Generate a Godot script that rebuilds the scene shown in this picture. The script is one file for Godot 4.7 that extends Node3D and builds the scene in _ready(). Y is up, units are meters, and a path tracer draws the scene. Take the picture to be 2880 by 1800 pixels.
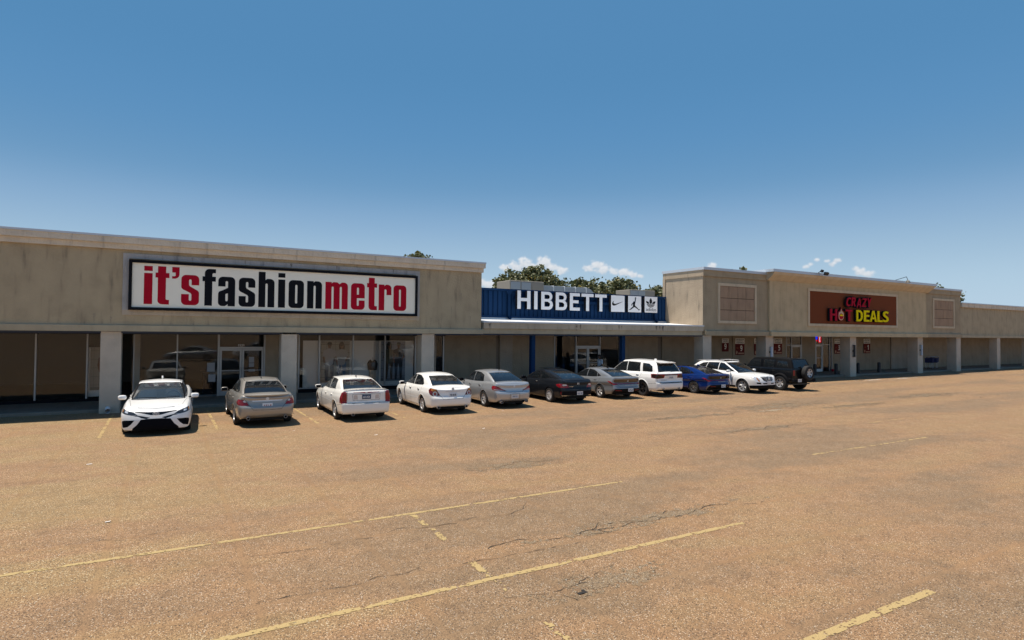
extends Node3D

var rng := RandomNumberGenerator.new()
var names := {}
var M := {}

# ---------------------------------------------------------------- mesh helper
class MB:
	var v := PackedVector3Array()
	var n := PackedVector3Array()
	var c := PackedColorArray()
	var uv := PackedVector2Array()
	func tri(a: Vector3, b: Vector3, d: Vector3, na: Vector3, nb: Vector3, nd: Vector3) -> void:
		v.append(a)
		n.append(na)
		if (b - a).cross(d - a).dot(na + nb + nd) > 0.0:
			v.append(d); v.append(b)
			n.append(nd); n.append(nb)
		else:
			v.append(b); v.append(d)
			n.append(nb); n.append(nd)
	func quad(a: Vector3, b: Vector3, d: Vector3, e: Vector3, out: Vector3) -> void:
		var k := (b - a).cross(e - a)
		if k.length_squared() < 1e-12:
			k = (d - b).cross(e - b)
		k = k.normalized()
		if k.dot(out) < 0.0:
			k = -k
		tri(a, b, d, k, k, k)
		tri(a, d, e, k, k, k)
	func quadn(a: Vector3, b: Vector3, d: Vector3, e: Vector3, na: Vector3, nb: Vector3, nd: Vector3, ne: Vector3) -> void:
		tri(a, b, d, na, nb, nd)
		tri(a, d, e, na, nd, ne)
	func box(a: Vector3, b: Vector3) -> void:
		obox((a + b) * 0.5, (b - a).abs(), Basis())
	func obox(o: Vector3, s: Vector3, q: Basis) -> void:
		var x := q.x * s.x * 0.5
		var y := q.y * s.y * 0.5
		var z := q.z * s.z * 0.5
		quad(o + x - y - z, o + x + y - z, o + x + y + z, o + x - y + z, x)
		quad(o - x - y - z, o - x + y - z, o - x + y + z, o - x - y + z, -x)
		quad(o + y - x - z, o + y + x - z, o + y + x + z, o + y - x + z, y)
		quad(o - y - x - z, o - y + x - z, o - y + x + z, o - y - x + z, -y)
		quad(o + z - x - y, o + z + x - y, o + z + x + y, o + z - x + y, z)
		quad(o - z - x - y, o - z + x - y, o - z + x + y, o - z - x + y, -z)
	# bevelled box
	func bbox(a: Vector3, b: Vector3, r: float) -> void:
		var o := (a + b) * 0.5
		var h := (b - a).abs() * 0.5
		for ax in 3:
			for sg in [-1.0, 1.0]:
				var e0 := Vector3(); e0[ax] = sg
				var e1 := Vector3(); e1[(ax + 1) % 3] = 1.0
				var e2 := Vector3(); e2[(ax + 2) % 3] = 1.0
				var p := e0 * h[ax]
				var q1 := e1 * (h[(ax + 1) % 3] - r)
				var q2 := e2 * (h[(ax + 2) % 3] - r)
				quad(o + p - q1 - q2, o + p + q1 - q2, o + p + q1 + q2, o + p - q1 + q2, e0)
				for s2 in [-1.0, 1.0]:
					# edge between +-ax face and +-(ax+1) face
					var f0: Vector3 = e0 * h[ax] + e1 * s2 * (h[(ax + 1) % 3] - r)
					var f1: Vector3 = e0 * (h[ax] - r) + e1 * s2 * h[(ax + 1) % 3]
					quad(o + f0 - q2, o + f0 + q2, o + f1 + q2, o + f1 - q2, e0 + e1 * s2)
	func tube(p0: Vector3, p1: Vector3, r0: float, r1: float, seg := 10, caps := true) -> void:
		var d := (p1 - p0).normalized()
		var s := d.cross(Vector3.UP if absf(d.y) < 0.9 else Vector3.RIGHT).normalized()
		var t := d.cross(s)
		for i in seg:
			var a0 := TAU * i / seg
			var a1 := TAU * (i + 1) / seg
			var k0 := s * cos(a0) + t * sin(a0)
			var k1 := s * cos(a1) + t * sin(a1)
			quadn(p0 + k0 * r0, p0 + k1 * r0, p1 + k1 * r1, p1 + k0 * r1, k0, k1, k1, k0)
			if caps:
				tri(p0, p0 + k0 * r0, p0 + k1 * r0, -d, -d, -d)
				tri(p1, p1 + k0 * r1, p1 + k1 * r1, d, d, d)
	# profile of (radius, height along axis) swept round an axis
	func lathe(o: Vector3, ax: Vector3, prof: Array, seg := 32) -> void:
		var s := ax.cross(Vector3.UP if absf(ax.y) < 0.9 else Vector3.RIGHT).normalized()
		var t := ax.cross(s)
		for j in prof.size() - 1:
			var p: Vector2 = prof[j]
			var q: Vector2 = prof[j + 1]
			var e := q - p
			if e.length() < 1e-6:
				continue
			var nn := Vector2(e.y, -e.x).normalized()
			for i in seg:
				var a0 := TAU * i / seg
				var a1 := TAU * (i + 1) / seg
				var k0 := s * cos(a0) + t * sin(a0)
				var k1 := s * cos(a1) + t * sin(a1)
				var n0 := k0 * nn.x + ax * nn.y
				var n1 := k1 * nn.x + ax * nn.y
				quadn(o + k0 * p.x + ax * p.y, o + k1 * p.x + ax * p.y, o + k1 * q.x + ax * q.y, o + k0 * q.x + ax * q.y, n0, n1, n1, n0)
	# polygon (local xy) extruded from z0 to z1
	func prism(poly: PackedVector2Array, z0: float, z1: float, xf := Transform3D(), face := true, side := true) -> void:
		if face:
			var t := Geometry2D.triangulate_polygon(poly)
			for zz in [z0, z1]:
				var nn := xf.basis * Vector3(0, 0, 1 if zz == maxf(z0, z1) else -1)
				nn = nn.normalized()
				for i in range(0, t.size(), 3):
					var a := poly[t[i]]
					var b := poly[t[i + 1]]
					var d := poly[t[i + 2]]
					tri(xf * Vector3(a.x, a.y, zz), xf * Vector3(b.x, b.y, zz), xf * Vector3(d.x, d.y, zz), nn, nn, nn)
		if side:
			var cw := Geometry2D.is_polygon_clockwise(poly)
			for i in poly.size():
				var a := poly[i]
				var b := poly[(i + 1) % poly.size()]
				var e := b - a
				if e.length() < 1e-5:
					continue
				var o2 := Vector2(e.y, -e.x) if not cw else Vector2(-e.y, e.x)
				var out := xf.basis * Vector3(o2.x, o2.y, 0)
				quad(xf * Vector3(a.x, a.y, z0), xf * Vector3(b.x, b.y, z0), xf * Vector3(b.x, b.y, z1), xf * Vector3(a.x, a.y, z1), out)
	# superellipsoid blob
	func blob(o: Vector3, r: Vector3, pw := 0.7, q := Basis(), nu := 14, nv := 8) -> void:
		var g := []
		var gn := []
		for j in nv + 1:
			var la := PI * (float(j) / nv - 0.5)
			var row := []
			var rn := []
			for i in nu + 1:
				var lo := TAU * i / nu
				var d := Vector3(cos(la) * cos(lo), sin(la), cos(la) * sin(lo))
				var w := Vector3(signf(d.x) * pow(absf(d.x), pw), signf(d.y) * pow(absf(d.y), pw), signf(d.z) * pow(absf(d.z), pw))
				row.append(o + q * (w * r))
				var nn := Vector3(signf(d.x) * pow(absf(d.x), 2.0 - pw) / r.x, signf(d.y) * pow(absf(d.y), 2.0 - pw) / r.y, signf(d.z) * pow(absf(d.z), 2.0 - pw) / r.z)
				rn.append((q * nn).normalized())
			g.append(row)
			gn.append(rn)
		for j in nv:
			for i in nu:
				quadn(g[j][i], g[j][i + 1], g[j + 1][i + 1], g[j + 1][i], gn[j][i], gn[j][i + 1], gn[j + 1][i + 1], gn[j + 1][i])
	func mesh(mat: Material, am: ArrayMesh = null) -> ArrayMesh:
		if am == null:
			am = ArrayMesh.new()
		if v.size() == 0:
			return am
		var a := []
		a.resize(Mesh.ARRAY_MAX)
		a[Mesh.ARRAY_VERTEX] = v
		a[Mesh.ARRAY_NORMAL] = n
		if c.size() == v.size():
			a[Mesh.ARRAY_COLOR] = c
		if uv.size() == v.size():
			a[Mesh.ARRAY_TEX_UV] = uv
		am.add_surface_from_arrays(Mesh.PRIMITIVE_TRIANGLES, a)
		am.surface_set_material(am.get_surface_count() - 1, mat)
		return am

# ---------------------------------------------------------------- naming helpers
func fresh(called: String) -> String:
	if not names.has(called):
		names[called] = 0
		return called
	names[called] += 1
	return "%s_%03d" % [called, names[called]]

func part(called: String, mb: MB, mat: Material, parent: Node) -> MeshInstance3D:
	var o := MeshInstance3D.new()
	o.mesh = mb.mesh(mat)
	return attach(called, o, parent)

func attach(called: String, o: Node3D, parent: Node) -> Node3D:
	if parent == self:
		o.name = fresh(called)
	else:
		var nm := called
		var k := 1
		while parent.has_node(nm):
			nm = "%s_%03d" % [called, k]
			k += 1
		o.name = nm
	parent.add_child(o, true)
	return o

func tag(o: Node, label: String, category := "", group := "", kind := "") -> Node:
	if label != "":
		o.set_meta("label", label)
	if category != "":
		o.set_meta("category", category)
	if group != "":
		o.set_meta("group", group)
	if kind != "":
		o.set_meta("kind", kind)
	return o

func thing(called: String, label: String, category: String, group := "", at := Vector3()) -> Node3D:
	var o := Node3D.new()
	attach(called, o, self)
	o.position = at
	tag(o, label, category, group)
	return o

func boxpart(called: String, a: Vector3, b: Vector3, mat: Material, parent: Node) -> MeshInstance3D:
	var m := MB.new()
	m.box(a, b)
	return part(called, m, mat, parent)

# ---------------------------------------------------------------- materials
func lin(r: float, g: float, b: float, a := 1.0) -> Color:
	var c := Color(r, g, b, a).linear_to_srgb()
	c.a = a
	return c

func mat(c: Color, rough := 0.8, metal := 0.0) -> StandardMaterial3D:
	var m := StandardMaterial3D.new()
	m.albedo_color = c
	m.roughness = rough
	m.metallic = metal
	return m

func noise_tex(sz: int, freq: float, ramp: Array, seed_ := 1, octaves := 4, type := FastNoiseLite.TYPE_SIMPLEX_SMOOTH, ret := -1, seamless := true) -> NoiseTexture2D:
	var f := FastNoiseLite.new()
	f.seed = seed_
	f.noise_type = type
	f.frequency = freq
	f.fractal_octaves = octaves
	if octaves == 0:
		f.fractal_type = FastNoiseLite.FRACTAL_NONE
	if ret >= 0:
		f.cellular_return_type = ret
	var t := NoiseTexture2D.new()
	t.width = sz
	t.height = sz
	t.seamless = seamless
	t.noise = f
	if ramp.size():
		var g := Gradient.new()
		var offs := PackedFloat32Array()
		var cols := PackedColorArray()
		for r in ramp:
			offs.append(r[0])
			cols.append(r[1])
		g.offsets = offs
		g.colors = cols
		t.color_ramp = g
	return t

func grey(v: float) -> Color:
	return Color(v, v, v)

func stucco(c: Color, stain := 0.75, seed_ := 1) -> StandardMaterial3D:
	var m := mat(c, 0.9)
	m.uv1_triplanar = true
	m.uv1_world_triplanar = true
	m.uv1_scale = Vector3(0.23, 0.23, 0.23)
	m.albedo_texture = M.t_blotch
	m.heightmap_enabled = true
	m.heightmap_texture = M.t_grain
	m.heightmap_scale = 0.6
	m.heightmap_enabled = false
	m.normal_enabled = true
	m.normal_texture = M.t_grain_n
	m.normal_scale = 0.35
	m.detail_enabled = true
	m.detail_blend_mode = BaseMaterial3D.BLEND_MODE_MUL
	m.detail_uv_layer = BaseMaterial3D.DETAIL_UV_2
	m.detail_albedo = M.t_streak if stain > 0.5 else M.t_streak_soft
	m.uv2_triplanar = true
	m.uv2_world_triplanar = true
	m.uv2_scale = Vector3(0.31 + 0.01 * seed_, 0.045, 0.31)
	return m

func paint(c: Color, metal := 0.0, rough := 0.35) -> StandardMaterial3D:
	var m := mat(c, rough, metal)
	m.clearcoat_enabled = true
	m.clearcoat = 1.0
	m.clearcoat_roughness = 0.03
	m.metallic_specular = 0.12
	return m

func dark_paint(c: Color) -> StandardMaterial3D:
	var m := paint(c)
	m.clearcoat = 0.55
	return m

func flat(c: Color) -> StandardMaterial3D:
	var m := mat(c, 0.7)
	m.metallic_specular = 0.15
	return m

func glass(c: Color, alpha: float) -> StandardMaterial3D:
	c.a = alpha
	var m := mat(c, 0.02)
	m.transparency = BaseMaterial3D.TRANSPARENCY_ALPHA
	return m

func make_materials() -> void:
	M.t_blotch = noise_tex(512, 0.008, [[0.0, grey(0.90)], [0.5, grey(0.97)], [1.0, grey(1.0)]], 3, 5)
	M.t_streak = noise_tex(512, 0.02, [[0.0, Color(0.78, 0.79, 0.80)], [0.2, Color(0.94, 0.94, 0.945)], [0.36, Color(0.985, 0.985, 0.985)], [1.0, Color(1, 1, 1)]], 7, 5)
	M.t_streak_soft = noise_tex(256, 0.02, [[0.0, grey(0.9)], [0.4, grey(0.98)], [1.0, grey(1.0)]], 9, 4)
	var gf := FastNoiseLite.new()
	gf.seed = 4
	gf.frequency = 0.09
	var gn := NoiseTexture2D.new()
	gn.width = 512; gn.height = 512; gn.seamless = true
	gn.as_normal_map = true
	gn.bump_strength = 3.0
	gn.noise = gf
	M.t_grain_n = gn
	M.t_grain = M.t_blotch
	M.wall = stucco(lin(0.465, 0.38, 0.25))
	M.wall_trim = stucco(lin(0.72, 0.64, 0.52), 0.8, 2)
	M.lip = stucco(lin(0.46, 0.39, 0.27), 0.3, 3)
	M.column = stucco(lin(0.55, 0.475, 0.385), 0.3, 4)
	M.surround = stucco(lin(0.46, 0.45, 0.44), 0.8, 5)
	M.surround_tan = stucco(lin(0.52, 0.44, 0.34), 0.8, 6)
	M.bay = stucco(lin(0.42, 0.335, 0.22), 0.3, 7)
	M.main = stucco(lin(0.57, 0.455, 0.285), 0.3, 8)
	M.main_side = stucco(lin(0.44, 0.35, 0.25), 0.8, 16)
	M.stain = mat(lin(0.16, 0.14, 0.12), 0.95)
	M.stain_pale = mat(lin(0.30, 0.255, 0.185), 0.95)
	M.main_trim = stucco(lin(0.66, 0.54, 0.38), 0.3, 9)
	M.back_wall = stucco(lin(0.40, 0.32, 0.23), 0.3, 10)
	M.pilaster = stucco(lin(0.42, 0.36, 0.29), 0.3, 11)
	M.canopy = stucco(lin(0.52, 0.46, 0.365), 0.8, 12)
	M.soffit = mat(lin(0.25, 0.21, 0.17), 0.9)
	M.flash = mat(lin(0.55, 0.60, 0.66), 0.45, 0.3)
	M.flash_white = mat(lin(0.75, 0.77, 0.80), 0.5)
	M.navy = mat(lin(0.012, 0.02, 0.045), 0.5)
	M.blue = flat(lin(0.014, 0.048, 0.125))
	M.blue_trim = flat(lin(0.010, 0.035, 0.095))
	M.blue_post = flat(lin(0.010, 0.036, 0.10))
	M.alu = mat(lin(0.42, 0.42, 0.42), 0.4, 0.5)
	M.alu_dark = mat(lin(0.12, 0.12, 0.125), 0.4, 0.3)
	M.pane = glass(lin(0.01, 0.012, 0.012), 0.08)
	M.pane.metallic_specular = 0.4
	M.pane_dark = glass(lin(0.008, 0.008, 0.008), 0.5)
	M.dark = mat(lin(0.012, 0.012, 0.013), 0.7)
	M.black = flat(lin(0.011, 0.012, 0.016))
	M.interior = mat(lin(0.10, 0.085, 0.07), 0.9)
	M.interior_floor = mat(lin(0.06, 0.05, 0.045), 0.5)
	M.display = mat(lin(0.84, 0.79, 0.72), 0.8)
	M.roofing = mat(lin(0.4, 0.4, 0.4), 0.9)
	M.board = stucco(lin(0.40, 0.27, 0.175), 0.8, 13)
	M.board_sign = flat(lin(0.185, 0.055, 0.024))
	M.white = mat(lin(0.80, 0.80, 0.80), 0.5)
	M.letter_white = mat(lin(0.82, 0.83, 0.85), 0.45)
	M.face = mat(lin(0.90, 0.86, 0.74), 0.4)
	M.red = flat(lin(0.42, 0.012, 0.035))
	M.letter_red = flat(lin(0.42, 0.008, 0.025))
	M.yellow = flat(lin(0.86, 0.70, 0.005))
	M.galv = mat(lin(0.27, 0.30, 0.33), 0.5, 0.3)
	M.unit = mat(lin(0.22, 0.20, 0.17), 0.8)
	M.concrete = stucco(lin(0.22, 0.19, 0.155), 0.8, 14)
	M.tyre = mat(lin(0.014, 0.014, 0.015), 0.85)
	M.liner = mat(lin(0.006, 0.006, 0.007), 0.9)
	M.rim = mat(lin(0.46, 0.465, 0.48), 0.38, 0.45)
	M.badge = mat(lin(0.62, 0.64, 0.67), 0.3, 0.35)
	M.rim_dark = mat(lin(0.02, 0.02, 0.022), 0.35, 0.4)
	M.rim_grey = mat(lin(0.16, 0.16, 0.165), 0.35, 0.6)
	M.chrome = mat(lin(0.72, 0.73, 0.75), 0.12, 1.0)
	M.trim = flat(lin(0.010, 0.010, 0.012))
	M.trim_gloss = paint(lin(0.008, 0.008, 0.01))
	M.tail = paint(lin(0.24, 0.005, 0.012), 0.0, 0.25)
	M.tail_dark = paint(lin(0.12, 0.006, 0.012), 0.0, 0.25)
	M.tail_clear = paint(lin(0.55, 0.50, 0.48), 0.2, 0.2)
	M.head = paint(lin(0.20, 0.21, 0.23), 0.5, 0.2)
	M.head_dark = paint(lin(0.05, 0.055, 0.065), 0.3, 0.2)
	M.lens = paint(lin(0.80, 0.82, 0.85), 0.3, 0.15)
	M.amber = paint(lin(0.45, 0.16, 0.02), 0.0, 0.2)
	M.seam = mat(lin(0.02, 0.02, 0.02), 0.8)
	M.seat = mat(lin(0.10, 0.095, 0.09), 0.9)
	M.seat_light = mat(lin(0.30, 0.28, 0.25), 0.9)
	M.plate = mat(lin(0.70, 0.70, 0.70), 0.5)
	M.plate_blue = mat(lin(0.02, 0.05, 0.12), 0.5)
	M.ink = mat(lin(0.02, 0.02, 0.03), 0.6)

func tab(pts: Array) -> PackedFloat32Array:
	# monotone cubic through (x, y) points, sampled 200 times; first two entries hold the range
	var m := pts.size()
	var out := PackedFloat32Array()
	var x0: float = pts[0][0]
	var x1: float = pts[m - 1][0]
	out.append(x0)
	out.append(x1)
	var d := []
	for i in m - 1:
		d.append((pts[i + 1][1] - pts[i][1]) / (pts[i + 1][0] - pts[i][0]))
	var t := []
	for i in m:
		if i == 0:
			t.append(d[0])
		elif i == m - 1:
			t.append(d[m - 2])
		elif d[i - 1] * d[i] <= 0.0:
			t.append(0.0)
		else:
			t.append(2.0 * d[i - 1] * d[i] / (d[i - 1] + d[i]))
	var k := 0
	for i in 201:
		var x := lerpf(x0, x1, i / 200.0)
		while k < m - 2 and x > pts[k + 1][0]:
			k += 1
		var h: float = pts[k + 1][0] - pts[k][0]
		var s: float = clampf((x - pts[k][0]) / h, 0.0, 1.0)
		var s2 := s * s
		var s3 := s2 * s
		out.append((2 * s3 - 3 * s2 + 1) * pts[k][1] + (s3 - 2 * s2 + s) * h * t[k] + (-2 * s3 + 3 * s2) * pts[k + 1][1] + (s3 - s2) * h * t[k + 1])
	return out

func tv(t: PackedFloat32Array, x: float) -> float:
	var f := clampf((x - t[0]) / (t[1] - t[0]), 0.0, 1.0) * 200.0
	var i := mini(int(f), 199)
	return lerpf(t[2 + i], t[3 + i], f - i)

func pv(a: Array) -> PackedVector2Array:
	var p := PackedVector2Array()
	for i in range(0, a.size(), 2):
		p.append(Vector2(a[i], a[i + 1]))
	return p

func arc(cx: float, cy: float, rx: float, ry: float, a0: float, a1: float, k := 6) -> Array:
	var out := []
	for i in k + 1:
		var a := deg_to_rad(lerpf(a0, a1, float(i) / k))
		out.append(cx + rx * cos(a))
		out.append(cy + ry * sin(a))
	return out

func text_fit(called: String, s: String, parent: Node, at: Vector3, w: float, h: float, depth: float, m: Material, q := Basis(), bold := true) -> MeshInstance3D:
	var t := TextMesh.new()
	var f := SystemFont.new()
	f.font_names = PackedStringArray(["Droid Sans"])
	f.font_weight = 700 if bold else 400
	t.font = f
	t.font_size = 48
	t.pixel_size = 0.01
	t.depth = 0.1
	t.curve_step = 2.0
	t.text = s
	t.material = m
	var b := t.get_aabb()
	var o := MeshInstance3D.new()
	o.mesh = t
	var sc := Vector3(w / maxf(b.size.x, 0.001), h / maxf(b.size.y, 0.001), depth / 0.1)
	var c := b.get_center()
	o.transform = Transform3D(q * Basis.from_scale(sc), at - q * (Vector3(c.x, c.y, 0) * sc))
	attach(called, o, parent)
	return o

# ---------------------------------------------------------------- sky, sun, camera
const SUN_TO := Vector3(-0.25, 1.0, -0.18)
const EXPOSURE := 1.45
const PUFFS := [[29.26, 6.09, 0.48], [30.12, 6.34, 0.58], [30.98, 6.62, 0.58], [31.84, 6.21, 0.55], [32.86, 6.66, 0.62], [33.72, 6.25, 0.55], [34.58, 5.92, 0.38], [37.3, 6.15, 0.45], [37.97, 6.41, 0.51], [38.64, 6.07, 0.48], [39.48, 5.83, 0.45], [40.38, 5.79, 0.45], [41.31, 5.55, 0.34], [41.97, 5.41, 0.21], [26.7, 4.7, 0.51], [27.56, 4.57, 0.45], [28.25, 4.44, 0.31], [56.17, 5.92, 0.2], [56.53, 6.11, 0.2], [56.97, 6.43, 0.14], [57.89, 6.3, 0.17], [58.15, 6.07, 0.23], [58.47, 6.33, 0.2], [59.86, 5.55, 0.27], [60.24, 5.35, 0.34], [60.75, 5.13, 0.31], [48.41, 6.14, 0.31]]

func sky_panorama() -> ImageTexture:
	var w := 4096
	var h := 2048
	var im := Image.create_empty(w, h, false, Image.FORMAT_RGBF)
	var tr := tab([[0, 0.5], [4, 0.44], [7, 0.35], [10.3, 0.246], [14, 0.148], [18.6, 0.108], [24, 0.092], [30, 0.089], [45, 0.066], [65, 0.052], [90, 0.045]])
	var tg := tab([[0, 0.64], [4, 0.6], [7, 0.515], [10.3, 0.413], [14, 0.32], [18.6, 0.279], [24, 0.256], [30, 0.249], [45, 0.205], [65, 0.18], [90, 0.165]])
	var tb := tab([[0, 0.765], [4, 0.74], [7, 0.68], [10.3, 0.617], [14, 0.54], [18.6, 0.512], [24, 0.482], [30, 0.474], [45, 0.425], [65, 0.39], [90, 0.37]])
	for y in h:
		var el := 90.0 - (y + 0.5) / h * 180.0
		var c := Color(0.22, 0.16, 0.11)
		if el >= 0.0:
			c = Color(tv(tr, el), tv(tg, el), tv(tb, el)) * (1.0 / EXPOSURE)
		im.fill_rect(Rect2i(0, y, w, 1), c)
	var f := FastNoiseLite.new()
	f.seed = 21
	f.frequency = 0.9
	f.fractal_octaves = 5
	# cumulus puffs, low over the horizon, repeated at other bearings so that the whole ring of sky carries them
	for ring in 5:
		var turn: float = [0.0, 78.0, 141.0, 203.0, 268.0][ring]
		for y in range(int((90.0 - 8.2) / 180.0 * h), int((90.0 - 3.4) / 180.0 * h)):
			var el := 90.0 - (y + 0.5) / h * 180.0
			for x in range(int(25.0 / 360.0 * w), int(62.5 / 360.0 * w)):
				var az := (x + 0.5) / w * 360.0
				var nz := f.get_noise_3d(az * 1.0, el * 1.4, ring * 37.0)
				var nz2 := f.get_noise_3d(az * 3.0 + 50.0, el * 4.0, ring * 37.0)
				var best := -1.0
				var low := 0.0
				for p in PUFFS:
					var dx: float = (az - p[0]) / (p[2] * 1.5)
					if absf(dx) > 1.5:
						continue
					var dy: float = (el - p[1]) / p[2]
					if dy < 0.0:
						dy *= 1.25
					var k := 1.0 - sqrt(dx * dx + dy * dy)
					if k > best:
						best = k
						low = dy
				best += nz * 0.75 + nz2 * 0.35
				var a := smoothstep(-0.10, 0.46, best) * 0.90
				if a > 0.003:
					var shade := clampf(0.5 + low * 0.45 + nz2 * 0.5, 0.0, 1.0)
					var xx := posmod(x + int(turn / 360.0 * w), w)
					var c := im.get_pixel(xx, y)
					im.set_pixel(xx, y, c.lerp((Color(0.60, 0.65, 0.71).lerp(Color(0.84, 0.85, 0.87), shade)) * (1.0 / EXPOSURE), a))
	return ImageTexture.create_from_image(im)

func setup() -> void:
	var cam := Camera3D.new()
	cam.name = "camera"
	cam.fov = 56.629
	cam.near = 0.1
	cam.far = 2000.0
	cam.transform = Transform3D(Basis(Vector3(0.867427, 0.009321, 0.497478), Vector3(-0.018533, 0.999736, 0.013583), Vector3(-0.49722, -0.021002, 0.86737)), Vector3(0, 2.8, 0))
	add_child(cam)
	cam.current = true
	var env := Environment.new()
	env.background_mode = Environment.BG_SKY
	var sky := Sky.new()
	var sm := PanoramaSkyMaterial.new()
	sm.panorama = sky_panorama()
	sky.sky_material = sm
	env.sky = sky
	env.tonemap_mode = Environment.TONE_MAPPER_LINEAR
	env.tonemap_exposure = EXPOSURE
	env.sdfgi_enabled = true
	env.ssao_enabled = true
	env.ssil_enabled = true
	var we := WorldEnvironment.new()
	we.name = "world_environment"
	we.environment = env
	add_child(we)
	var sun := DirectionalLight3D.new()
	sun.name = "sun"
	sun.light_energy = 1.4
	sun.light_color = Color(1.0, 0.955, 0.89)
	sun.light_angular_distance = 0.5
	sun.shadow_enabled = true
	add_child(sun)
	sun.look_at_from_position(SUN_TO * 50.0, Vector3.ZERO, Vector3.FORWARD)

# ---------------------------------------------------------------- ground
func ground_tint(x: float, z: float, f: FastNoiseLite, g: FastNoiseLite) -> Color:
	# dust, worn lanes and grey binder, streaked along the driving direction
	var a := f.get_noise_2d(x * 0.55, z * 2.1) * 0.5 + 0.5
	var b := g.get_noise_2d(x * 1.6, z * 3.4) * 0.5 + 0.5
	var k := smoothstep(0.34, 0.62, a * 0.72 + b * 0.28)
	var dust := Color(1.16, 0.985, 0.85)
	var bare := Color(0.75, 0.755, 0.76)
	# more dust has settled at the far left end of the lot
	var c := bare.lerp(dust, clampf(0.22 + 0.7 * k + clampf((1.5 - x) * 0.06, -0.12, 0.3), 0.0, 1.2))
	var fine := g.get_noise_2d(x * 7.0, z * 9.0)
	return c * (1.0 + 0.07 * fine)

func ground() -> void:
	var base := mat(lin(0.675, 0.655, 0.605), 0.92)
	var cols := [[0.0, lin(0.07, 0.055, 0.042)], [0.12, lin(0.17, 0.115, 0.073)], [0.3, lin(0.365, 0.243, 0.142)], [0.5, lin(0.475, 0.320, 0.188)], [0.7, lin(0.36, 0.235, 0.132)], [0.85, lin(0.54, 0.378, 0.228)], [0.955, lin(0.64, 0.48, 0.325)], [0.98, lin(0.85, 0.77, 0.66)], [1.0, lin(0.95, 0.92, 0.88)]]
	var t := noise_tex(2048, 0.085, cols, 11, 0, FastNoiseLite.TYPE_CELLULAR, FastNoiseLite.RETURN_CELL_VALUE)
	base.albedo_texture = t
	base.uv1_triplanar = true
	base.uv1_world_triplanar = true
	base.uv1_scale = Vector3.ONE * 0.68
	var gf := FastNoiseLite.new()
	gf.noise_type = FastNoiseLite.TYPE_CELLULAR
	gf.frequency = 0.085
	gf.seed = 11
	gf.fractal_type = FastNoiseLite.FRACTAL_NONE
	gf.cellular_return_type = FastNoiseLite.RETURN_DISTANCE
	var gn := NoiseTexture2D.new()
	gn.width = 2048; gn.height = 2048; gn.seamless = true
	gn.as_normal_map = true
	gn.bump_strength = 3.0
	gn.noise = gf
	base.normal_enabled = true
	base.normal_texture = gn
	base.normal_scale = 0.5
	base.detail_enabled = true
	base.detail_blend_mode = BaseMaterial3D.BLEND_MODE_MUL
	base.detail_uv_layer = BaseMaterial3D.DETAIL_UV_2
	var dt := noise_tex(2048, 0.006, [[0.0, lin(0.68, 0.69, 0.71)], [0.3, lin(0.87, 0.87, 0.87)], [0.55, lin(0.95, 0.945, 0.94)], [0.8, lin(1, 1, 1)]], 31, 7)
	dt.noise.fractal_gain = 0.85
	base.detail_albedo = dt
	base.uv2_triplanar = true
	base.uv2_world_triplanar = true
	base.uv2_scale = Vector3(0.055, 0.055, 0.085)
	base.vertex_color_use_as_albedo = true
	M.asphalt = base
	var f := FastNoiseLite.new()
	f.seed = 5
	f.frequency = 0.16
	f.fractal_octaves = 5
	var g := FastNoiseLite.new()
	g.seed = 8
	g.frequency = 0.5
	g.fractal_octaves = 4
	var m := MB.new()
	var xs := []
	var zs := []
	var x := -14.0
	while x < 72.0:
		xs.append(x)
		x += 0.3 if x < 30.0 else 0.6
	xs.append(72.0)
	var z := -24.6
	while z < -1.0:
		zs.append(z)
		z += 0.2
	zs.append(-1.0)
	var grid := []
	for zz in zs:
		var row := PackedColorArray()
		for xx in xs:
			row.append(ground_tint(xx, zz, f, g))
		grid.append(row)
	for j in zs.size() - 1:
		for i in xs.size() - 1:
			var a := Vector3(xs[i], 0, zs[j])
			var b := Vector3(xs[i + 1], 0, zs[j])
			var d := Vector3(xs[i + 1], 0, zs[j + 1])
			var e := Vector3(xs[i], 0, zs[j + 1])
			for q in [[a, b, d], [a, d, e]]:
				for w in q:
					m.v.append(w)
					m.n.append(Vector3.UP)
			var ca: Color = grid[j][i]
			var cb: Color = grid[j][i + 1]
			var cd: Color = grid[j + 1][i + 1]
			var ce: Color = grid[j + 1][i]
			for w in [ca, cb, cd, ca, cd, ce]:
				m.c.append(w)
	# the rest of the lot and the land out to the horizon, butted round the near sheet
	var far := 900.0
	for r in [[-far, -far, far, -24.6], [-far, -1.0, far, far], [-far, -24.6, -14.0, -1.0], [72.0, -24.6, far, -1.0]]:
		m.quad(Vector3(r[0], 0, r[1]), Vector3(r[2], 0, r[1]), Vector3(r[2], 0, r[3]), Vector3(r[0], 0, r[3]), Vector3.UP)
		for w in 6:
			m.c.append(Color(0.95, 0.93, 0.9))
	tag(part("parking_lot", m, base, self), "", "", "", "structure")
	# walkway
	var k := MB.new()
	k.box(Vector3(-24, -0.2, -27.4), Vector3(96, 0.10, -24.25))
	tag(part("walkway", k, M.concrete, self), "", "", "", "structure")
	var kb := MB.new()
	kb.bbox(Vector3(-24, -0.2, -24.247), Vector3(96, 0.105, -24.08), 0.02)
	tag(part("kerb", kb, M.concrete, self), "", "", "", "structure")

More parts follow.
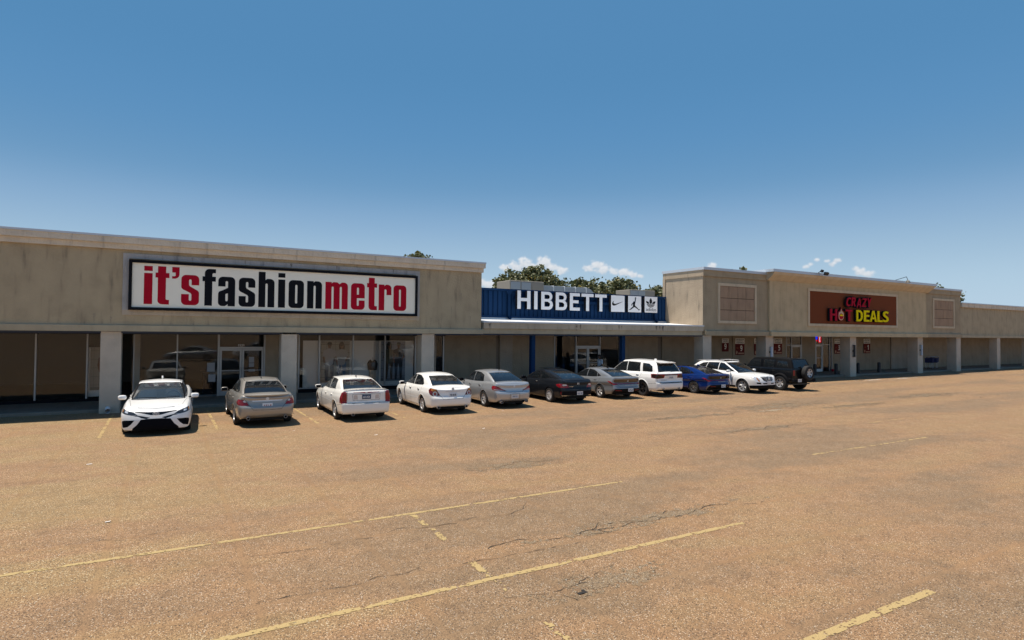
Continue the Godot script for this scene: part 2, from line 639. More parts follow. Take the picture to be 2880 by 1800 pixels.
func flakes(called: String, p: Vector2, q: Vector2, width: float, wear: float, seed_: int, m: Material, lift := 0.004) -> void:
	# worn road paint: cells of paint that still stick to the stones
	var mb := MB.new()
	var d := (q - p).normalized()
	var s := Vector2(-d.y, d.x)
	var len := p.distance_to(q)
	var f := FastNoiseLite.new()
	f.seed = seed_
	f.frequency = 2.2
	f.fractal_octaves = 4
	var f2 := FastNoiseLite.new()
	f2.seed = seed_ + 50
	f2.frequency = 9.0
	var nl := int(len / 0.022)
	var nw := 6
	var st := len / nl
	for i in nl:
		var fade := 1.0
		var ends := minf(i, nl - 1 - i) * st
		for j in nw:
			var a := p + d * (i * st) + s * (width * (float(j) / nw - 0.5))
			var v := f.get_noise_2d(a.x, a.y) * 0.55 + f2.get_noise_2d(a.x, a.y) * 0.5
			var edge := 0.12 if j == 0 or j == nw - 1 else 0.0
			if v + edge * 1.5 + (wear - 0.5) * 1.0 > 0.28 or rng.randf() < wear * 0.12:
				continue
			var b := a + d * st
			var w := s * (width / nw)
			m_flat(mb, a, b, w, lift)
	if mb.v.size():
		tag(part(called, mb, m, self), "", "", "", "structure")

func m_flat(mb: MB, a: Vector2, b: Vector2, w: Vector2, lift: float) -> void:
	mb.quad(Vector3(a.x, lift, a.y), Vector3(b.x, lift, b.y), Vector3(b.x + w.x, lift, b.y + w.y), Vector3(a.x + w.x, lift, a.y + w.y), Vector3.UP)

func crack(p: Vector2, q: Vector2, width: float, wob: float, seed_: int, lift := 0.006) -> void:
	var mb := MB.new()
	var r := RandomNumberGenerator.new()
	r.seed = seed_
	var f := FastNoiseLite.new()
	f.seed = seed_
	f.frequency = 0.9
	f.fractal_octaves = 5
	var n := int(p.distance_to(q) / 0.06)
	var d := (q - p) / n
	var s := Vector2(-d.y, d.x).normalized()
	var prev := p
	var pw := width
	for i in range(1, n + 1):
		var a := p + d * i + s * f.get_noise_1d(i * 0.06) * wob
		var w := width * clampf(0.55 + 1.4 * f.get_noise_1d(i * 0.31 + 40.0), 0.0, 1.4)
		if w > 0.0015 or pw > 0.0015:
			mb.quad(Vector3(prev.x - s.x * pw, lift, prev.y - s.y * pw), Vector3(prev.x + s.x * pw, lift, prev.y + s.y * pw), Vector3(a.x + s.x * w, lift, a.y + s.y * w), Vector3(a.x - s.x * w, lift, a.y - s.y * w), Vector3.UP)
		if r.randf() < 0.05:
			# a side branch
			var bp := a
			var ang := r.randf_range(0.5, 1.3) * (1 if r.randf() < 0.5 else -1)
			var bd := d.rotated(ang) * 0.9
			var bw := w * 0.8
			for k in r.randi_range(3, 9):
				var bq := bp + bd + Vector2(r.randf_range(-0.02, 0.02), r.randf_range(-0.02, 0.02))
				var bs := Vector2(-bd.y, bd.x).normalized()
				mb.quad(Vector3(bp.x - bs.x * bw, lift + 0.001, bp.y - bs.y * bw), Vector3(bp.x + bs.x * bw, lift + 0.001, bp.y + bs.y * bw), Vector3(bq.x + bs.x * bw * 0.8, lift + 0.001, bq.y + bs.y * bw * 0.8), Vector3(bq.x - bs.x * bw * 0.8, lift + 0.001, bq.y - bs.y * bw * 0.8), Vector3.UP)
				bp = bq
				bw *= 0.85
		prev = a
		pw = w
	tag(part("asphalt_crack", mb, M.crack, self), "", "", "", "structure")

func patch(called: String, c: Vector2, rx: float, rz: float, seed_: int, m: Material, lift: float, ragged := 0.5) -> void:
	var mb := MB.new()
	var f := FastNoiseLite.new()
	f.seed = seed_
	f.frequency = 0.9
	f.fractal_octaves = 4
	var step := 0.04
	var nx := int(rx * 2 / step)
	var nz := int(rz * 2 / step)
	for i in nx:
		for j in nz:
			var x := -rx + (i + 0.5) * step
			var z := -rz + (j + 0.5) * step
			var k := 1.0 - sqrt(x * x / rx / rx + z * z / rz / rz)
			if k + f.get_noise_2d((c.x + x) * 1.3, (c.y + z) * 3.0) * ragged + rng.randf_range(-0.5, 0.3) > 0.42:
				var a := Vector2(c.x + x - step / 2, c.y + z - step / 2)
				m_flat(mb, a, a + Vector2(step, 0), Vector2(0, step), lift)
	if mb.v.size():
		tag(part(called, mb, m, self), "", "", "", "structure")

func markings() -> void:
	var y := mat(lin(0.48, 0.345, 0.15), 0.85)
	y.albedo_texture = M.asphalt.albedo_texture
	y.albedo_texture = noise_tex(512, 0.16, [[0.0, grey(0.62)], [0.4, grey(0.9)], [1.0, grey(1.0)]], 77, 3)
	y.uv1_triplanar = true
	y.uv1_world_triplanar = true
	y.uv1_scale = Vector3.ONE * 0.8
	M.road_paint = y
	M.road_white = mat(lin(0.5, 0.48, 0.45), 0.85)
	M.crack = mat(lin(0.022, 0.019, 0.017), 0.95)
	var gp: StandardMaterial3D = M.asphalt.duplicate()
	gp.albedo_color = lin(0.52, 0.535, 0.52)
	gp.vertex_color_use_as_albedo = false
	M.pale_ground = M.asphalt.duplicate()
	M.pale_ground.albedo_color = lin(0.80, 0.92, 1.0)
	M.pale_ground.vertex_color_use_as_albedo = false
	M.grey_patch = gp
	# long bay lines along the rows, with the cross ticks
	flakes("bay_line", Vector2(-3.2, -8.72), Vector2(7.44, -8.74), 0.085, 0.53, 1, y)
	flakes("bay_line", Vector2(-2.5, -6.0), Vector2(7.44, -6.0), 0.09, 0.49, 2, y)
	flakes("bay_line", Vector2(1.6, -3.40), Vector2(7.3, -3.41), 0.10, 0.42, 3, y)
	flakes("bay_tick", Vector2(3.25, -8.66), Vector2(3.25, -7.35), 0.10, 0.72, 4, y, 0.005)
	flakes("bay_tick", Vector2(3.22, -6.55), Vector2(3.22, -6.06), 0.10, 0.62, 5, y, 0.005)
	flakes("bay_tick", Vector2(3.22, -5.94), Vector2(3.22, -5.62), 0.10, 0.84, 6, y, 0.005)
	flakes("bay_tick", Vector2(3.2, -5.07), Vector2(3.2, -4.3), 0.10, 0.86, 7, y, 0.005)
	flakes("bay_line", Vector2(13.1, -8.62), Vector2(18.2, -8.6), 0.09, 0.78, 8, y)
	flakes("bay_line", Vector2(19.5, -10.9), Vector2(22.0, -10.9), 0.09, 0.8, 9, y)
	# stall lines in front of the shops
	var k := 0
	for x in [-1.58, 1.16, 3.88, 6.62, 9.36, 12.1, 14.84, 17.6, 20.3, 23.05, 25.8, 28.5, 31.3]:
		flakes("stall_line", Vector2(x - 0.02, -23.3), Vector2(x + 0.02, -18.5), 0.09, 0.66 if x < 5 else 0.8, 20 + k, y)
		k += 1
	# cracks
	var cr := [[2.2, -8.0, 4.9, -8.14, 0.012, 0.3], [0.9, -8.0, 2.0, -7.95, 0.012, 0.2], [3.1, -6.55, 4.8, -6.45, 0.010, 0.2], [3.6, -6.85, 5.3, -6.8, 0.013, 0.3], [5.0, -6.77, 8.7, -6.68, 0.016, 0.3], [5.6, -6.9, 8.0, -6.85, 0.013, 0.3], [3.1, -5.5, 4.1, -5.42, 0.009, 0.25], [3.6, -5.46, 3.75, -5.1, 0.008, 0.1], [4.0, -5.42, 4.7, -5.6, 0.008, 0.25], [0.8, -6.6, 2.6, -6.75, 0.009, 0.25], [13.2, -11.75, 17.5, -11.7, 0.022, 0.4], [16.4, -10.9, 17.6, -10.35, 0.022, 0.2], [13.5, -14.6, 17.6, -14.3, 0.02, 0.4], [19.0, -15.6, 24.0, -15.4, 0.022, 0.5], [22.5, -13.9, 27.0, -13.9, 0.02, 0.4], [29.0, -14.9, 34.0, -14.6, 0.025, 0.4], [31.0, -13.2, 35.0, -13.1, 0.025, 0.4], [5.2, -10.9, 7.6, -10.95, 0.012, 0.3], [-1.6, -9.6, 0.6, -9.5, 0.010, 0.2], [24.0, -17.2, 30.0, -17.1, 0.02, 0.4]]
	for i in cr.size():
		var c: Array = cr[i]
		crack(Vector2(c[0], c[1]), Vector2(c[2], c[3]), c[4] * 0.5, c[5], 100 + i)
	# worn grey patches
	patch("worn_patch", Vector2(20.6, -15.1), 3.2, 0.8, 3, gp, 0.003, 0.8)
	patch("worn_patch", Vector2(23.8, -13.9), 2.6, 0.45, 4, gp, 0.003, 0.8)
	patch("worn_patch", Vector2(31.0, -14.8), 3.0, 0.7, 5, gp, 0.003, 0.9)
	patch("worn_patch", Vector2(15.3, -14.5), 2.4, 0.35, 6, gp, 0.003, 1.0)
	patch("worn_patch", Vector2(6.4, -6.78), 2.6, 0.24, 7, gp, 0.003, 1.0)
	patch("worn_patch", Vector2(4.3, -5.35), 1.0, 0.3, 8, gp, 0.003, 1.0)
	patch("worn_patch", Vector2(6.4, -10.9), 1.4, 0.4, 11, gp, 0.003, 1.0)
	patch("worn_patch", Vector2(15.2, -11.75), 1.9, 0.3, 14, gp, 0.003, 1.0)
	patch("pale_patch", Vector2(19.4, -14.35), 1.1, 0.2, 9, M.pale_ground, 0.005, 0.6)
	patch("oil_stain", Vector2(3.9, -5.22), 0.11, 0.05, 10, M.crack, 0.008, 0.3)
	patch("pale_patch", Vector2(38.6, -21.35), 1.9, 0.16, 12, M.road_white, 0.005, 0.7)
	patch("pale_patch", Vector2(42.2, -21.3), 2.0, 0.14, 13, M.road_white, 0.005, 0.7)

# ---------------------------------------------------------------- shops
func panes(x0: float, x1: float, y0: float, y1: float, z: float, p: Node3D, m: Material) -> void:
	boxpart("window_pane", Vector3(x0, y0, z - 0.004), Vector3(x1, y1, z + 0.004), m, p)

func flat_pane(x0: float, x1: float, y0: float, y1: float, z: float, p: Node3D, m: Material, called := "window_pane") -> void:
	var mb := MB.new()
	# double glazing: two sheets a finger apart
	for zz in [z, z - 0.018]:
		mb.quad(Vector3(x0, y0, zz), Vector3(x1, y0, zz), Vector3(x1, y1, zz), Vector3(x0, y1, zz), Vector3(0, 0, 1))
	part(called, mb, m, p)

func mullion(x: float, y0: float, y1: float, z: float, p: Node3D, w := 0.055, m: Material = null) -> void:
	var mb := MB.new()
	mb.bbox(Vector3(x - w / 2, y0, z - 0.06), Vector3(x + w / 2, y1, z + 0.05), 0.006)
	part("mullion", mb, m if m else M.alu, p)

func rail(x0: float, x1: float, y: float, z: float, p: Node3D, h := 0.06, m: Material = null) -> void:
	var mb := MB.new()
	mb.bbox(Vector3(x0, y - h / 2, z - 0.055), Vector3(x1, y + h / 2, z + 0.045), 0.006)
	part("window_rail", mb, m if m else M.alu, p)

func door_leaf(x0: float, x1: float, y0: float, y1: float, z: float, p: Node3D, handle_right: bool, m: Material) -> void:
	var d := Node3D.new()
	attach("door", d, p)
	var mb := MB.new()
	var t := 0.075
	mb.bbox(Vector3(x0, y0, z - 0.03), Vector3(x0 + t, y1, z + 0.03), 0.005)
	mb.bbox(Vector3(x1 - t, y0, z - 0.03), Vector3(x1, y1, z + 0.03), 0.005)
	mb.bbox(Vector3(x0 + t, y1 - t, z - 0.03), Vector3(x1 - t, y1, z + 0.03), 0.005)
	mb.bbox(Vector3(x0 + t, y0, z - 0.03), Vector3(x1 - t, y0 + 0.2, z + 0.03), 0.005)
	mb.bbox(Vector3(x0 + t, y0 + 1.0, z - 0.02), Vector3(x1 - t, y0 + 1.03, z + 0.05), 0.005)
	part("frame", mb, m, d)
	flat_pane(x0 + t, x1 - t, y0 + 0.2, y1 - t, z, d, M.pane, "pane")
	var h := MB.new()
	var hx := x1 - 0.05 if handle_right else x0 + 0.05
	h.tube(Vector3(hx, y0 + 0.85, z + 0.09), Vector3(hx, y0 + 1.17, z + 0.09), 0.012, 0.012, 8)
	h.tube(Vector3(hx, y0 + 0.86, z + 0.03), Vector3(hx, y0 + 0.86, z + 0.09), 0.01, 0.01, 6)
	h.tube(Vector3(hx, y0 + 1.16, z + 0.03), Vector3(hx, y0 + 1.16, z + 0.09), 0.01, 0.01, 6)
	part("handle", h, M.alu, d)

func column(x0: float, x1: float, p: Node3D, z := -23.72, top := 2.72, m: Material = null) -> void:
	var mb := MB.new()
	mb.bbox(Vector3(x0, -0.05, z - (x1 - x0)), Vector3(x1, top, z), 0.012)
	part("column", mb, m if m else M.column, p)

func room(x0: float, x1: float, back: float, p: Node3D, top := 2.95) -> void:
	# the closed shop floor behind the glass, with walls of some thickness
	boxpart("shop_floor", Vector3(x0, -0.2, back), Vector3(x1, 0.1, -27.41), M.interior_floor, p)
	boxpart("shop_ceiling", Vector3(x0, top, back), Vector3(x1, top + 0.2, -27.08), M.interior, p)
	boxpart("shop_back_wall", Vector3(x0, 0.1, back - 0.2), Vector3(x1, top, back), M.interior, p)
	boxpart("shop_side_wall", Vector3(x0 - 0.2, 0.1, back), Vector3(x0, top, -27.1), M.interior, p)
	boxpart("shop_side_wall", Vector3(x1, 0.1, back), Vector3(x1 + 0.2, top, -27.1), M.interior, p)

func wall_seg(x0: float, x1: float, p: Node3D, z := -26.98, m: Material = null, y0 := 0.1, y1 := 2.9) -> void:
	boxpart("back_wall", Vector3(x0, y0, z - 0.2), Vector3(x1, y1, z), m if m else M.back_wall, p)

func cove(x0: float, x1: float, p: Node3D, prof: Array, m: Material, called := "cornice") -> void:
	# a moulding of (depth in front, height) points run along x
	var mb := MB.new()
	for i in prof.size() - 1:
		var a: Array = prof[i]
		var b: Array = prof[i + 1]
		mb.quad(Vector3(x0, a[1], a[0]), Vector3(x1, a[1], a[0]), Vector3(x1, b[1], b[0]), Vector3(x0, b[1], b[0]), Vector3(0, b[0] - a[0] if absf(b[1] - a[1]) < 0.001 else -(b[0] - a[0]), b[1] - a[1] if b[1] > a[1] else 0.5))
	for x in [x0, x1]:
		var poly := PackedVector2Array()
		for a in prof:
			poly.append(Vector2(a[0], a[1]))
		var t := Geometry2D.triangulate_polygon(poly)
		var nn := Vector3(-1 if x == x0 else 1, 0, 0)
		for i in range(0, t.size(), 3):
			mb.tri(Vector3(x, poly[t[i]].y, poly[t[i]].x), Vector3(x, poly[t[i + 1]].y, poly[t[i + 1]].x), Vector3(x, poly[t[i + 2]].y, poly[t[i + 2]].x), nn, nn, nn)
	part(called, mb, m, p)

func frame_boxes(called: String, x0: float, x1: float, y0: float, y1: float, w: float, z0: float, z1: float, p: Node3D, m: Array) -> void:
	# top, bottom, left, right pieces butted end to end
	boxpart(called, Vector3(x0, y1 - w, z0), Vector3(x1, y1, z1), m[0], p)
	boxpart(called, Vector3(x0, y0, z0), Vector3(x1, y0 + w, z1), m[1], p)
	boxpart(called, Vector3(x0, y0 + w, z0), Vector3(x0 + w, y1 - w, z1), m[2], p)
	boxpart(called, Vector3(x1 - w, y0 + w, z0), Vector3(x1, y1 - w, z1), m[3], p)

func clothing_store() -> void:
	var p := thing("clothing_store", "tan stucco shop with stained parapet, large framed sign and display windows", "shop building")
	boxpart("upper_wall", Vector3(-22, 2.94, -24.2), Vector3(12.0, 5.46, -23.7), M.wall, p)
	boxpart("return_wall", Vector3(11.75, 2.94, -27.0), Vector3(12.0, 5.46, -24.2), M.wall, p)
	boxpart("parapet_back", Vector3(-22, 4.4, -27.0), Vector3(11.75, 5.46, -26.8), M.wall, p)
	boxpart("cornice", Vector3(-22, 5.46, -27.05), Vector3(12.05, 5.645, -23.6), M.wall_trim, p)
	boxpart("cornice", Vector3(-22, 5.645, -27.08), Vector3(12.1, 5.84, -23.5), M.wall_trim, p)
	boxpart("roof_flashing", Vector3(-22, 5.84, -27.1), Vector3(12.115, 5.905, -23.47), M.flash, p)
	cove(-22, 12.06, p, [[-24.2, 2.72], [-23.62, 2.72], [-23.62, 2.92], [-23.7, 2.95], [-24.2, 2.95]], M.lip, "canopy_beam")
	boxpart("soffit_trim", Vector3(-22, 2.655, -23.82), Vector3(12.0, 2.718, -23.72), M.navy, p)
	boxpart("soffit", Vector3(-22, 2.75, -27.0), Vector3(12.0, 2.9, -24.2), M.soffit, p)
	boxpart("main_block", Vector3(-22, 3.2, -60), Vector3(12.0, 4.7, -27.1), M.roofing, p)
	boxpart("rear_wall", Vector3(-22, 0, -60), Vector3(12.0, 3.2, -59.7), M.wall, p)
	frame_boxes("sign_surround", -1.44, 9.06, 3.27, 5.34, 0.17, -23.7, -23.655, p, [M.surround, M.surround_tan, M.surround, M.surround])
	for c in [[-9.6, -9.02], [-2.02, -1.44], [3.6, 4.17], [9.2, 9.78]]:
		column(c[0], c[1], p)
	# glazing
	var z := -27.0
	boxpart("window_head", Vector3(-22, 2.60, z - 0.08), Vector3(11.69, 2.75, z + 0.06), M.navy, p)
	boxpart("bulkhead", Vector3(-22, 0.1, z - 0.08), Vector3(-1.08, 0.2, z + 0.03), M.black, p)
	boxpart("bulkhead", Vector3(-1.08, 0.1, z - 0.08), Vector3(1.69, 0.17, z + 0.03), M.alu_dark, p)
	boxpart("bulkhead", Vector3(4.79, 0.1, z - 0.08), Vector3(10.18, 0.26, z + 0.03), M.black, p)
	rail(4.79, 10.18, 0.285, z, p, 0.05)
	for x in [-14.0, -11.5, -9.0, -6.5, -4.2, -2.69]:
		mullion(x, 0.2, 2.6, z, p)
	var pxs := [-14.0, -11.5, -9.0, -6.5, -4.2, -2.69, -1.2]
	for i in pxs.size() - 1:
		flat_pane(pxs[i] + 0.028, pxs[i + 1] - 0.028, 0.2, 2.6, z, p, M.pane)
	boxpart("corner_post", Vector3(-1.2, 0.1, z - 0.06), Vector3(-1.02, 2.6, z + 0.06), M.pilaster, p)
	mullion(-1.225, 0.2, 2.6, z, p, 0.05)
	flat_pane(-1.02, 0.195, 0.17, 2.6, z, p, M.pane)
	mullion(0.22, 0.17, 2.6, z, p, 0.05)
	flat_pane(0.245, 1.66, 0.17, 2.6, z, p, M.pane)
	mullion(1.69, 0.1, 2.6, z, p, 0.075)
	mullion(3.43, 0.1, 2.6, z, p, 0.06)
	rail(1.73, 3.4, 2.06, z, p, 0.08)
	flat_pane(1.73, 3.4, 2.1, 2.6, z, p, M.pane)
	door_leaf(1.735, 2.555, 0.11, 2.015, z, p, true, M.alu)
	door_leaf(2.57, 3.395, 0.11, 2.015, z, p, false, M.alu)
	text_fit("door_number", "1521", p, Vector3(2.52, 2.16, z + 0.01), 0.24, 0.09, 0.004, M.white)
	wall_seg(3.46, 4.0, p, -26.96, M.back_wall)
	wall_seg(4.0, 4.79, p, -26.9, M.pilaster)
	for x in [4.82, 5.68, 7.17, 8.66, 10.15]:
		mullion(x, 0.31, 2.6, z, p, 0.06)
	var q := [4.82, 5.68, 7.17, 8.66, 10.15]
	for i in 4:
		flat_pane(q[i] + 0.03, q[i + 1] - 0.03, 0.31, 2.6, z, p, M.pane)
	wall_seg(10.18, 10.7, p, -26.96, M.column)
	wall_seg(10.7, 11.17, p, -26.9, M.pilaster)
	flat_pane(11.2, 11.56, 0.17, 2.6, z, p, M.pane_dark)
	mullion(11.185, 0.1, 2.6, z, p, 0.04)
	mullion(11.6, 0.1, 2.6, z, p, 0.07)
	boxpart("bulkhead", Vector3(11.17, 0.1, z - 0.08), Vector3(11.65, 0.17, z + 0.03), M.black, p)
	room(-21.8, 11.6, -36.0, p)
	drips(p, "drip_stain", -23.697, [[10.95, 4.62, 0.9, 0.03], [11.0, 4.5, 0.5, 0.05], [10.55, 3.9, 0.8, 0.03], [9.35, 4.95, 0.5, 0.04], [11.45, 3.5, 0.45, 0.05], [9.6, 3.4, 0.4, 0.05], [-2.2, 3.3, 0.35, 0.08], [-1.75, 3.2, 0.25, 0.06], [10.1, 3.6, 0.6, 0.03], [11.8, 4.2, 0.7, 0.03]], M.stain_pale)
	drips(p, "drip_stain", -23.65, [[2.3, 5.33, 0.16, 0.05], [3.9, 5.33, 0.16, 0.09], [5.6, 5.34, 0.16, 0.05], [7.9, 5.34, 0.15, 0.06], [0.6, 5.33, 0.15, 0.06]], M.stain)
	# low white display walls right behind the glass
	boxpart("display_wall", Vector3(5.02, 0.26, -27.16), Vector3(8.15, 2.36, -27.11), M.display, p)
	boxpart("display_wall", Vector3(8.42, 0.26, -27.16), Vector3(10.1, 2.36, -27.11), M.display, p)
	boxpart("display_wall", Vector3(8.152, 0.26, -27.17), Vector3(8.418, 2.36, -27.125), M.surround, p)
	boxpart("display_wall", Vector3(-2.66, 0.26, -27.16), Vector3(-1.95, 2.1, -27.11), M.display, p)

func drips(p: Node3D, called: String, z: float, list: Array, m: Material) -> void:
	# dirt that has run down a wall: ragged upright ribbons, each a part
	for q in list:
		var mb := MB.new()
		var n := 14
		var w: float = q[3]
		for i in n:
			var a := float(i) / n
			var b := float(i + 1) / n
			var y0: float = q[1] - q[2] * a
			var y1: float = q[1] - q[2] * b
			var k := 1.0 - 0.65 * a
			for s in 4:
				if rng.randf() < 0.22 + 0.5 * a:
					continue
				var x0: float = q[0] + w * k * (s / 4.0 - 0.5)
				mb.quad(Vector3(x0, y0, z), Vector3(x0 + w * k * 0.22, y0, z), Vector3(x0 + w * k * 0.22, y1, z), Vector3(x0, y1, z), Vector3(0, 0, 1))
		if mb.v.size():
			part(called, mb, m, p)

func sports_store() -> void:
	var p := thing("sports_store", "low shop with blue ribbed metal fascia, stained canopy and blue posts", "shop building")
	# blue ribbed wall: each sheet and each rib a piece
	boxpart("fascia_backing", Vector3(12.0, 3.3, -26.9), Vector3(26.0, 5.0, -26.66), M.blue_trim, p)
	var pans := []
	for k in 4:
		pans.append(flat(lin(0.012 + 0.001 * k, 0.042 + 0.003 * k, 0.112 + 0.008 * k)))
	var sheet := BoxMesh.new()
	sheet.size = Vector3(0.262, 1.27, 0.03)
	var ribm := MB.new()
	ribm.prism(pv([-0.03, 0, 0.03, 0, 0.016, 0.045, -0.016, 0.045]), 0, 1.27, Transform3D(Basis(Vector3(1, 0, 0), Vector3(0, 0, 1), Vector3(0, 1, 0)), Vector3.ZERO))
	var rib_mesh := ribm.mesh(M.blue_trim)
	var x := 12.14
	var i := 0
	while x < 25.95:
		var o := MeshInstance3D.new()
		o.mesh = sheet
		o.material_override = pans[(i * 7 + i / 3) % 4]
		o.position = Vector3(x, 4.275, -26.645)
		attach("metal_sheet", o, p)
		var r := MeshInstance3D.new()
		r.mesh = rib_mesh
		r.position = Vector3(x + 0.134, 3.64, -26.63)
		attach("metal_rib", r, p)
		x += 0.268
		i += 1
	boxpart("fascia_cap", Vector3(12.0, 4.93, -26.95), Vector3(26.0, 5.04, -26.56), M.blue, p)
	boxpart("fascia_foot", Vector3(12.0, 3.55, -26.66), Vector3(26.0, 3.65, -26.57), M.blue, p)
	for dx in [15.0, 25.05]:
		var d := MB.new()
		d.bbox(Vector3(dx - 0.065, 3.62, -26.58), Vector3(dx + 0.065, 4.90, -26.46), 0.012)
		d.bbox(Vector3(dx - 0.12, 4.78, -26.58), Vector3(dx + 0.12, 4.93, -26.42), 0.015)
		d.obox(Vector3(dx, 3.56, -26.42), Vector3(0.11, 0.22, 0.11), Basis(Vector3.RIGHT, deg_to_rad(-50)))
		part("downspout", d, M.blue_trim, p)
	# canopy
	cove(12.1, 25.98, p, [[-24.0, 2.97], [-23.66, 2.97], [-23.62, 3.23], [-24.0, 3.23]], M.canopy, "canopy_beam")
	cove(12.06, 25.98, p, [[-24.0, 2.74], [-23.72, 2.74], [-23.72, 2.969], [-24.0, 2.969]], M.lip, "canopy_beam")
	drips(p, "rust_stain", -23.615, [[17.18, 3.22, 0.3, 0.12], [17.42, 3.22, 0.3, 0.09], [19.85, 3.22, 0.28, 0.10], [20.03, 3.2, 0.22, 0.06], [22.42, 3.22, 0.28, 0.14], [22.88, 3.22, 0.28, 0.15], [22.65, 3.22, 0.18, 0.16], [12.4, 3.2, 0.2, 0.14]], M.stain)
	boxpart("canopy_edge", Vector3(12.06, 3.231, -23.9), Vector3(25.98, 3.30, -23.58), M.flash, p)
	var rf := MB.new()
	rf.quad(Vector3(12.0, 3.285, -23.9), Vector3(26.0, 3.285, -23.9), Vector3(26.0, 3.46, -26.57), Vector3(12.0, 3.46, -26.57), Vector3.UP)
	rf.quad(Vector3(12.0, 3.2, -23.9), Vector3(26.0, 3.2, -23.9), Vector3(26.0, 3.2, -26.57), Vector3(12.0, 3.2, -26.57), Vector3.DOWN)
	part("canopy_roof", rf, M.flash_white, p)
	boxpart("roof_flashing", Vector3(12.0, 3.44, -26.6), Vector3(26.0, 3.549, -26.52), M.flash, p)
	boxpart("soffit_trim", Vector3(12.0, 2.67, -23.86), Vector3(25.98, 2.738, -23.76), M.navy, p)
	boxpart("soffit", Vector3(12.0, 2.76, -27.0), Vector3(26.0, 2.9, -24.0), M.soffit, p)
	boxpart("main_block", Vector3(12.0, 3.2, -60), Vector3(26.0, 4.62, -26.96), M.roofing, p)
	boxpart("rear_wall", Vector3(12.0, 0, -60), Vector3(26.0, 3.2, -59.7), M.wall, p)
	for bx in [[14.84, 15.06], [20.38, 20.6]]:
		var b := MB.new()
		b.bbox(Vector3(bx[0], 0, -24.22), Vector3(bx[1], 2.76, -24.0), 0.01)
		part("post", b, M.blue_post, p)
	wall_seg(11.66, 14.54, p)
	wall_seg(14.54, 14.72, p, -27.03, M.soffit)
	wall_seg(14.72, 15.47, p, -26.9, M.pilaster)
	wall_seg(15.47, 18.12, p)
	wall_seg(22.87, 25.72, p)
	wall_seg(25.72, 26.04, p, -27.03, M.soffit)
	wall_seg(26.04, 26.9, p, -26.95)
	var z := -27.0
	boxpart("window_head", Vector3(18.12, 2.62, z - 0.08), Vector3(22.87, 2.76, z + 0.04), M.blue_trim, p)
	boxpart("bulkhead", Vector3(18.12, 0.1, z - 0.08), Vector3(19.6, 0.2, z + 0.03), M.black, p)
	boxpart("bulkhead", Vector3(21.27, 0.1, z - 0.08), Vector3(22.87, 0.2, z + 0.03), M.black, p)
	for mx in [18.16, 19.59, 21.27, 22.72, 22.84]:
		mullion(mx, 0.1, 2.62, z, p, 0.06, M.alu)
	flat_pane(18.19, 19.56, 0.2, 2.62, z, p, M.pane)
	flat_pane(21.3, 22.69, 0.2, 2.62, z, p, M.pane)
	rail(19.62, 21.24, 2.05, z, p, 0.09)
	flat_pane(19.62, 21.24, 2.095, 2.62, z, p, M.pane)
	door_leaf(19.63, 20.425, 0.11, 2.0, z, p, true, M.alu)
	door_leaf(20.435, 21.235, 0.11, 2.0, z, p, false, M.alu)
	room(18.0, 22.9, -36.0, p)
	boxpart("inner_post", Vector3(18.5, 0.1, -27.75), Vector3(18.72, 2.95, -27.53), M.black, p)

func false_bay(x0: float, p: Node3D) -> void:
	# recessed bay with a boarded window in a pale frame; x0 is its left edge
	boxpart("bay_wall", Vector3(x0, 3.0, -24.1), Vector3(x0 + 5.6, 6.1, -23.7), M.bay, p)
	boxpart("bay_trim", Vector3(x0, 6.1, -24.1), Vector3(x0 + 5.6, 6.45, -23.62), M.bay, p)
	boxpart("bay_cap", Vector3(x0 - 0.1, 6.45, -26.85), Vector3(x0 + 5.6, 6.6, -23.55), M.flash, p)
	cove(x0 + 0.1, x0 + 5.6, p, [[-24.1, 2.73], [-23.58, 2.73], [-23.58, 2.99], [-23.7, 3.05], [-24.1, 3.05]], M.bay, "canopy_beam")
	frame_boxes("window_frame", x0 + 1.17, x0 + 4.51, 3.44, 5.77, 0.165, -23.7, -23.64, p, [M.main_trim, M.main_trim, M.main_trim, M.main_trim])
	var xs := [x0 + 1.335, x0 + 2.11, x0 + 2.81, x0 + 3.56, x0 + 4.345]
	var ys := [3.605, 4.22, 4.91, 5.605]
	boxpart("board_backing", Vector3(xs[0], ys[0], -23.72), Vector3(xs[4], ys[3], -23.699), M.black, p)
	for i in 4:
		for j in 3:
			var b := MB.new()
			b.bbox(Vector3(xs[i] + 0.006, ys[j] + 0.012, -23.71), Vector3(xs[i + 1] - 0.006, ys[j + 1] - 0.012, -23.676 + 0.004 * ((i + j) % 2)), 0.004)
			part("board_panel", b, M.board, p)

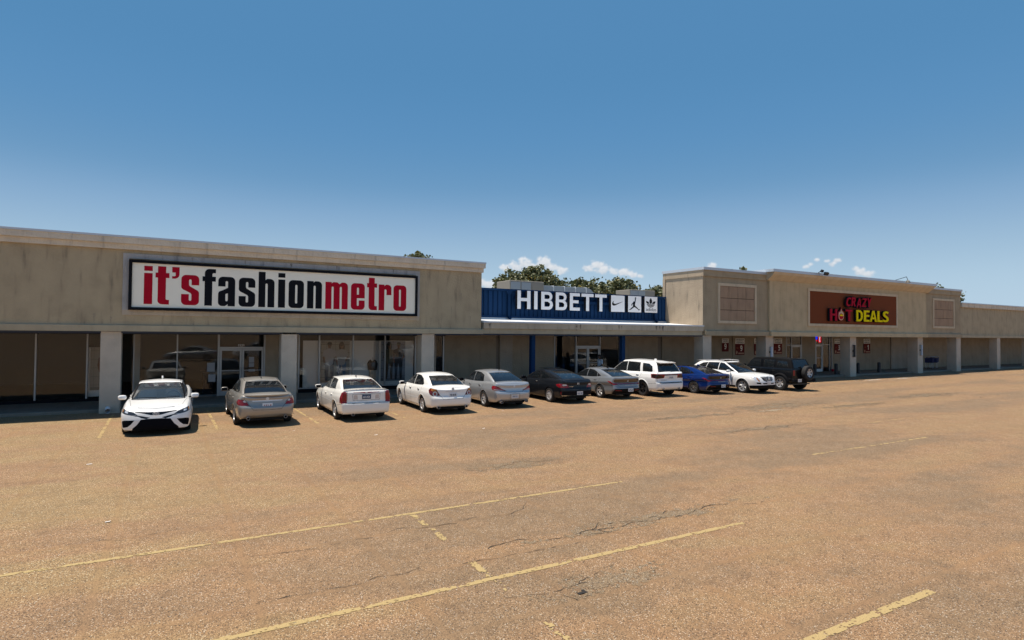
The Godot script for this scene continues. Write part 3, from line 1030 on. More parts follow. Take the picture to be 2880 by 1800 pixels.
func discount_store() -> void:
	var p := thing("discount_store", "tall tan shop front with coved cornice, boarded side bays and brown sign panel", "shop building")
	false_bay(26.0, p)
	false_bay(49.95, p)
	# side return over the low canopy, with its raised border
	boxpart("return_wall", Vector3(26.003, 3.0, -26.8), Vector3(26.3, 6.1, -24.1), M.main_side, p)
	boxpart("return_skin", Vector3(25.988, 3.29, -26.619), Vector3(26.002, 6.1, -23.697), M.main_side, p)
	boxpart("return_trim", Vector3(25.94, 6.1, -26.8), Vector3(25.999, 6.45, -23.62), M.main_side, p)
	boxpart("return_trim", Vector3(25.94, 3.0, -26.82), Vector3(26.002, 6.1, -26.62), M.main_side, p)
	boxpart("return_wall", Vector3(55.3, 3.0, -26.8), Vector3(55.6, 6.45, -24.1), M.main, p)
	boxpart("parapet_back", Vector3(26.3, 4.4, -26.84), Vector3(55.3, 6.45, -26.6), M.main, p)
	# main front
	boxpart("upper_wall", Vector3(31.6, 3.0, -24.2), Vector3(49.95, 6.12, -23.58), M.main, p)
	cove(31.35, 50.2, p, [[-24.3, 6.12], [-23.58, 6.12], [-23.50, 6.16], [-23.12, 6.46], [-23.06, 6.6], [-24.3, 6.6]], M.main_trim)
	boxpart("roof_flashing", Vector3(31.2, 6.6, -26.9), Vector3(50.35, 6.77, -23.0), M.flash, p)
	cove(31.6, 49.95, p, [[-24.2, 2.72], [-23.45, 2.72], [-23.45, 2.98], [-23.58, 3.06], [-24.2, 3.06]], M.main, "canopy_beam")
	frame_boxes("sign_surround", 35.33, 45.85, 3.39, 5.82, 0.165, -23.58, -23.52, p, [M.main_trim, M.main_trim, M.main_trim, M.main_trim])
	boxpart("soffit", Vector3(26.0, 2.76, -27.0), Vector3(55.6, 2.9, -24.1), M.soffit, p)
	boxpart("main_block", Vector3(26.0, 3.2, -60), Vector3(55.6, 4.7, -26.9), M.roofing, p)
	boxpart("rear_wall", Vector3(26.0, 0, -60), Vector3(55.6, 3.2, -59.7), M.wall, p)
	for c in [[26.04, 26.72], [31.45, 32.17], [40.24, 40.96], [48.99, 49.74], [54.9, 55.6]]:
		column(c[0], c[1], p, -23.72, 2.74)
	# back wall of the walkway and the glazing
	var z := -27.0
	wall_seg(26.9, 32.35, p)
	wall_seg(32.35, 33.9, p, -26.94)
	wall_seg(33.9, 37.95, p)
	boxpart("window_head", Vector3(37.95, 2.7, z - 0.06), Vector3(39.72, 2.76, z + 0.04), M.alu, p)
	for mx in [37.98, 38.55, 39.7]:
		mullion(mx, 0.1, 2.7, z, p, 0.06)
	rail(38.0, 38.52, 2.08, z, p)
	rail(38.58, 39.67, 2.06, z, p, 0.09)
	flat_pane(38.01, 38.52, 0.15, 2.05, z, p, M.pane)
	flat_pane(38.01, 38.52, 2.11, 2.7, z, p, M.pane)
	flat_pane(38.58, 39.67, 2.11, 2.7, z, p, M.pane)
	door_leaf(38.585, 39.665, 0.11, 2.01, z, p, true, M.alu)
	wall_seg(39.73, 41.32, p, -26.96)
	boxpart("window_head", Vector3(41.32, 2.7, z - 0.06), Vector3(43.4, 2.76, z + 0.04), M.alu, p)
	for mx in [41.36, 42.22, 43.1, 43.37]:
		mullion(mx, 0.1, 2.7, z, p, 0.06)
	rail(41.39, 43.07, 2.1, z, p)
	flat_pane(41.39, 42.19, 2.13, 2.7, z, p, M.pane)
	flat_pane(42.25, 43.07, 2.13, 2.7, z, p, M.pane)
	door_leaf(41.395, 42.19, 0.11, 2.06, z, p, true, M.white)
	flat_pane(42.25, 43.07, 0.15, 2.07, z, p, M.pane)
	flat_pane(43.13, 43.34, 0.15, 2.7, z, p, M.pane_dark)
	wall_seg(43.4, 51.4, p)
	wall_seg(51.4, 54.55, p, -26.9, M.pilaster)
	wall_seg(54.55, 57.0, p)
	room(38.0, 43.4, -36.0, p)

func corner_store() -> void:
	var p := thing("low_corner_store", "low plain tan shop with a flat canopy, far along the walkway", "shop building")
	boxpart("upper_wall", Vector3(55.6, 2.94, -24.2), Vector3(95, 5.2, -23.75), M.wall, p)
	boxpart("cornice", Vector3(55.6, 5.2, -24.2), Vector3(95, 5.5, -23.6), M.wall_trim, p)
	boxpart("roof_flashing", Vector3(55.6, 5.5, -24.3), Vector3(95, 5.58, -23.55), M.flash, p)
	boxpart("canopy_beam", Vector3(55.62, 2.72, -24.2), Vector3(95, 2.939, -23.66), M.lip, p)
	boxpart("soffit", Vector3(55.6, 2.75, -27.0), Vector3(95, 2.9, -24.2), M.soffit, p)
	boxpart("main_block", Vector3(55.6, 3.2, -60), Vector3(95, 4.6, -26.98), M.roofing, p)
	boxpart("rear_wall", Vector3(55.6, 0, -60), Vector3(95, 3.2, -59.7), M.wall, p)
	wall_seg(57.0, 95, p)
	for c in [[62.0, 62.6], [68.5, 69.1], [75.0, 75.6], [81.5, 82.1]]:
		column(c[0], c[1], p)

# ---------------------------------------------------------------- signs
func letter(called: String, polys: Array, p: Node3D, at: Vector3, sx: float, sy: float, depth: float, m: Material, side: Material = null) -> void:
	var f := MB.new()
	var s := MB.new()
	for q in polys:
		var pts := PackedVector2Array()
		for v in pv(q):
			pts.append(Vector2(v.x * sx, v.y * sy))
		if side:
			f.prism(pts, -0.0005, 0.0, Transform3D(Basis(), at), true, false)
			s.prism(pts, -depth, 0.0, Transform3D(Basis(), at), false, true)
		else:
			f.prism(pts, -depth, 0.0, Transform3D(Basis(), at))
	var am := f.mesh(m)
	if side:
		am = s.mesh(side, am)
	var o := MeshInstance3D.new()
	o.mesh = am
	attach(called, o, p)

func glyphs() -> Dictionary:
	# heavy condensed lower case: unit = metres on the sign, x-height 1.05, stems 0.24
	var h := 1.05
	var g := {}
	var bow := func(w: float, y0: float, top: bool, a := 0.235, t := 0.17) -> Array:
		# half of an o: from y0 up (or down) to the top (or bottom)
		var q := []
		var ro := 0.15
		var wi := w - 2 * a
		q += [0, y0] + arc(ro, h - ro, ro, ro, 180, 90) + arc(w - ro, h - ro, ro, ro, 90, 0) + [w, y0, w - a, y0]
		q += arc(w / 2, h - t - wi / 2, wi / 2, wi / 2, 0, 180) + [a, y0]
		if not top:
			for i in range(1, q.size(), 2):
				q[i] = h - q[i]
		return q
	g["o"] = [bow.call(0.55, h / 2, true), bow.call(0.55, h / 2, false)]
	g["i"] = [[0, 0, 0.245, 0, 0.245, h, 0, h], [0, h + 0.075, 0.245, h + 0.075, 0.245, h + 0.24, 0, h + 0.24]]
	g["t"] = [[0.07, h + 0.25, 0.07, h + 0.03, 0, h + 0.03, 0, h - 0.14, 0.07, h - 0.14, 0.07, 0.14] + arc(0.21, 0.13, 0.14, 0.13, 180, 270) + [0.41, 0, 0.41, 0.16, 0.36, 0.16] + arc(0.35, 0.2, 0.04, 0.04, 270, 180, 3) + [0.31, h - 0.14, 0.41, h - 0.14, 0.41, h + 0.03, 0.31, h + 0.03, 0.31, h + 0.25]]
	g["'"] = [[0, h + 0.25, 0, h + 0.06, 0.11, h + 0.06] + arc(0.06, h - 0.02, 0.05, 0.05, 40, -90, 4) + [0, h - 0.07, 0, h - 0.15] + arc(0.08, h, 0.14, 0.15, -90, 0, 6) + [0.22, h + 0.25]]
	g["s"] = [arc(0.15, 0.15, 0.15, 0.15, 180, 270) + arc(0.40, 0.15, 0.15, 0.15, 270, 360) + [0.55, 0.40] + arc(0.40, 0.42, 0.15, 0.13, 0, 50, 4) + [0.26, 0.66] + arc(0.30, 0.72, 0.065, 0.06, 230, 180, 3) + [0.235, 0.86] + arc(0.275, 0.86, 0.04, 0.04, 180, 0, 5) + [0.315, 0.70, 0.55, 0.70, 0.55, 0.90] + arc(0.40, 0.90, 0.15, 0.15, 0, 90) + arc(0.15, 0.90, 0.15, 0.15, 90, 180) + [0, 0.66] + arc(0.15, 0.64, 0.15, 0.13, 180, 230, 4) + [0.29, 0.42] + arc(0.25, 0.36, 0.065, 0.06, 50, 0, 3) + [0.315, 0.19] + arc(0.275, 0.19, 0.04, 0.04, 0, -180, 5) + [0.235, 0.38, 0, 0.38]]
	g["f"] = [[0.07, 0, 0.31, 0, 0.31, h - 0.19, 0.42, h - 0.19, 0.42, h - 0.02, 0.31, h - 0.02] + arc(0.36, h + 0.06, 0.05, 0.05, 180, 90, 4) + [0.42, h + 0.11, 0.42, h + 0.25] + arc(0.22, h + 0.10, 0.15, 0.15, 90, 180) + [0.07, h - 0.02, 0, h - 0.02, 0, h - 0.19, 0.07, h - 0.19]]
	g["n"] = [[0, 0, 0.235, 0] + [0.235, h - 0.22] + arc(0.275, h - 0.22, 0.04, 0.05, 180, 0, 5) + [0.315, 0, 0.55, 0] + arc(0.40, h - 0.15, 0.15, 0.15, 0, 90) + [0.30, h, 0.235, h - 0.05, 0.235, h, 0, h]]
	g["h"] = [[0, 0, 0.235, 0] + [0.235, h - 0.22] + arc(0.275, h - 0.22, 0.04, 0.05, 180, 0, 5) + [0.315, 0, 0.55, 0] + arc(0.40, h - 0.15, 0.15, 0.15, 0, 90) + [0.30, h, 0.235, h - 0.05, 0.235, h + 0.25, 0, h + 0.25]]
	g["m"] = [[0, 0, 0.235, 0, 0.235, h - 0.22] + arc(0.275, h - 0.22, 0.04, 0.05, 180, 0, 5) + [0.315, 0, 0.55, 0, 0.55, h - 0.22] + arc(0.59, h - 0.22, 0.04, 0.05, 180, 0, 5) + [0.63, 0, 0.865, 0] + arc(0.715, h - 0.15, 0.15, 0.15, 0, 90) + [0.63, h, 0.54, h - 0.07] + arc(0.42, h - 0.1, 0.1, 0.1, 40, 90, 3) + [0.30, h, 0.235, h - 0.05, 0.235, h, 0, h]]
	g["r"] = [[0, 0, 0.235, 0, 0.235, h - 0.26] + arc(0.28, h - 0.24, 0.045, 0.05, 180, 0, 5) + [0.325, h - 0.42, 0.53, h - 0.42] + arc(0.38, h - 0.15, 0.15, 0.15, 0, 90) + [0.30, h, 0.235, h - 0.06, 0.235, h, 0, h]]
	g["e"] = [bow.call(0.55, 0.60, true), [0, 0.60, 0, 0.46, 0.55, 0.46, 0.55, 0.60], arc(0.15, 0.15, 0.15, 0.15, 180, 270) + arc(0.40, 0.15, 0.15, 0.15, 270, 360) + [0.55, 0.37, 0.315, 0.37, 0.315, 0.19] + arc(0.275, 0.19, 0.04, 0.04, 0, -180, 5) + [0.235, 0.46, 0, 0.46]]
	# a: hooked top, diagonal bowl and straight stem
	g["a"] = [[0, 0.70, 0, 0.90] + arc(0.15, 0.90, 0.15, 0.15, 180, 90) + arc(0.40, 0.90, 0.15, 0.15, 90, 0) + [0.55, 0, 0.315, 0, 0.315, 0.50, 0.315, 0.86] + arc(0.275, 0.86, 0.04, 0.04, 0, 180, 5) + [0.235, 0.70], arc(0.13, 0.13, 0.13, 0.13, 180, 270) + [0.22, 0, 0.315, 0.07, 0.315, 0.19] + arc(0.275, 0.22, 0.04, 0.05, 0, -180, 5) + [0.235, 0.38] + arc(0.27, 0.40, 0.035, 0.05, 180, 120, 3) + [0.315, 0.46, 0.315, 0.66, 0.12, 0.55] + arc(0.12, 0.42, 0.12, 0.13, 120, 180, 3)]
	return g

func fashion_sign() -> void:
	var p := thing("clothing_shop_sign", "wide white sign in black frame with red and black letters", "shop sign")
	boxpart("sign_face", Vector3(-1.18, 3.52, -23.66), Vector3(8.83, 5.05, -23.545), M.face, p)
	var fm := [M.black, M.black, M.black, M.black]
	frame_boxes("sign_frame", -1.265, 8.91, 3.44, 5.125, 0.095, -23.655, -23.49, p, fm)
	var g := glyphs()
	var y := 3.648
	for l in [["i", -0.83, 0.25, 0], ["t", -0.5, 0.41, 0], ["'", -0.01, 0.22, 0], ["s", 0.27, 0.56, 0], ["f", 0.92, 0.42, 1], ["a", 1.42, 0.56, 1], ["s", 2.09, 0.55, 1], ["h", 2.75, 0.57, 1], ["i", 3.43, 0.26, 1], ["o", 3.80, 0.55, 1], ["n", 4.47, 0.56, 1], ["m", 5.15, 0.88, 0], ["e", 6.14, 0.56, 0], ["t", 6.78, 0.41, 0], ["r", 7.26, 0.54, 0], ["o", 7.88, 0.56, 0]]:
		letter("letter", g[l[0]], p, Vector3(l[1], y, -23.54), 1.0, 1.0, 0.005, M.letter_red if l[3] == 0 else M.black)

func channel_sign() -> void:
	var p := thing("white_letter_sign", "row of white capital letters and three logo squares on blue fascia", "shop sign")
	var h := 0.945
	var z := -26.24
	var st := 0.205
	var H := [0, 0, st, 0, st, 0.40, 0.585, 0.40, 0.585, 0, 0.79, 0, 0.79, h, 0.585, h, 0.585, 0.565, st, 0.565, st, h, 0, h]
	var I := [0, 0, st, 0, st, h, 0, h]
	var E := [0, 0, 0.67, 0, 0.67, 0.165, st, 0.165, st, 0.40, 0.58, 0.40, 0.58, 0.56, st, 0.56, st, h - 0.165, 0.67, h - 0.165, 0.67, h, 0, h]
	var T := [0.31, 0, 0.515, 0, 0.515, h - 0.17, 0.825, h - 0.17, 0.825, h, 0, h, 0, h - 0.17, 0.31, h - 0.17]
	var B := [[0, 0, st, 0, st, h, 0, h], [st, 0] + arc(0.47, 0.265, 0.265, 0.265, -90, 60, 9) + [0.52, 0.50, 0.44, 0.42] + arc(0.45, 0.275, 0.10, 0.115, 90, -90, 7) + [st, 0.16], [st, 0.42, 0.44, 0.42, 0.52, 0.50] + arc(0.45, 0.70, 0.245, 0.245, -50, 90, 9) + [st, h, st, h - 0.16] + arc(0.43, 0.675, 0.10, 0.11, 90, -90, 7) + [st, 0.565]]
	for l in [[[H], 15.35], [[I], 16.365], [B, 16.80], [B, 17.715], [[E], 18.63], [[T], 19.41], [[T], 20.335]]:
		letter("letter", l[0], p, Vector3(l[1], 4.02, z), 1.0, 1.0, 0.2, M.letter_white, M.black)
	boxpart("letter_raceway", Vector3(15.3, 4.40, -26.58), Vector3(23.8, 4.55, -26.45), M.blue_trim, p)
	var k := 0
	for x in [21.47, 22.715, 23.97]:
		var b := MB.new()
		b.box(Vector3(x, 4.025 + 0.01 * k, z - 0.199), Vector3(x + 0.985, 4.955 + 0.012 * k, z - 0.001))
		var f := MB.new()
		f.quad(Vector3(x, 4.025 + 0.01 * k, z), Vector3(x + 0.985, 4.025 + 0.01 * k, z), Vector3(x + 0.985, 4.955 + 0.012 * k, z), Vector3(x, 4.955 + 0.012 * k, z), Vector3(0, 0, 1))
		var o := MeshInstance3D.new()
		o.mesh = f.mesh(M.letter_white, b.mesh(M.black))
		attach("logo_square", o, p)
		k += 1
	# emblems, drawn on a 152 x 192 field and scaled on to the squares
	var curve := [136, 125, 68, 98, 46, 92, 30, 96, 25, 108, 30, 128, 16, 112, 10, 92, 15, 76, 30, 70, 48, 76, 78, 92]
	letter("emblem", [curve], p, Vector3(21.47, 4.025, z + 0.008), 0.985 / 152.0, 0.93 / 192.0, 0.006, M.black)
	var leaper := [76, 157, 86, 155, 82, 130, 79, 107, 75, 85, 81, 73, 103, 53, 120, 35, 133, 34, 133, 28, 118, 23, 110, 33, 87, 50, 70, 60, 55, 50, 32, 30, 17, 23, 10, 27, 23, 35, 40, 53, 55, 69, 54, 86, 57, 97, 45, 89, 42, 72, 36, 75, 38, 93, 53, 109, 58, 122, 68, 127, 72, 117, 75, 135]
	letter("emblem", [leaper, arc(82, 165, 8, 8, 0, 345, 14)], p, Vector3(22.715, 4.035, z + 0.008), 0.985 / 147.0, 0.94 / 188.0, 0.006, M.black)
	var lf := [13, 132, 28, 130, 40, 124, 48, 114, 52, 101, 26, 101, 18, 114]
	var rt := [123, 132, 108, 130, 96, 124, 88, 114, 84, 101, 110, 101, 118, 114]
	letter("emblem", [[68, 168, 60, 156, 54, 141, 53, 125, 56, 111, 61, 101, 75, 101, 80, 111, 83, 125, 82, 141, 76, 156], lf, rt, [22, 94, 114, 94, 109, 85, 27, 85], [31, 80, 105, 80, 98, 71, 38, 71], [44, 66, 60, 66, 54, 60], [62, 66, 74, 66, 72, 56, 64, 56], [76, 66, 92, 66, 82, 60]], p, Vector3(23.97, 4.045, z + 0.008), 0.985 / 143.0, 0.945 / 186.0, 0.006, M.black)
	text_fit("emblem_word", "adidas", p, Vector3(24.47, 4.22, z + 0.006), 0.80, 0.19, 0.006, M.black, Basis(), false)

func deals_sign() -> void:
	var p := thing("brown_deals_sign", "brown sign panel with red and yellow raised letters and a flame", "shop sign")
	boxpart("sign_panel", Vector3(35.5, 3.56, -23.58), Vector3(45.68, 5.65, -23.55), M.board_sign, p)
	var z := -23.36
	var sh := Basis(Vector3(1, 0, 0), Vector3(0.16, 1, 0), Vector3(0, 0, 1))
	var xs := [39.45, 40.05, 40.68, 41.3, 41.88]
	var ch := "CRAZY"
	for i in 5:
		text_fit("letter_backing", ch[i], p, Vector3(xs[i] - 0.03, 5.06 + 0.03 * sin(i * 2.1), z - 0.06), 0.63, 0.74, 0.10, M.black, sh)
		text_fit("letter", ch[i], p, Vector3(xs[i], 5.07 + 0.03 * sin(i * 2.1), z), 0.50, 0.60, 0.05, M.red, sh)
	for l in [["H", 37.76, 0.76], ["T", 39.5, 0.70]]:
		text_fit("letter_backing", l[0], p, Vector3(l[1] - 0.03, 4.16, z - 0.07), l[2] + 0.1, 0.86, 0.10, M.black)
		text_fit("letter", l[0], p, Vector3(l[1], 4.16, z), l[2], 0.77, 0.05, M.red)
	for l in [["D", 40.71, 0.74], ["E", 41.56, 0.66], ["A", 42.38, 0.83], ["L", 43.2, 0.65], ["S", 43.94, 0.71]]:
		text_fit("letter_backing", l[0], p, Vector3(l[1] - 0.02, 4.16, z - 0.07), l[2] + 0.05, 0.82, 0.12, M.black)
		text_fit("letter", l[0], p, Vector3(l[1], 4.16, z), l[2], 0.77, 0.05, M.yellow)
	# flame in place of the round letter
	var cream := mat(lin(0.62, 0.42, 0.28), 0.5)
	var flame := [[0.0, -0.40] + arc(0.0, -0.05, 0.36, 0.36, -80, 20, 8) + [0.35, 0.16, 0.25, 0.30, 0.22, 0.20, 0.16, 0.36, 0.10, 0.28, 0.03, 0.52, -0.06, 0.36, -0.08, 0.22, -0.15, 0.32, -0.2, 0.16, -0.28, 0.28, -0.33, 0.10] + arc(0.0, -0.05, 0.36, 0.36, 165, 262, 8)]
	letter("flame", flame, p, Vector3(38.66, 4.17, z - 0.06), 1.0, 1.0, 0.1, M.black)
	letter("flame", flame, p, Vector3(38.67, 4.17, z - 0.045), 0.93, 0.93, 0.012, M.red)
	letter("flame", flame, p, Vector3(38.67, 4.15, z - 0.03), 0.80, 0.82, 0.012, cream)
	letter("flame_core", [arc(0, 0, 0.22, 0.2, 0, 345, 18)], p, Vector3(38.67, 4.07, z - 0.015), 1.0, 1.0, 0.012, M.red)
	letter("flame_core", [[-0.2, 0, 0.2, 0, 0.15, 0.12, 0.09, 0.04, 0.02, 0.15, -0.06, 0.04, -0.13, 0.12]], p, Vector3(38.67, 4.1, z - 0.004), 1.0, 1.0, 0.009, M.yellow)

func price_poster(x: float, w: float, y0: float, y1: float, day: String, day2: String, num: String, small: bool, label: String) -> void:
	var p := thing("price_poster", label, "poster", "price posters along the walkway wall")
	var z := -26.93
	var ys := y1 - (y1 - y0) * 0.33
	boxpart("poster_sheet", Vector3(x, y0, z - 0.01), Vector3(x + w, ys, z), M.poster_red, p)
	boxpart("poster_header", Vector3(x, ys, z - 0.01), Vector3(x + w, y1, z + 0.002), M.poster_white, p)
	var c := x + w / 2
	text_fit("poster_text", day, p, Vector3(c, lerpf(ys, y1, 0.72), z + 0.004), w * 0.86, (y1 - ys) * 0.34, 0.002, M.ink)
	text_fit("poster_text", day2, p, Vector3(c, lerpf(ys, y1, 0.26), z + 0.004), w * 0.8, (y1 - ys) * 0.34, 0.002, M.ink)
	text_fit("poster_number", num, p, Vector3(c + (0.14 if small else 0.0), lerpf(y0, ys, 0.6), z + 0.003), 0.20, 0.38, 0.002, M.poster_white)
	if small:
		text_fit("poster_text", "only", p, Vector3(x + w * 0.22, lerpf(y0, ys, 0.62), z + 0.003), w * 0.22, 0.12, 0.002, M.poster_orange)
		var b := MB.new()
		b.box(Vector3(x + w * 0.33, y0 + 0.06, z), Vector3(x + w * 0.95, y0 + 0.15, z + 0.002))
		part("poster_strip", b, M.poster_pale, p)
		letter("poster_flame", [[0, 0, 0.10, 0.03, 0.13, 0.13, 0.09, 0.24, 0.06, 0.18, 0.02, 0.25, -0.03, 0.14, -0.03, 0.05]], p, Vector3(x + 0.09, y0 + 0.05, z + 0.003), 1.0, 1.0, 0.002, M.poster_pale)

func posters() -> void:
	M.poster_red = flat(lin(0.15, 0.028, 0.026))
	M.poster_white = flat(lin(0.92, 0.88, 0.80))
	M.poster_orange = mat(lin(0.35, 0.10, 0.03), 0.6)
	M.poster_pale = flat(lin(0.55, 0.34, 0.24))
	price_poster(31.33, 0.62, 1.68, 2.53, "THURSDAY", "JUEVES", "9", false, "narrow red price poster headed THURSDAY with a 9")
	price_poster(32.6, 0.9, 1.44, 2.55, "FRIDAY", "VIERNES", "9", true, "red price poster headed FRIDAY with a 9 and strip")
	price_poster(34.5, 0.9, 1.43, 2.55, "SATURDAY", "SABADO", "7", true, "red price poster headed SATURDAY partly behind the column")
	price_poster(36.55, 0.9, 1.45, 2.56, "SUNDAY", "DOMINGO", "5", true, "red price poster headed SUNDAY beside the shop window")
	price_poster(43.66, 0.88, 1.41, 2.55, "MONDAY", "LUNES", "3", true, "red price poster headed MONDAY right of the entrance doors")
	price_poster(47.52, 0.9, 1.42, 2.56, "WEDNESDAY", "MIERCOLES", "1", true, "red price poster headed WEDNESDAY on the plain wall")

# ---------------------------------------------------------------- cars
# Car axes: u forward, x right, y up, metres; u = 0 half way between the axles. A body is a lower shell (slices of a plan outline),
# a lid over it (bonnet and boot), a cabin shell and a roof. Regions cut the shells into doors, lamps, glass and trim.
const SP_R := 0   # (distance from the rear centre along the outline, y)
const SP_F := 1   # (distance from the front centre along the outline, y)
const SP_S := 2   # (u, y) on the lower sides
const SP_C := 3   # (u, x) on the lid
const SP_G := 4   # (u, y) on the cabin sides
const SP_B := 5   # (share of half width, share of height) on the back of the cabin
const SP_W := 6   # the same on the front of the cabin
const SP_T := 7   # (u, x) on the roof

const CAR_SCALE := 0.905   # the stalls measured here are 2.74 units wide

var buckets := {}

func region(S: Dictionary, called: String, sp: int, pts, m: Material, centre := false) -> void:
	var poly: PackedVector2Array = pts if pts is PackedVector2Array else pv(pts)
	if poly.size() < 3:
		return
	var r := Rect2(poly[0], Vector2.ZERO)
	for p in poly:
		r = r.expand(p)
	S.regions.append({"n": called, "s": sp, "p": poly, "r": r, "m": m, "c": centre})

func panel(S: Dictionary, called: String, sp: int, pts: Array, m: Material, centre := false, gap := 0.006, gap_mat: Material = null) -> void:
	var poly := pv(pts)
	if centre:
		# carry it past the middle, so that no gap line runs there
		for i in poly.size():
			if sp in [SP_C, SP_T]:
				poly[i].y = poly[i].y if poly[i].y > 0.001 else -0.06
			else:
				poly[i].x = poly[i].x if poly[i].x > 0.001 else -0.06
	for q in Geometry2D.offset_polygon(poly, -gap):
		region(S, called, sp, q, m, centre)
	for q in Geometry2D.offset_polygon(poly, gap * 0.6):
		region(S, "panel_gap" if gap_mat == null else "window_seal", sp, q, gap_mat if gap_mat else M.seam, true)

func resample(p: PackedVector2Array, n: int) -> PackedVector2Array:
	var acc := PackedFloat32Array([0.0])
	for i in range(1, p.size()):
		acc.append(acc[i - 1] + p[i].distance_to(p[i - 1]))
	var out := PackedVector2Array()
	var k := 0
	for i in n + 1:
		var s := acc[acc.size() - 1] * i / n
		while k < p.size() - 2 and acc[k + 1] < s:
			k += 1
		var seg := acc[k + 1] - acc[k]
		out.append(p[k].lerp(p[k + 1], clampf((s - acc[k]) / maxf(seg, 1e-6), 0, 1)))
	return out

func quarter(u_end: float, depth: float, w: float, ex: float, dirn: float) -> PackedVector2Array:
	# from the centre of an end face round its corner; dirn +1 for a rear end (goes forward), -1 for a front end
	var out := PackedVector2Array()
	for k in 81:
		var th := PI / 2 * k / 80.0
		out.append(Vector2(u_end + dirn * depth * (1.0 - pow(maxf(cos(th), 0.0), 2.0 / ex)), w * pow(sin(th), 2.0 / ex)))
	return out

func outline(rear: PackedVector2Array, front: PackedVector2Array, width: PackedFloat32Array, nr: int, ns: int, nf: int) -> PackedVector2Array:
	var out := resample(rear, nr)
	var a := rear[rear.size() - 1].x
	var b := front[front.size() - 1].x
	for i in range(1, ns):
		var u := lerpf(a, b, float(i) / ns)
		out.append(Vector2(u, tv(width, u)))
	var f := resample(front, nf)
	for i in range(nf, -1, -1):
		out.append(f[i])
	return out

func grid_normals(g: Array, closed_mirror := true) -> Array:
	# g[i][j] of (x, y, u) on the right half; i runs from rear centre to front centre
	var ni := g.size()
	var nj: int = g[0].size()
	var out := []
	for i in ni:
		var row := PackedVector3Array()
		for j in nj:
			var a: Vector3
			var b: Vector3
			if i == 0:
				b = g[1][j]
				a = Vector3(-b.x, b.y, b.z)
			elif i == ni - 1:
				a = g[i - 1][j]
				b = Vector3(-a.x, a.y, a.z)
			else:
				a = g[i - 1][j]
				b = g[i + 1][j]
			var c: Vector3 = g[i][maxi(j - 1, 0)]
			var d: Vector3 = g[i][mini(j + 1, nj - 1)]
			var t := b - a
			var s := d - c
			var nn := s.cross(t)
			row.append(nn.normalized() if nn.length() > 1e-9 else Vector3(0, 1, 0))
		out.append(row)
	return out

func flip_out(nn: Array, g: Array, up: bool) -> void:
	# turn the normals outwards (or upwards)
	var mid: int = g.size() / 2
	var k: int = g[0].size() / 2
	var ref: Vector3 = Vector3(0, 1, 0) if up else Vector3(1, 0, 0)
	if nn[mid][k].dot(ref) < 0:
		for i in nn.size():
			var row: PackedVector3Array = nn[i]
			for j in row.size():
				row[j] = -row[j]
			nn[i] = row

func coords(sp: int, p: Vector3, a: Vector3) -> Vector2:
	match sp:
		0: return Vector2(a.x, p.y)
		1: return Vector2(a.y, p.y)
		2: return Vector2(p.z, p.y)
		3: return Vector2(p.z, absf(p.x))
		4: return Vector2(p.z, p.y)
		5: return Vector2(a.x, a.y)
		6: return Vector2(a.x, a.y)
	return Vector2(p.z, absf(p.x))

func classify(cands: Array, p: Vector3, a: Vector3) -> int:
	for i in cands.size():
		var r: Dictionary = cands[i]
		var c := coords(r.s, p, a)
		if r.r.has_point(c) and Geometry2D.is_point_in_polygon(c, r.p):
			return i
	return -1

func put(S: Dictionary, r, P: Array, N: Array) -> void:
	for side in [1.0, -1.0]:
		var key := "body"
		if r != null:
			if r.n == "void":
				return
			key = r.n + ("" if r.c else ("@r" if side > 0 else "@l"))
		if not buckets.has(key):
			buckets[key] = [MB.new(), S.paint if r == null else r.m]
		var mb: MB = buckets[key][0]
		var q := []
		var qn := []
		for i in 4:
			q.append(Vector3(P[i].x * side, P[i].y, -P[i].z))
			qn.append(Vector3(N[i].x * side, N[i].y, -N[i].z))
		mb.quadn(q[0], q[1], q[2], q[3], qn[0], qn[1], qn[2], qn[3])

func cell(S: Dictionary, cands: Array, P: Array, N: Array, A: Array, depth: int) -> void:
	var c := classify(cands, (P[0] + P[1] + P[2] + P[3]) * 0.25, (A[0] + A[1] + A[2] + A[3]) * 0.25)
	if depth < 3:
		var same := depth > 0
		if same:
			for i in 4:
				if classify(cands, P[i], A[i]) != c:
					same = false
					break
		if not same:
			var pm: Vector3 = (P[0] + P[1] + P[2] + P[3]) * 0.25
			var nm: Vector3 = (N[0] + N[1] + N[2] + N[3]).normalized()
			var am: Vector3 = (A[0] + A[1] + A[2] + A[3]) * 0.25
			var pe := []
			var ne := []
			var ae := []
			for i in 4:
				var k := (i + 1) % 4
				pe.append((P[i] + P[k]) * 0.5)
				ne.append((N[i] + N[k]).normalized())
				ae.append((A[i] + A[k]) * 0.5)
			for i in 4:
				var k := (i + 3) % 4
				cell(S, cands, [P[i], pe[i], pm, pe[k]], [N[i], ne[i], nm, ne[k]], [A[i], ae[i], am, ae[k]], depth + 1)
			return
	put(S, cands[c] if c >= 0 else null, P, N)

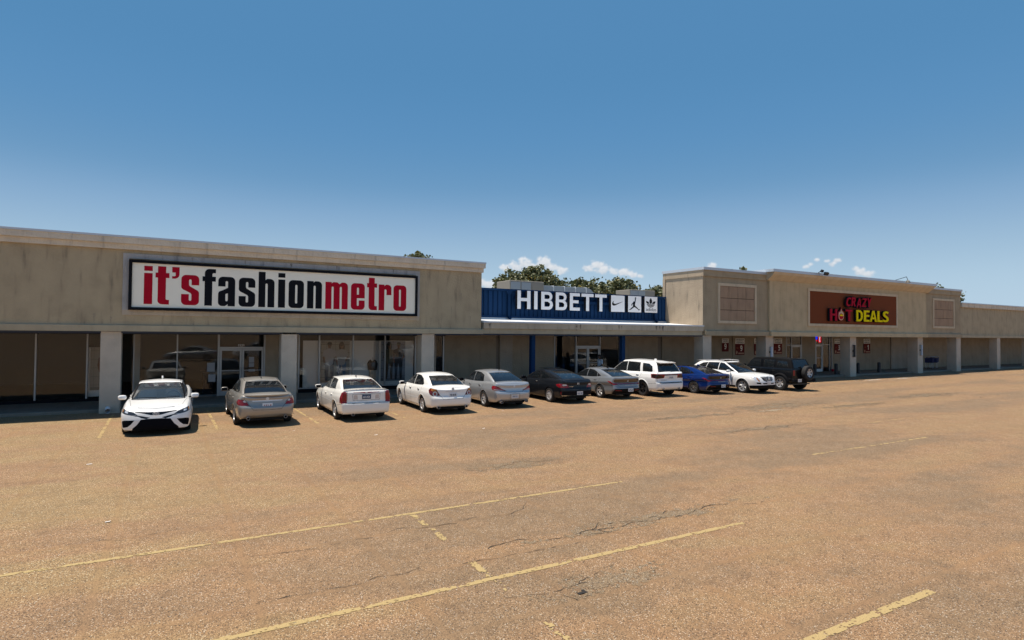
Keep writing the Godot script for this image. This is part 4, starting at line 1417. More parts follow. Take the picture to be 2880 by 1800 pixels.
func shell(S: Dictionary, g: Array, nn: Array, aux: Array, spaces: Callable) -> void:
	for i in g.size() - 1:
		for j in g[0].size() - 1:
			var P := [g[i][j], g[i + 1][j], g[i + 1][j + 1], g[i][j + 1]]
			var N := [nn[i][j], nn[i + 1][j], nn[i + 1][j + 1], nn[i][j + 1]]
			var A := [aux[i][j], aux[i + 1][j], aux[i + 1][j + 1], aux[i][j + 1]]
			var allow: Array = spaces.call(i)
			var cands := []
			for r in S.regions:
				if not r.s in allow:
					continue
				var c0 := coords(r.s, P[0], A[0])
				var box := Rect2(c0, Vector2.ZERO).expand(coords(r.s, P[1], A[1])).expand(coords(r.s, P[2], A[2])).expand(coords(r.s, P[3], A[3])).grow(0.004)
				if box.intersects(r.r):
					cands.append(r)
			if cands.is_empty():
				put(S, null, P, N)
			else:
				cell(S, cands, P, N, A, 0)

func circle_poly(u: float, y: float, r: float, n := 40) -> PackedVector2Array:
	var p := PackedVector2Array()
	for i in n:
		p.append(Vector2(u + r * cos(TAU * i / n), y + r * sin(TAU * i / n)))
	return p

func wheel_mesh(r: float, w: float, rr: float, style: Dictionary) -> Array:
	var t := MB.new()
	t.lathe(Vector3.ZERO, Vector3(1, 0, 0), [Vector2(rr - 0.012, w * 0.40), Vector2(rr, w * 0.47), Vector2(rr + 0.015, w * 0.5), Vector2(lerpf(rr, r, 0.7), w * 0.51), Vector2(r * 0.985, w * 0.42), Vector2(r, w * 0.3), Vector2(r, -w * 0.3), Vector2(r * 0.985, -w * 0.42), Vector2(lerpf(rr, r, 0.6), -w * 0.5), Vector2(rr, -w * 0.45)], 40)
	var d := MB.new()
	d.lathe(Vector3.ZERO, Vector3(1, 0, 0), [Vector2(0.0, -0.02), Vector2(rr * 0.8, -0.02), Vector2(rr - 0.02, w * 0.05), Vector2(rr - 0.018, w * 0.33)], 28)
	var f := MB.new()
	f.lathe(Vector3.ZERO, Vector3(1, 0, 0), [Vector2(rr - 0.03, w * 0.30), Vector2(rr - 0.022, w * 0.43), Vector2(rr - 0.002, w * 0.465), Vector2(rr + 0.004, w * 0.44)], 40)
	var n: int = style.n
	var face: float = w * style.get("face", 0.36)
	f.lathe(Vector3.ZERO, Vector3(1, 0, 0), [Vector2(0.075, face - 0.05), Vector2(0.07, face + 0.005), Vector2(0.035, face + 0.012), Vector2(0.03, face + 0.004), Vector2(0.0, face + 0.004)], 20)
	for i in n:
		var a := TAU * i / n
		for k in ([-1, 1] if style.get("twin", false) else [0]):
			var a0: float = a + k * style.get("gap0", 0.07)
			var a1: float = a + k * style.get("gap1", 0.16) + style.get("twist", 0.0)
			var q0 := Vector3(face, cos(a0) * 0.05, sin(a0) * 0.05)
			var q1 := Vector3(w * 0.40, cos(a1) * (rr - 0.02), sin(a1) * (rr - 0.02))
			var dir := (q1 - q0).normalized()
			var s := dir.cross(Vector3(1, 0, 0)).normalized()
			var w0: float = style.w0
			var w1: float = style.w1
			var ax := Vector3(1, 0, 0) * 0.028
			var bev := Vector3(1, 0, 0) * 0.01
			f.quad(q0 - s * w0 * 0.7, q0 + s * w0 * 0.7, q1 + s * w1 * 0.7, q1 - s * w1 * 0.7, Vector3(1, 0, 0))
			for sg in [-1.0, 1.0]:
				f.quad(q0 + s * w0 * 0.7 * sg, q1 + s * w1 * 0.7 * sg, q1 + s * w1 * sg - bev, q0 + s * w0 * sg - bev, s * sg + Vector3(1, 0, 0))
				f.quad(q0 + s * w0 * sg - bev, q1 + s * w1 * sg - bev, q1 + s * w1 * sg - ax, q0 + s * w0 * sg - ax, s * sg)
	return [t, d, f]

func build_car(S: Dictionary) -> Node3D:
	var root := thing(S.called, S.label, S.category, S.get("group", ""))
	buckets = {}
	var Lr: float = S.Lr
	var Lf: float = S.Lf
	var wt := tab(S.width)
	var yb := tab(S.yb)
	var yt := tab(S.yt)
	var si := tab(S.side)
	var ri := tab(S.rear)
	var fi := tab(S.front)
	var ar: float = S.ar
	var af: float = S.af
	# wheel openings and the open floor of the cabin come first
	var G: Dictionary = S.cabin
	var R: float = S.arch
	var voids := []
	for u in [S.wb * 0.5, -S.wb * 0.5]:
		region(S, "void", SP_S, circle_poly(u, S.r, R), S.paint, true)
	var fp := [G.b0 + 0.16, 0.0, G.b0 + 0.2, G.wb0 - 0.05, G.w0 - 0.3, G.ww0 - 0.05, G.w0 - 0.12, 0.0]
	region(S, "void", SP_C, [fp[0], -0.01, fp[2], fp[3], fp[4], fp[5], fp[6], -0.01], S.paint, true)
	S.regions = S.regions.slice(-3) + S.regions.slice(0, -3)
	# lower shell
	var rear := quarter(-Lr, ar, tv(wt, -Lr + ar), S.nr, 1.0)
	var front := quarter(Lf, af, tv(wt, Lf - af), S.nf, -1.0)
	var o := outline(rear, front, wt, 20, int((Lr + Lf - ar - af) / 0.075), 20)
	var n := o.size()
	var acc := PackedFloat32Array([0.0])
	for i in range(1, n):
		acc.append(acc[i - 1] + o[i].distance_to(o[i - 1]))
	var total := acc[n - 1]
	var rows := 22
	var g := []
	var aux := []
	for i in n:
		var a: Vector2 = o[maxi(i - 1, 0)] if i > 0 else Vector2(o[1].x, -o[1].y)
		var b: Vector2 = o[i + 1] if i < n - 1 else Vector2(o[n - 2].x, -o[n - 2].y)
		var t := (b - a).normalized()
		var nrm := Vector2(-t.y, t.x)      # (u, x), outwards
		var y0 := tv(yb, o[i].x)
		var y1 := tv(yt, o[i].x)
		var row := PackedVector3Array()
		var ra := PackedVector3Array()
		for j in rows + 1:
			var v := float(j) / rows
			v = v if j < rows - 3 else lerpf(v, 1.0, 0.0)
			var ins := tv(ri, v) if nrm.x < 0 else tv(fi, v)
			var u := o[i].x - nrm.x * absf(nrm.x) * ins
			var x := o[i].y - nrm.y * absf(nrm.y) * tv(si, v)
			x = maxf(x, 0.0) if i > 0 and i < n - 1 else 0.0
			row.append(Vector3(x, lerpf(y0, y1, v), u))
			ra.append(Vector3(acc[i], total - acc[i], 0))
		g.append(row)
		aux.append(ra)
	var nn := grid_normals(g)
	flip_out(nn, g, false)
	shell(S, g, nn, aux, func(_i): return [SP_R, SP_F, SP_S])
	# lid
	var K := 9
	var lid := []
	var la := []
	for i in n:
		var e: Vector3 = g[i][rows]
		var row := PackedVector3Array()
		var fade := smoothstep(0.0, 1.0, minf(acc[i], total - acc[i]) / 0.75)
		for k in K + 1:
			var q := 1.0 - float(k) / K
			row.append(Vector3(e.x * q, e.y + S.crown * (1.0 - q * q) * fade, e.z))
		lid.append(row)
		var z := PackedVector3Array()
		z.resize(K + 1)
		la.append(z)
	var ln := grid_normals(lid)
	flip_out(ln, lid, true)
	for i in n:
		var row: PackedVector3Array = ln[i]
		for k in K + 1:
			if row[k].y < 0:
				row[k] = -row[k]
			if i < 3 or i > n - 4:
				row[k] = (row[k] + Vector3.UP * 3).normalized()
		# roll over the shoulder
		row[0] = (row[0] + nn[i][rows]).normalized()
		ln[i] = row
	shell(S, lid, ln, la, func(_i): return [SP_C])
	# cabin
	var topw := func(u: float) -> float: return tv(wt, u) - tv(si, 1.0)
	var nr := 12
	var nsd := int(G.get("ns", 34))
	var base := outline(quarter(G.b0, G.get("bb", 0.14), G.wb0, G.get("nb", 4.0), 1.0), quarter(G.w0, G.get("bw", 0.34), G.ww0, G.get("nw", 3.2), -1.0), tab([[G.b0, G.wb0], [lerpf(G.b0, G.w0, 0.45), maxf(G.wb0, G.ww0) + G.get("belly", 0.02)], [G.w0, G.ww0]]), nr, nsd, nr)
	var top := outline(quarter(G.b1, G.get("tb", 0.10), G.wb1, G.get("nb", 4.0), 1.0), quarter(G.w1, G.get("tw", 0.18), G.ww1, G.get("nw", 3.2), -1.0), tab([[G.b1, G.wb1], [lerpf(G.b1, G.w1, 0.5), maxf(G.wb1, G.ww1) + 0.01], [G.w1, G.ww1]]), nr, nsd, nr)
	var yr := tab(G.roof)
	var cn := base.size()
	var V := 14
	var cg := []
	var ca := []
	for i in cn:
		var a: Vector2 = base[i - 1] if i > 0 else Vector2(base[1].x, -base[1].y)
		var b: Vector2 = base[i + 1] if i < cn - 1 else Vector2(base[cn - 2].x, -base[cn - 2].y)
		var t := (b - a).normalized()
		var nrm := Vector2(-t.y, t.x)
		var xr: float = topw.call(base[i].x)
		var q0 := clampf(base[i].y / xr, 0.0, 1.0)
		var fade := smoothstep(0.0, 1.0, minf(base[i].x + Lr, Lf - base[i].x) / 0.75)
		var y0: float = tv(yt, base[i].x) + S.crown * (1.0 - q0 * q0) * fade - 0.018
		var y1 := tv(yr, top[i].x)
		var row := PackedVector3Array()
		var ra := PackedVector3Array()
		for j in V + 1:
			var v := float(j) / V
			var bow := 4.0 * v * (1.0 - v)
			var bl: float = G.get("bulge", 0.03) if absf(nrm.y) > 0.7 else (G.get("back_bulge", 0.04) if nrm.x < 0 else G.get("front_bulge", 0.045))
			# ease the last part over into the roof
			var vy := lerpf(v, 1.0 - pow(1.0 - v, 1.35), 0.55)
			var u := lerpf(base[i].x, top[i].x, v) + nrm.x * bow * bl * absf(nrm.x)
			var x := lerpf(base[i].y, top[i].y, lerpf(v, v * v, 0.25)) + nrm.y * bow * bl * 0.6 * absf(nrm.y)
			if i == 0 or i == cn - 1:
				x = 0.0
			row.append(Vector3(x, lerpf(y0, y1, vy if absf(nrm.y) < 0.7 else v), u))
			ra.append(Vector3(clampf(lerpf(base[i].y / base[nr].y, top[i].y / top[nr].y, v) if i < cn / 2 else lerpf(base[i].y / base[cn - 1 - nr].y, top[i].y / top[cn - 1 - nr].y, v), 0, 1), v, 0))
		cg.append(row)
		ca.append(ra)
	var cnrm := grid_normals(cg)
	flip_out(cnrm, cg, false)
	shell(S, cg, cnrm, ca, func(i): return [SP_B] if i < nr - 2 else ([SP_W] if i > cn - nr else ([SP_G, SP_B] if i < nr + 3 else ([SP_G, SP_W] if i > cn - nr - 4 else [SP_G]))))
	# roof
	var roof := []
	var ra2 := []
	var rc: float = G.get("crown", 0.05)
	var tacc := PackedFloat32Array([0.0])
	for i in range(1, cn):
		tacc.append(tacc[i - 1] + top[i].distance_to(top[i - 1]))
	for i in cn:
		var e: Vector3 = cg[i][V]
		var fade := smoothstep(0.0, 1.0, minf(tacc[i], tacc[cn - 1] - tacc[i]) / G.get("fade", 0.9))
		var row := PackedVector3Array()
		for k in K + 1:
			var q := 1.0 - float(k) / K
			row.append(Vector3(e.x * q, e.y + rc * (1.0 - q * q) * fade, e.z))
		roof.append(row)
		var z := PackedVector3Array()
		z.resize(K + 1)
		ra2.append(z)
	var rn := grid_normals(roof)
	for i in cn:
		var row: PackedVector3Array = rn[i]
		for k in K + 1:
			if row[k].y < 0:
				row[k] = -row[k]
			if i < 3 or i > cn - 4:
				row[k] = (row[k] + Vector3.UP * 2).normalized()
		row[0] = (row[0] + cnrm[i][V]).normalized()
		rn[i] = row
	shell(S, roof, rn, ra2, func(_i): return [SP_T])
	# nodes from the buckets, body first
	var nodes := {}
	var keys := buckets.keys()
	keys.erase("body")
	keys.push_front("body")
	for k in keys:
		var called: String = k.split("@")[0].split("#")[0]
		nodes[k] = part(called, buckets[k][0], buckets[k][1], root)
	# wheel openings: rolled lip and liner
	for u0 in [S.wb * 0.5, -S.wb * 0.5]:
		for side in [1.0, -1.0]:
			var lip := MB.new()
			var lin_ := MB.new()
			var segs := 36
			var prev := []
			for k in segs + 1:
				var a := deg_to_rad(lerpf(-35, 215, float(k) / segs))
				var c: float = u0 + R * cos(a)
				var y: float = S.r + R * sin(a)
				var yy0 := tv(yb, c)
				if y < yy0 - 0.02:
					prev = []
					continue
				var v := clampf((y - yy0) / (tv(yt, c) - yy0), 0, 1)
				var x := tv(wt, c) - tv(si, v)
				var fl: float = S.get("flare", 0.006)
				var Ro: float = R + S.get("flare_w", 0.02)
				var co: float = u0 + Ro * cos(a)
				var yo: float = S.r + Ro * sin(a)
				var vo := clampf((yo - tv(yb, co)) / (tv(yt, co) - tv(yb, co)), 0, 1)
				var xo := tv(wt, co) - tv(si, vo) + 0.002
				var now := [Vector3(side * xo, yo, -co), Vector3(side * (maxf(x, xo) + fl), y + 0.004 * sin(a), -c), Vector3(side * (x - 0.05), y, -c), Vector3(side * (S.W * 0.5 - 0.34), y, -c), Vector3(side * (S.W * 0.5 - 0.34), S.r, -u0)]
				if prev.size():
					var rad := Vector3(0, -sin(a), cos(a))
					lip.quad(prev[0], now[0], now[1], prev[1], Vector3(side, 0.3 * sin(a), 0))
					lip.quad(prev[1], now[1], now[2], prev[2], rad)
					lin_.quad(prev[2], now[2], now[3], prev[3], rad)
					lin_.tri(prev[3], now[3], now[4], Vector3(side, 0, 0), Vector3(side, 0, 0), Vector3(side, 0, 0))
				prev = now
			part("arch_lip", lip, S.get("flare_mat", S.paint), root)
			part("arch_liner", lin_, M.liner, root)
	var ub := MB.new()
	ub.box(Vector3(-S.W * 0.5 + 0.36, S.get("belly_y", 0.2), -Lf + 0.25), Vector3(S.W * 0.5 - 0.36, S.get("belly_y", 0.2) + 0.15, Lr - 0.25))
	ub.box(Vector3(-S.W * 0.5 + 0.1, S.get("belly_y", 0.2) + 0.02, -S.wb * 0.5 + R + 0.03), Vector3(S.W * 0.5 - 0.1, S.get("belly_y", 0.2) + 0.12, S.wb * 0.5 - R - 0.03))
	ub.box(Vector3(-S.W * 0.5 + 0.36, 0.4, -Lf + 0.3), Vector3(S.W * 0.5 - 0.36, 0.62, -G.w0 + 0.1))
	ub.box(Vector3(-S.W * 0.5 + 0.36, 0.4, -G.b0 - 0.1), Vector3(S.W * 0.5 - 0.36, 0.7, Lr - 0.35))
	part("underbody", ub, M.liner, root)
	# wheels
	var ws := wheel_mesh(S.r, S.tw, S.rr, S.rim)
	var tm: ArrayMesh = ws[0].mesh(M.tyre)
	var dm: ArrayMesh = ws[1].mesh(M.liner)
	var rm: ArrayMesh = ws[2].mesh(S.rim_mat)
	for u0 in [S.wb * 0.5, -S.wb * 0.5]:
		for side in [1.0, -1.0]:
			var wh := Node3D.new()
			attach("wheel", wh, root)
			wh.position = Vector3(side * (S.W * 0.5 - 0.03 - S.tw * 0.5), S.r, -u0)
			if side < 0:
				wh.rotation.y = PI
			wh.rotate_object_local(Vector3.RIGHT, rng.randf_range(0, TAU))
			for q in [["tyre", tm], ["brake", dm], ["rim", rm]]:
				var mi := MeshInstance3D.new()
				mi.mesh = q[1]
				attach(q[0], mi, wh)
	# door handles, mirrors
	for h in S.get("handles", []):
		for side in [1.0, -1.0]:
			var mb := MB.new()
			var v: float = (h[1] - tv(yb, h[0])) / (tv(yt, h[0]) - tv(yb, h[0]))
			var x := tv(wt, h[0]) - tv(si, v) + 0.012
			mb.blob(Vector3(side * x, h[1], -h[0]), Vector3(0.022, 0.018, 0.10), 0.6)
			var dn: String = h[2] + ("@r" if side > 0 else "@l")
			part("handle", mb, S.get("handle_mat", S.paint), nodes[dn] if nodes.has(dn) else root)
	var mr: Array = S.mirror
	for side in [1.0, -1.0]:
		var mn := Node3D.new()
		attach("wing_mirror", mn, root)
		var a := MB.new()
		a.blob(Vector3(side * mr[0], mr[1], -mr[2] - 0.02), Vector3(0.115, 0.072, 0.07), 0.62)
		part("shell", a, S.get("mirror_mat", S.paint), mn)
		var b := MB.new()
		b.obox(Vector3(side * (mr[0] - 0.13), mr[1] - 0.045, -mr[2] - 0.01), Vector3(0.12, 0.04, 0.05), Basis(Vector3(0, 0, 1), side * 0.2))
		b.quad(Vector3(side * (mr[0] - 0.09), mr[1] - 0.055, -mr[2] + 0.052), Vector3(side * (mr[0] + 0.09), mr[1] - 0.055, -mr[2] + 0.052), Vector3(side * (mr[0] + 0.09), mr[1] + 0.055, -mr[2] + 0.052), Vector3(side * (mr[0] - 0.09), mr[1] + 0.055, -mr[2] + 0.052), Vector3(0, 0, 1))
		part("stalk", b, M.trim, mn)
	# seats and dashboard
	if S.get("inside", true):
		var cab := MB.new()
		var sm: Material = S.get("seat_mat", M.seat)
		cab.box(Vector3(-S.W * 0.5 + 0.14, 0.34, -G.w0 + 0.2), Vector3(S.W * 0.5 - 0.14, 0.40, -G.b0 - 0.1))
		cab.bbox(Vector3(-S.W * 0.5 + 0.17, 0.6, -G.w0 + 0.22), Vector3(S.W * 0.5 - 0.17, tv(yt, G.w0 - 0.3) - 0.02, -G.w0 + 0.62), 0.05)
		cab.box(Vector3(-G.wb0 + 0.08, tv(yt, G.b0 + 0.3) - 0.06, -G.b0 - 0.55), Vector3(G.wb0 - 0.08, tv(yt, G.b0 + 0.3) - 0.02, -G.b0 - 0.12))
		part("cabin_floor", cab, M.seat, root)
		var belt := tv(yt, 0.0)
		for x in [-0.37, 0.37]:
			var st := MB.new()
			var su: float = S.get("seat_u", 0.0)
			st.blob(Vector3(x, 0.52, -su - 0.2), Vector3(0.26, 0.10, 0.27), 0.4)
			st.blob(Vector3(x, belt - 0.12, -su + 0.14), Vector3(0.25, 0.36, 0.09), 0.45, Basis(Vector3.RIGHT, 0.2))
			st.blob(Vector3(x, belt + 0.27, -su + 0.25), Vector3(0.14, 0.09, 0.05), 0.5)
			part("front_seat", st, sm, root)
		var bench := MB.new()
		var bu: float = S.get("bench_u", -0.85)
		bench.blob(Vector3(0, 0.52, -bu - 0.15), Vector3(0.64, 0.11, 0.27), 0.35)
		bench.blob(Vector3(0, belt - 0.16, -bu + 0.17), Vector3(0.64, 0.32, 0.09), 0.35, Basis(Vector3.RIGHT, 0.25))
		for x in [-0.38, 0.0, 0.38]:
			bench.blob(Vector3(x, belt + 0.2, -bu + 0.27), Vector3(0.13, 0.075, 0.05), 0.5)
		part("rear_seat", bench, sm, root)
		var sw := MB.new()
		var q := Basis(Vector3.RIGHT, 0.45)
		for k in 20:
			var a0 := TAU * k / 20
			var a1 := TAU * (k + 1) / 20
			sw.tube(Vector3(-0.37, 0.96, -G.w0 + 0.72) + q * Vector3(cos(a0), sin(a0), 0) * 0.18, Vector3(-0.37, 0.96, -G.w0 + 0.72) + q * Vector3(cos(a1), sin(a1), 0) * 0.18, 0.014, 0.014, 6, false)
		sw.obox(Vector3(-0.37, 0.95, -G.w0 + 0.70), Vector3(0.34, 0.06, 0.03), q)
		part("steering_wheel", sw, M.trim, root)
	root.scale = Vector3.ONE * CAR_SCALE
	return root

func exhaust(c: Node3D, x: float, y: float, u: float) -> void:
	bits(c, "exhaust_tip", M.rim, func(m):
		m.lathe(Vector3(x, y, -u - 0.16), Vector3(0, 0, 1), [Vector2(0.046, 0.0), Vector2(0.05, 0.16), Vector2(0.044, 0.16), Vector2(0.043, 0.12)], 18))
	bits(c, "exhaust_pipe", M.liner, func(m):
		m.lathe(Vector3(x, y, -u - 0.16), Vector3(0, 0, 1), [Vector2(0.0425, 0.125), Vector2(0.042, 0.02), Vector2(0.0, 0.02)], 18))

func plate(root: Node3D, x: float, y: float, u: float, rear_face: bool, m: Material, s: String, ink: Material, tilt := 0.0) -> void:
	var d := 1.0 if rear_face else -1.0
	var q := Basis(Vector3.UP, 0.0 if rear_face else PI) * Basis(Vector3.RIGHT, tilt)
	var mb := MB.new()
	mb.obox(Vector3(x, y, -u), Vector3(0.305, 0.155, 0.008), q)
	var pn := Node3D.new()
	attach("licence_plate", pn, root)
	part("plate", mb, m, pn)
	if s != "":
		text_fit("characters", s, pn, Vector3(x, y - 0.008, -u) + q * Vector3(0, 0, 0.005), 0.24, 0.075, 0.002, ink, q)

func bits(root: Node3D, called: String, m: Material, f: Callable) -> void:
	var mb := MB.new()
	f.call(mb)
	part(called, mb, m, root)

func sedan() -> Dictionary:
	return {
		"regions": [], "category": "car", "group": "", "W": 1.82, "wb": 2.776, "Lr": 2.47, "Lf": 2.37, "ar": 0.42, "af": 0.62, "nr": 3.0, "nf": 2.5,
		"r": 0.325, "rr": 0.215, "tw": 0.215, "arch": 0.368, "rim": {"n": 5, "w0": 0.035, "w1": 0.03}, "rim_mat": M.rim, "crown": 0.035,
		"width": [[-2.5, 0.80], [-1.9, 0.875], [-1.3, 0.905], [0.0, 0.91], [1.2, 0.91], [1.8, 0.87], [2.4, 0.74]],
		"yb": [[-2.5, 0.30], [-2.0, 0.24], [-1.2, 0.19], [1.2, 0.19], [1.9, 0.19], [2.4, 0.22]],
		"yt": [[-2.5, 0.96], [-2.3, 1.01], [-1.9, 1.035], [-1.2, 1.01], [0.0, 0.955], [0.9, 0.925], [1.5, 0.86], [2.1, 0.75], [2.4, 0.67]],
		"side": [[0, 0.10], [0.1, 0.045], [0.22, 0.03], [0.4, 0.012], [0.62, 0.0], [0.72, 0.004], [0.8, 0.022], [0.92, 0.05], [1, 0.10]],
		"rear": [[0, 0.14], [0.08, 0.05], [0.25, 0.01], [0.42, 0.0], [0.5, 0.02], [0.55, 0.055], [0.8, 0.075], [0.92, 0.07], [0.97, 0.09], [1, 0.14]],
		"front": [[0, 0.16], [0.1, 0.05], [0.3, 0.0], [0.5, 0.01], [0.75, 0.06], [0.9, 0.14], [1, 0.26]],
		"cabin": {"b0": -2.0, "b1": -1.05, "w1": 0.22, "w0": 1.27, "wb0": 0.70, "ww0": 0.74, "wb1": 0.545, "ww1": 0.56, "roof": [[-1.05, 1.375], [-0.4, 1.42], [0.22, 1.40]], "crown": 0.05},
		"mirror": [1.0, 0.98, 0.72],
	}

func common_doors(S: Dictionary, c: float, front_u: float, mid_u: float, back_u: float, belt: float) -> void:
	panel(S, "door#f", SP_S, [front_u, 0.27, front_u + 0.03, 0.6, front_u - 0.05, belt + 0.2, mid_u, belt + 0.2, mid_u, 0.27], S.paint)
	panel(S, "door#b", SP_S, [mid_u, 0.27, mid_u, belt + 0.2, back_u - 0.28, belt + 0.2, back_u - 0.18, belt - 0.14, back_u + 0.16, 0.45, back_u + 0.24, 0.27], S.paint)

# ---------------------------------------------------------------- the parked cars
func place(c: Node3D, x: float, z: float, deg: float) -> void:
	c.position = Vector3(x, 0, z)
	c.rotation.y = deg_to_rad(deg)

func tinted(a := 0.62) -> StandardMaterial3D:
	return glass(lin(0.012, 0.015, 0.018), a)

func screens(S: Dictionary, g_front: Material, g_back: Material, seal := 0.02, bq := 0.90, wq := 0.93) -> void:
	panel(S, "windscreen", SP_W, [0, 0.03, wq, 0.03, wq - 0.02, 0.95, 0, 0.965], g_front, true, seal, M.trim)
	panel(S, "rear_window", SP_B, [0, 0.05, bq, 0.05, bq - 0.03, 0.94, 0, 0.955], g_back, true, seal, M.trim)

func white_front_sedan() -> void:
	var S := sedan()
	S.merge({"called": "front_facing_sedan", "label": "white sedan with black grille parked nose out beside the pillar", "paint": paint(lin(0.81, 0.81, 0.80)), "W": 1.84, "wb": 2.825, "Lf": 2.37, "Lr": 2.51, "af": 0.50, "nf": 2.9, "rim": {"n": 5, "w0": 0.03, "w1": 0.022, "twin": true}, "rim_mat": M.rim_grey}, true)
	S.yb = [[-2.5, 0.30], [-2.0, 0.24], [-1.2, 0.19], [1.2, 0.17], [1.9, 0.15], [2.4, 0.15]]
	S.yt = [[-2.5, 1.02], [-2.2, 1.08], [-1.7, 1.06], [-1.0, 1.02], [0.0, 0.96], [0.9, 0.93], [1.5, 0.88], [2.0, 0.82], [2.4, 0.74]]
	S.front = [[0, 0.10], [0.08, 0.03], [0.3, 0.0], [0.5, 0.0], [0.72, 0.03], [0.86, 0.06], [0.94, 0.10], [1, 0.20]]
	S.width = [[-2.5, 0.80], [-1.9, 0.885], [-1.3, 0.915], [0.0, 0.92], [1.2, 0.92], [1.8, 0.90], [2.4, 0.80]]
	S.cabin.merge({"w0": 1.20, "w1": 0.15, "b0": -2.0, "b1": -1.0, "roof": [[-1.0, 1.36], [-0.4, 1.40], [0.15, 1.385]], "ww0": 0.755, "ww1": 0.585}, true)
	var black: Material = M.trim_gloss
	var grille := flat(lin(0.005, 0.006, 0.009))
	region(S, "lower_lip", SP_F, [0, 0, 1.6, 0, 1.6, 0.19, 1.0, 0.19, 0, 0.185], black, true)
	# lamps at the corners, thin upper grille, wide lower grille and the two side ducts
	region(S, "headlight_lens", SP_F, [0.72, 0.665, 0.83, 0.69, 0.84, 0.735, 0.74, 0.72], M.lens)
	region(S, "headlight_reflector", SP_F, [0.93, 0.70, 1.0, 0.72, 1.02, 0.78, 0.95, 0.765], M.amber)
	region(S, "headlight", SP_F, [0.44, 0.60, 0.60, 0.605, 0.80, 0.64, 1.0, 0.685, 1.08, 0.80, 0.95, 0.785, 0.72, 0.745, 0.56, 0.69], M.head_dark)
	region(S, "grille", SP_F, [0, 0.60, 0.13, 0.605, 0.26, 0.64, 0.40, 0.672, 0.53, 0.693, 0.52, 0.712, 0.36, 0.70, 0.2, 0.69, 0, 0.69], black, true)
	region(S, "grille", SP_F, [0.14, 0.535, 0.24, 0.50, 0.36, 0.53, 0.44, 0.575, 0.58, 0.585, 0.44, 0.605, 0.34, 0.585, 0.24, 0.56], black, true)
	region(S, "lower_grille", SP_F, [0, 0.505, 0.17, 0.505, 0.37, 0.49, 0.47, 0.34, 0.58, 0.24, 0.60, 0.185, 0, 0.185], grille, true)
	region(S, "side_duct", SP_F, [0.53, 0.475, 0.80, 0.47, 0.92, 0.45, 0.95, 0.40, 0.94, 0.27, 0.90, 0.255, 0.72, 0.285, 0.62, 0.36], grille)
	panel(S, "bonnet", SP_C, [2.16, -0.01, 2.10, 0.45, 1.9, 0.66, 1.2, 0.74, 1.05, 0.76, 1.05, -0.01], S.paint, true)
	common_doors(S, 0.0, 0.98, -0.12, -1.1, 0.95)
	var gt := glass(lin(0.07, 0.10, 0.13), 0.34)
	screens(S, gt, tinted(0.5), 0.03, 0.90, 0.95)
	panel(S, "side_window#f", SP_G, [0.92, 0.985, 0.15, 1.34, -0.10, 1.365, -0.12, 0.985], tinted(0.5), false, 0.012, M.trim)
	panel(S, "side_window#b", SP_G, [-0.17, 0.99, -0.16, 1.365, -0.6, 1.345, -1.05, 1.20, -1.25, 1.07, -1.1, 1.03], tinted(0.5), false, 0.012, M.trim)
	region(S, "roof_gap", SP_T, [-1.0, 0.535, -1.0, 0.55, 0.2, 0.575, 0.2, 0.56], M.trim)
	S.mirror = [0.985, 0.985, 0.68]
	S.handles = [[0.05, 0.87, "door#f"], [-1.0, 0.88, "door#b"]]
	S.seat_mat = M.seat_light
	var c := build_car(S)
	bits(c, "roof_antenna", S.paint, func(m): m.blob(Vector3(0, 1.475, 0.95), Vector3(0.03, 0.045, 0.09), 0.8))
	bits(c, "wiper", M.trim, func(m):
		m.tube(Vector3(-0.55, 1.0, -1.17), Vector3(0.05, 0.985, -1.26), 0.012, 0.008, 6)
		m.tube(Vector3(0.05, 1.0, -1.19), Vector3(0.58, 1.0, -1.14), 0.012, 0.008, 6))
	# round badge: three ovals
	bits(c, "badge", M.badge, func(m):
		for e in [[0.0, 0.075, 0.048], [0.0, 0.026, 0.048], [0.018, 0.045, 0.022]]:
			for k in 20:
				var a0 := TAU * k / 20
				var a1 := TAU * (k + 1) / 20
				m.tube(Vector3(cos(a0) * e[1], 0.648 + e[0] + sin(a0) * e[2], -2.365), Vector3(cos(a1) * e[1], 0.648 + e[0] + sin(a1) * e[2], -2.365), 0.007, 0.007, 5, false))
	place(c, -0.235, -20.33, 178.0)

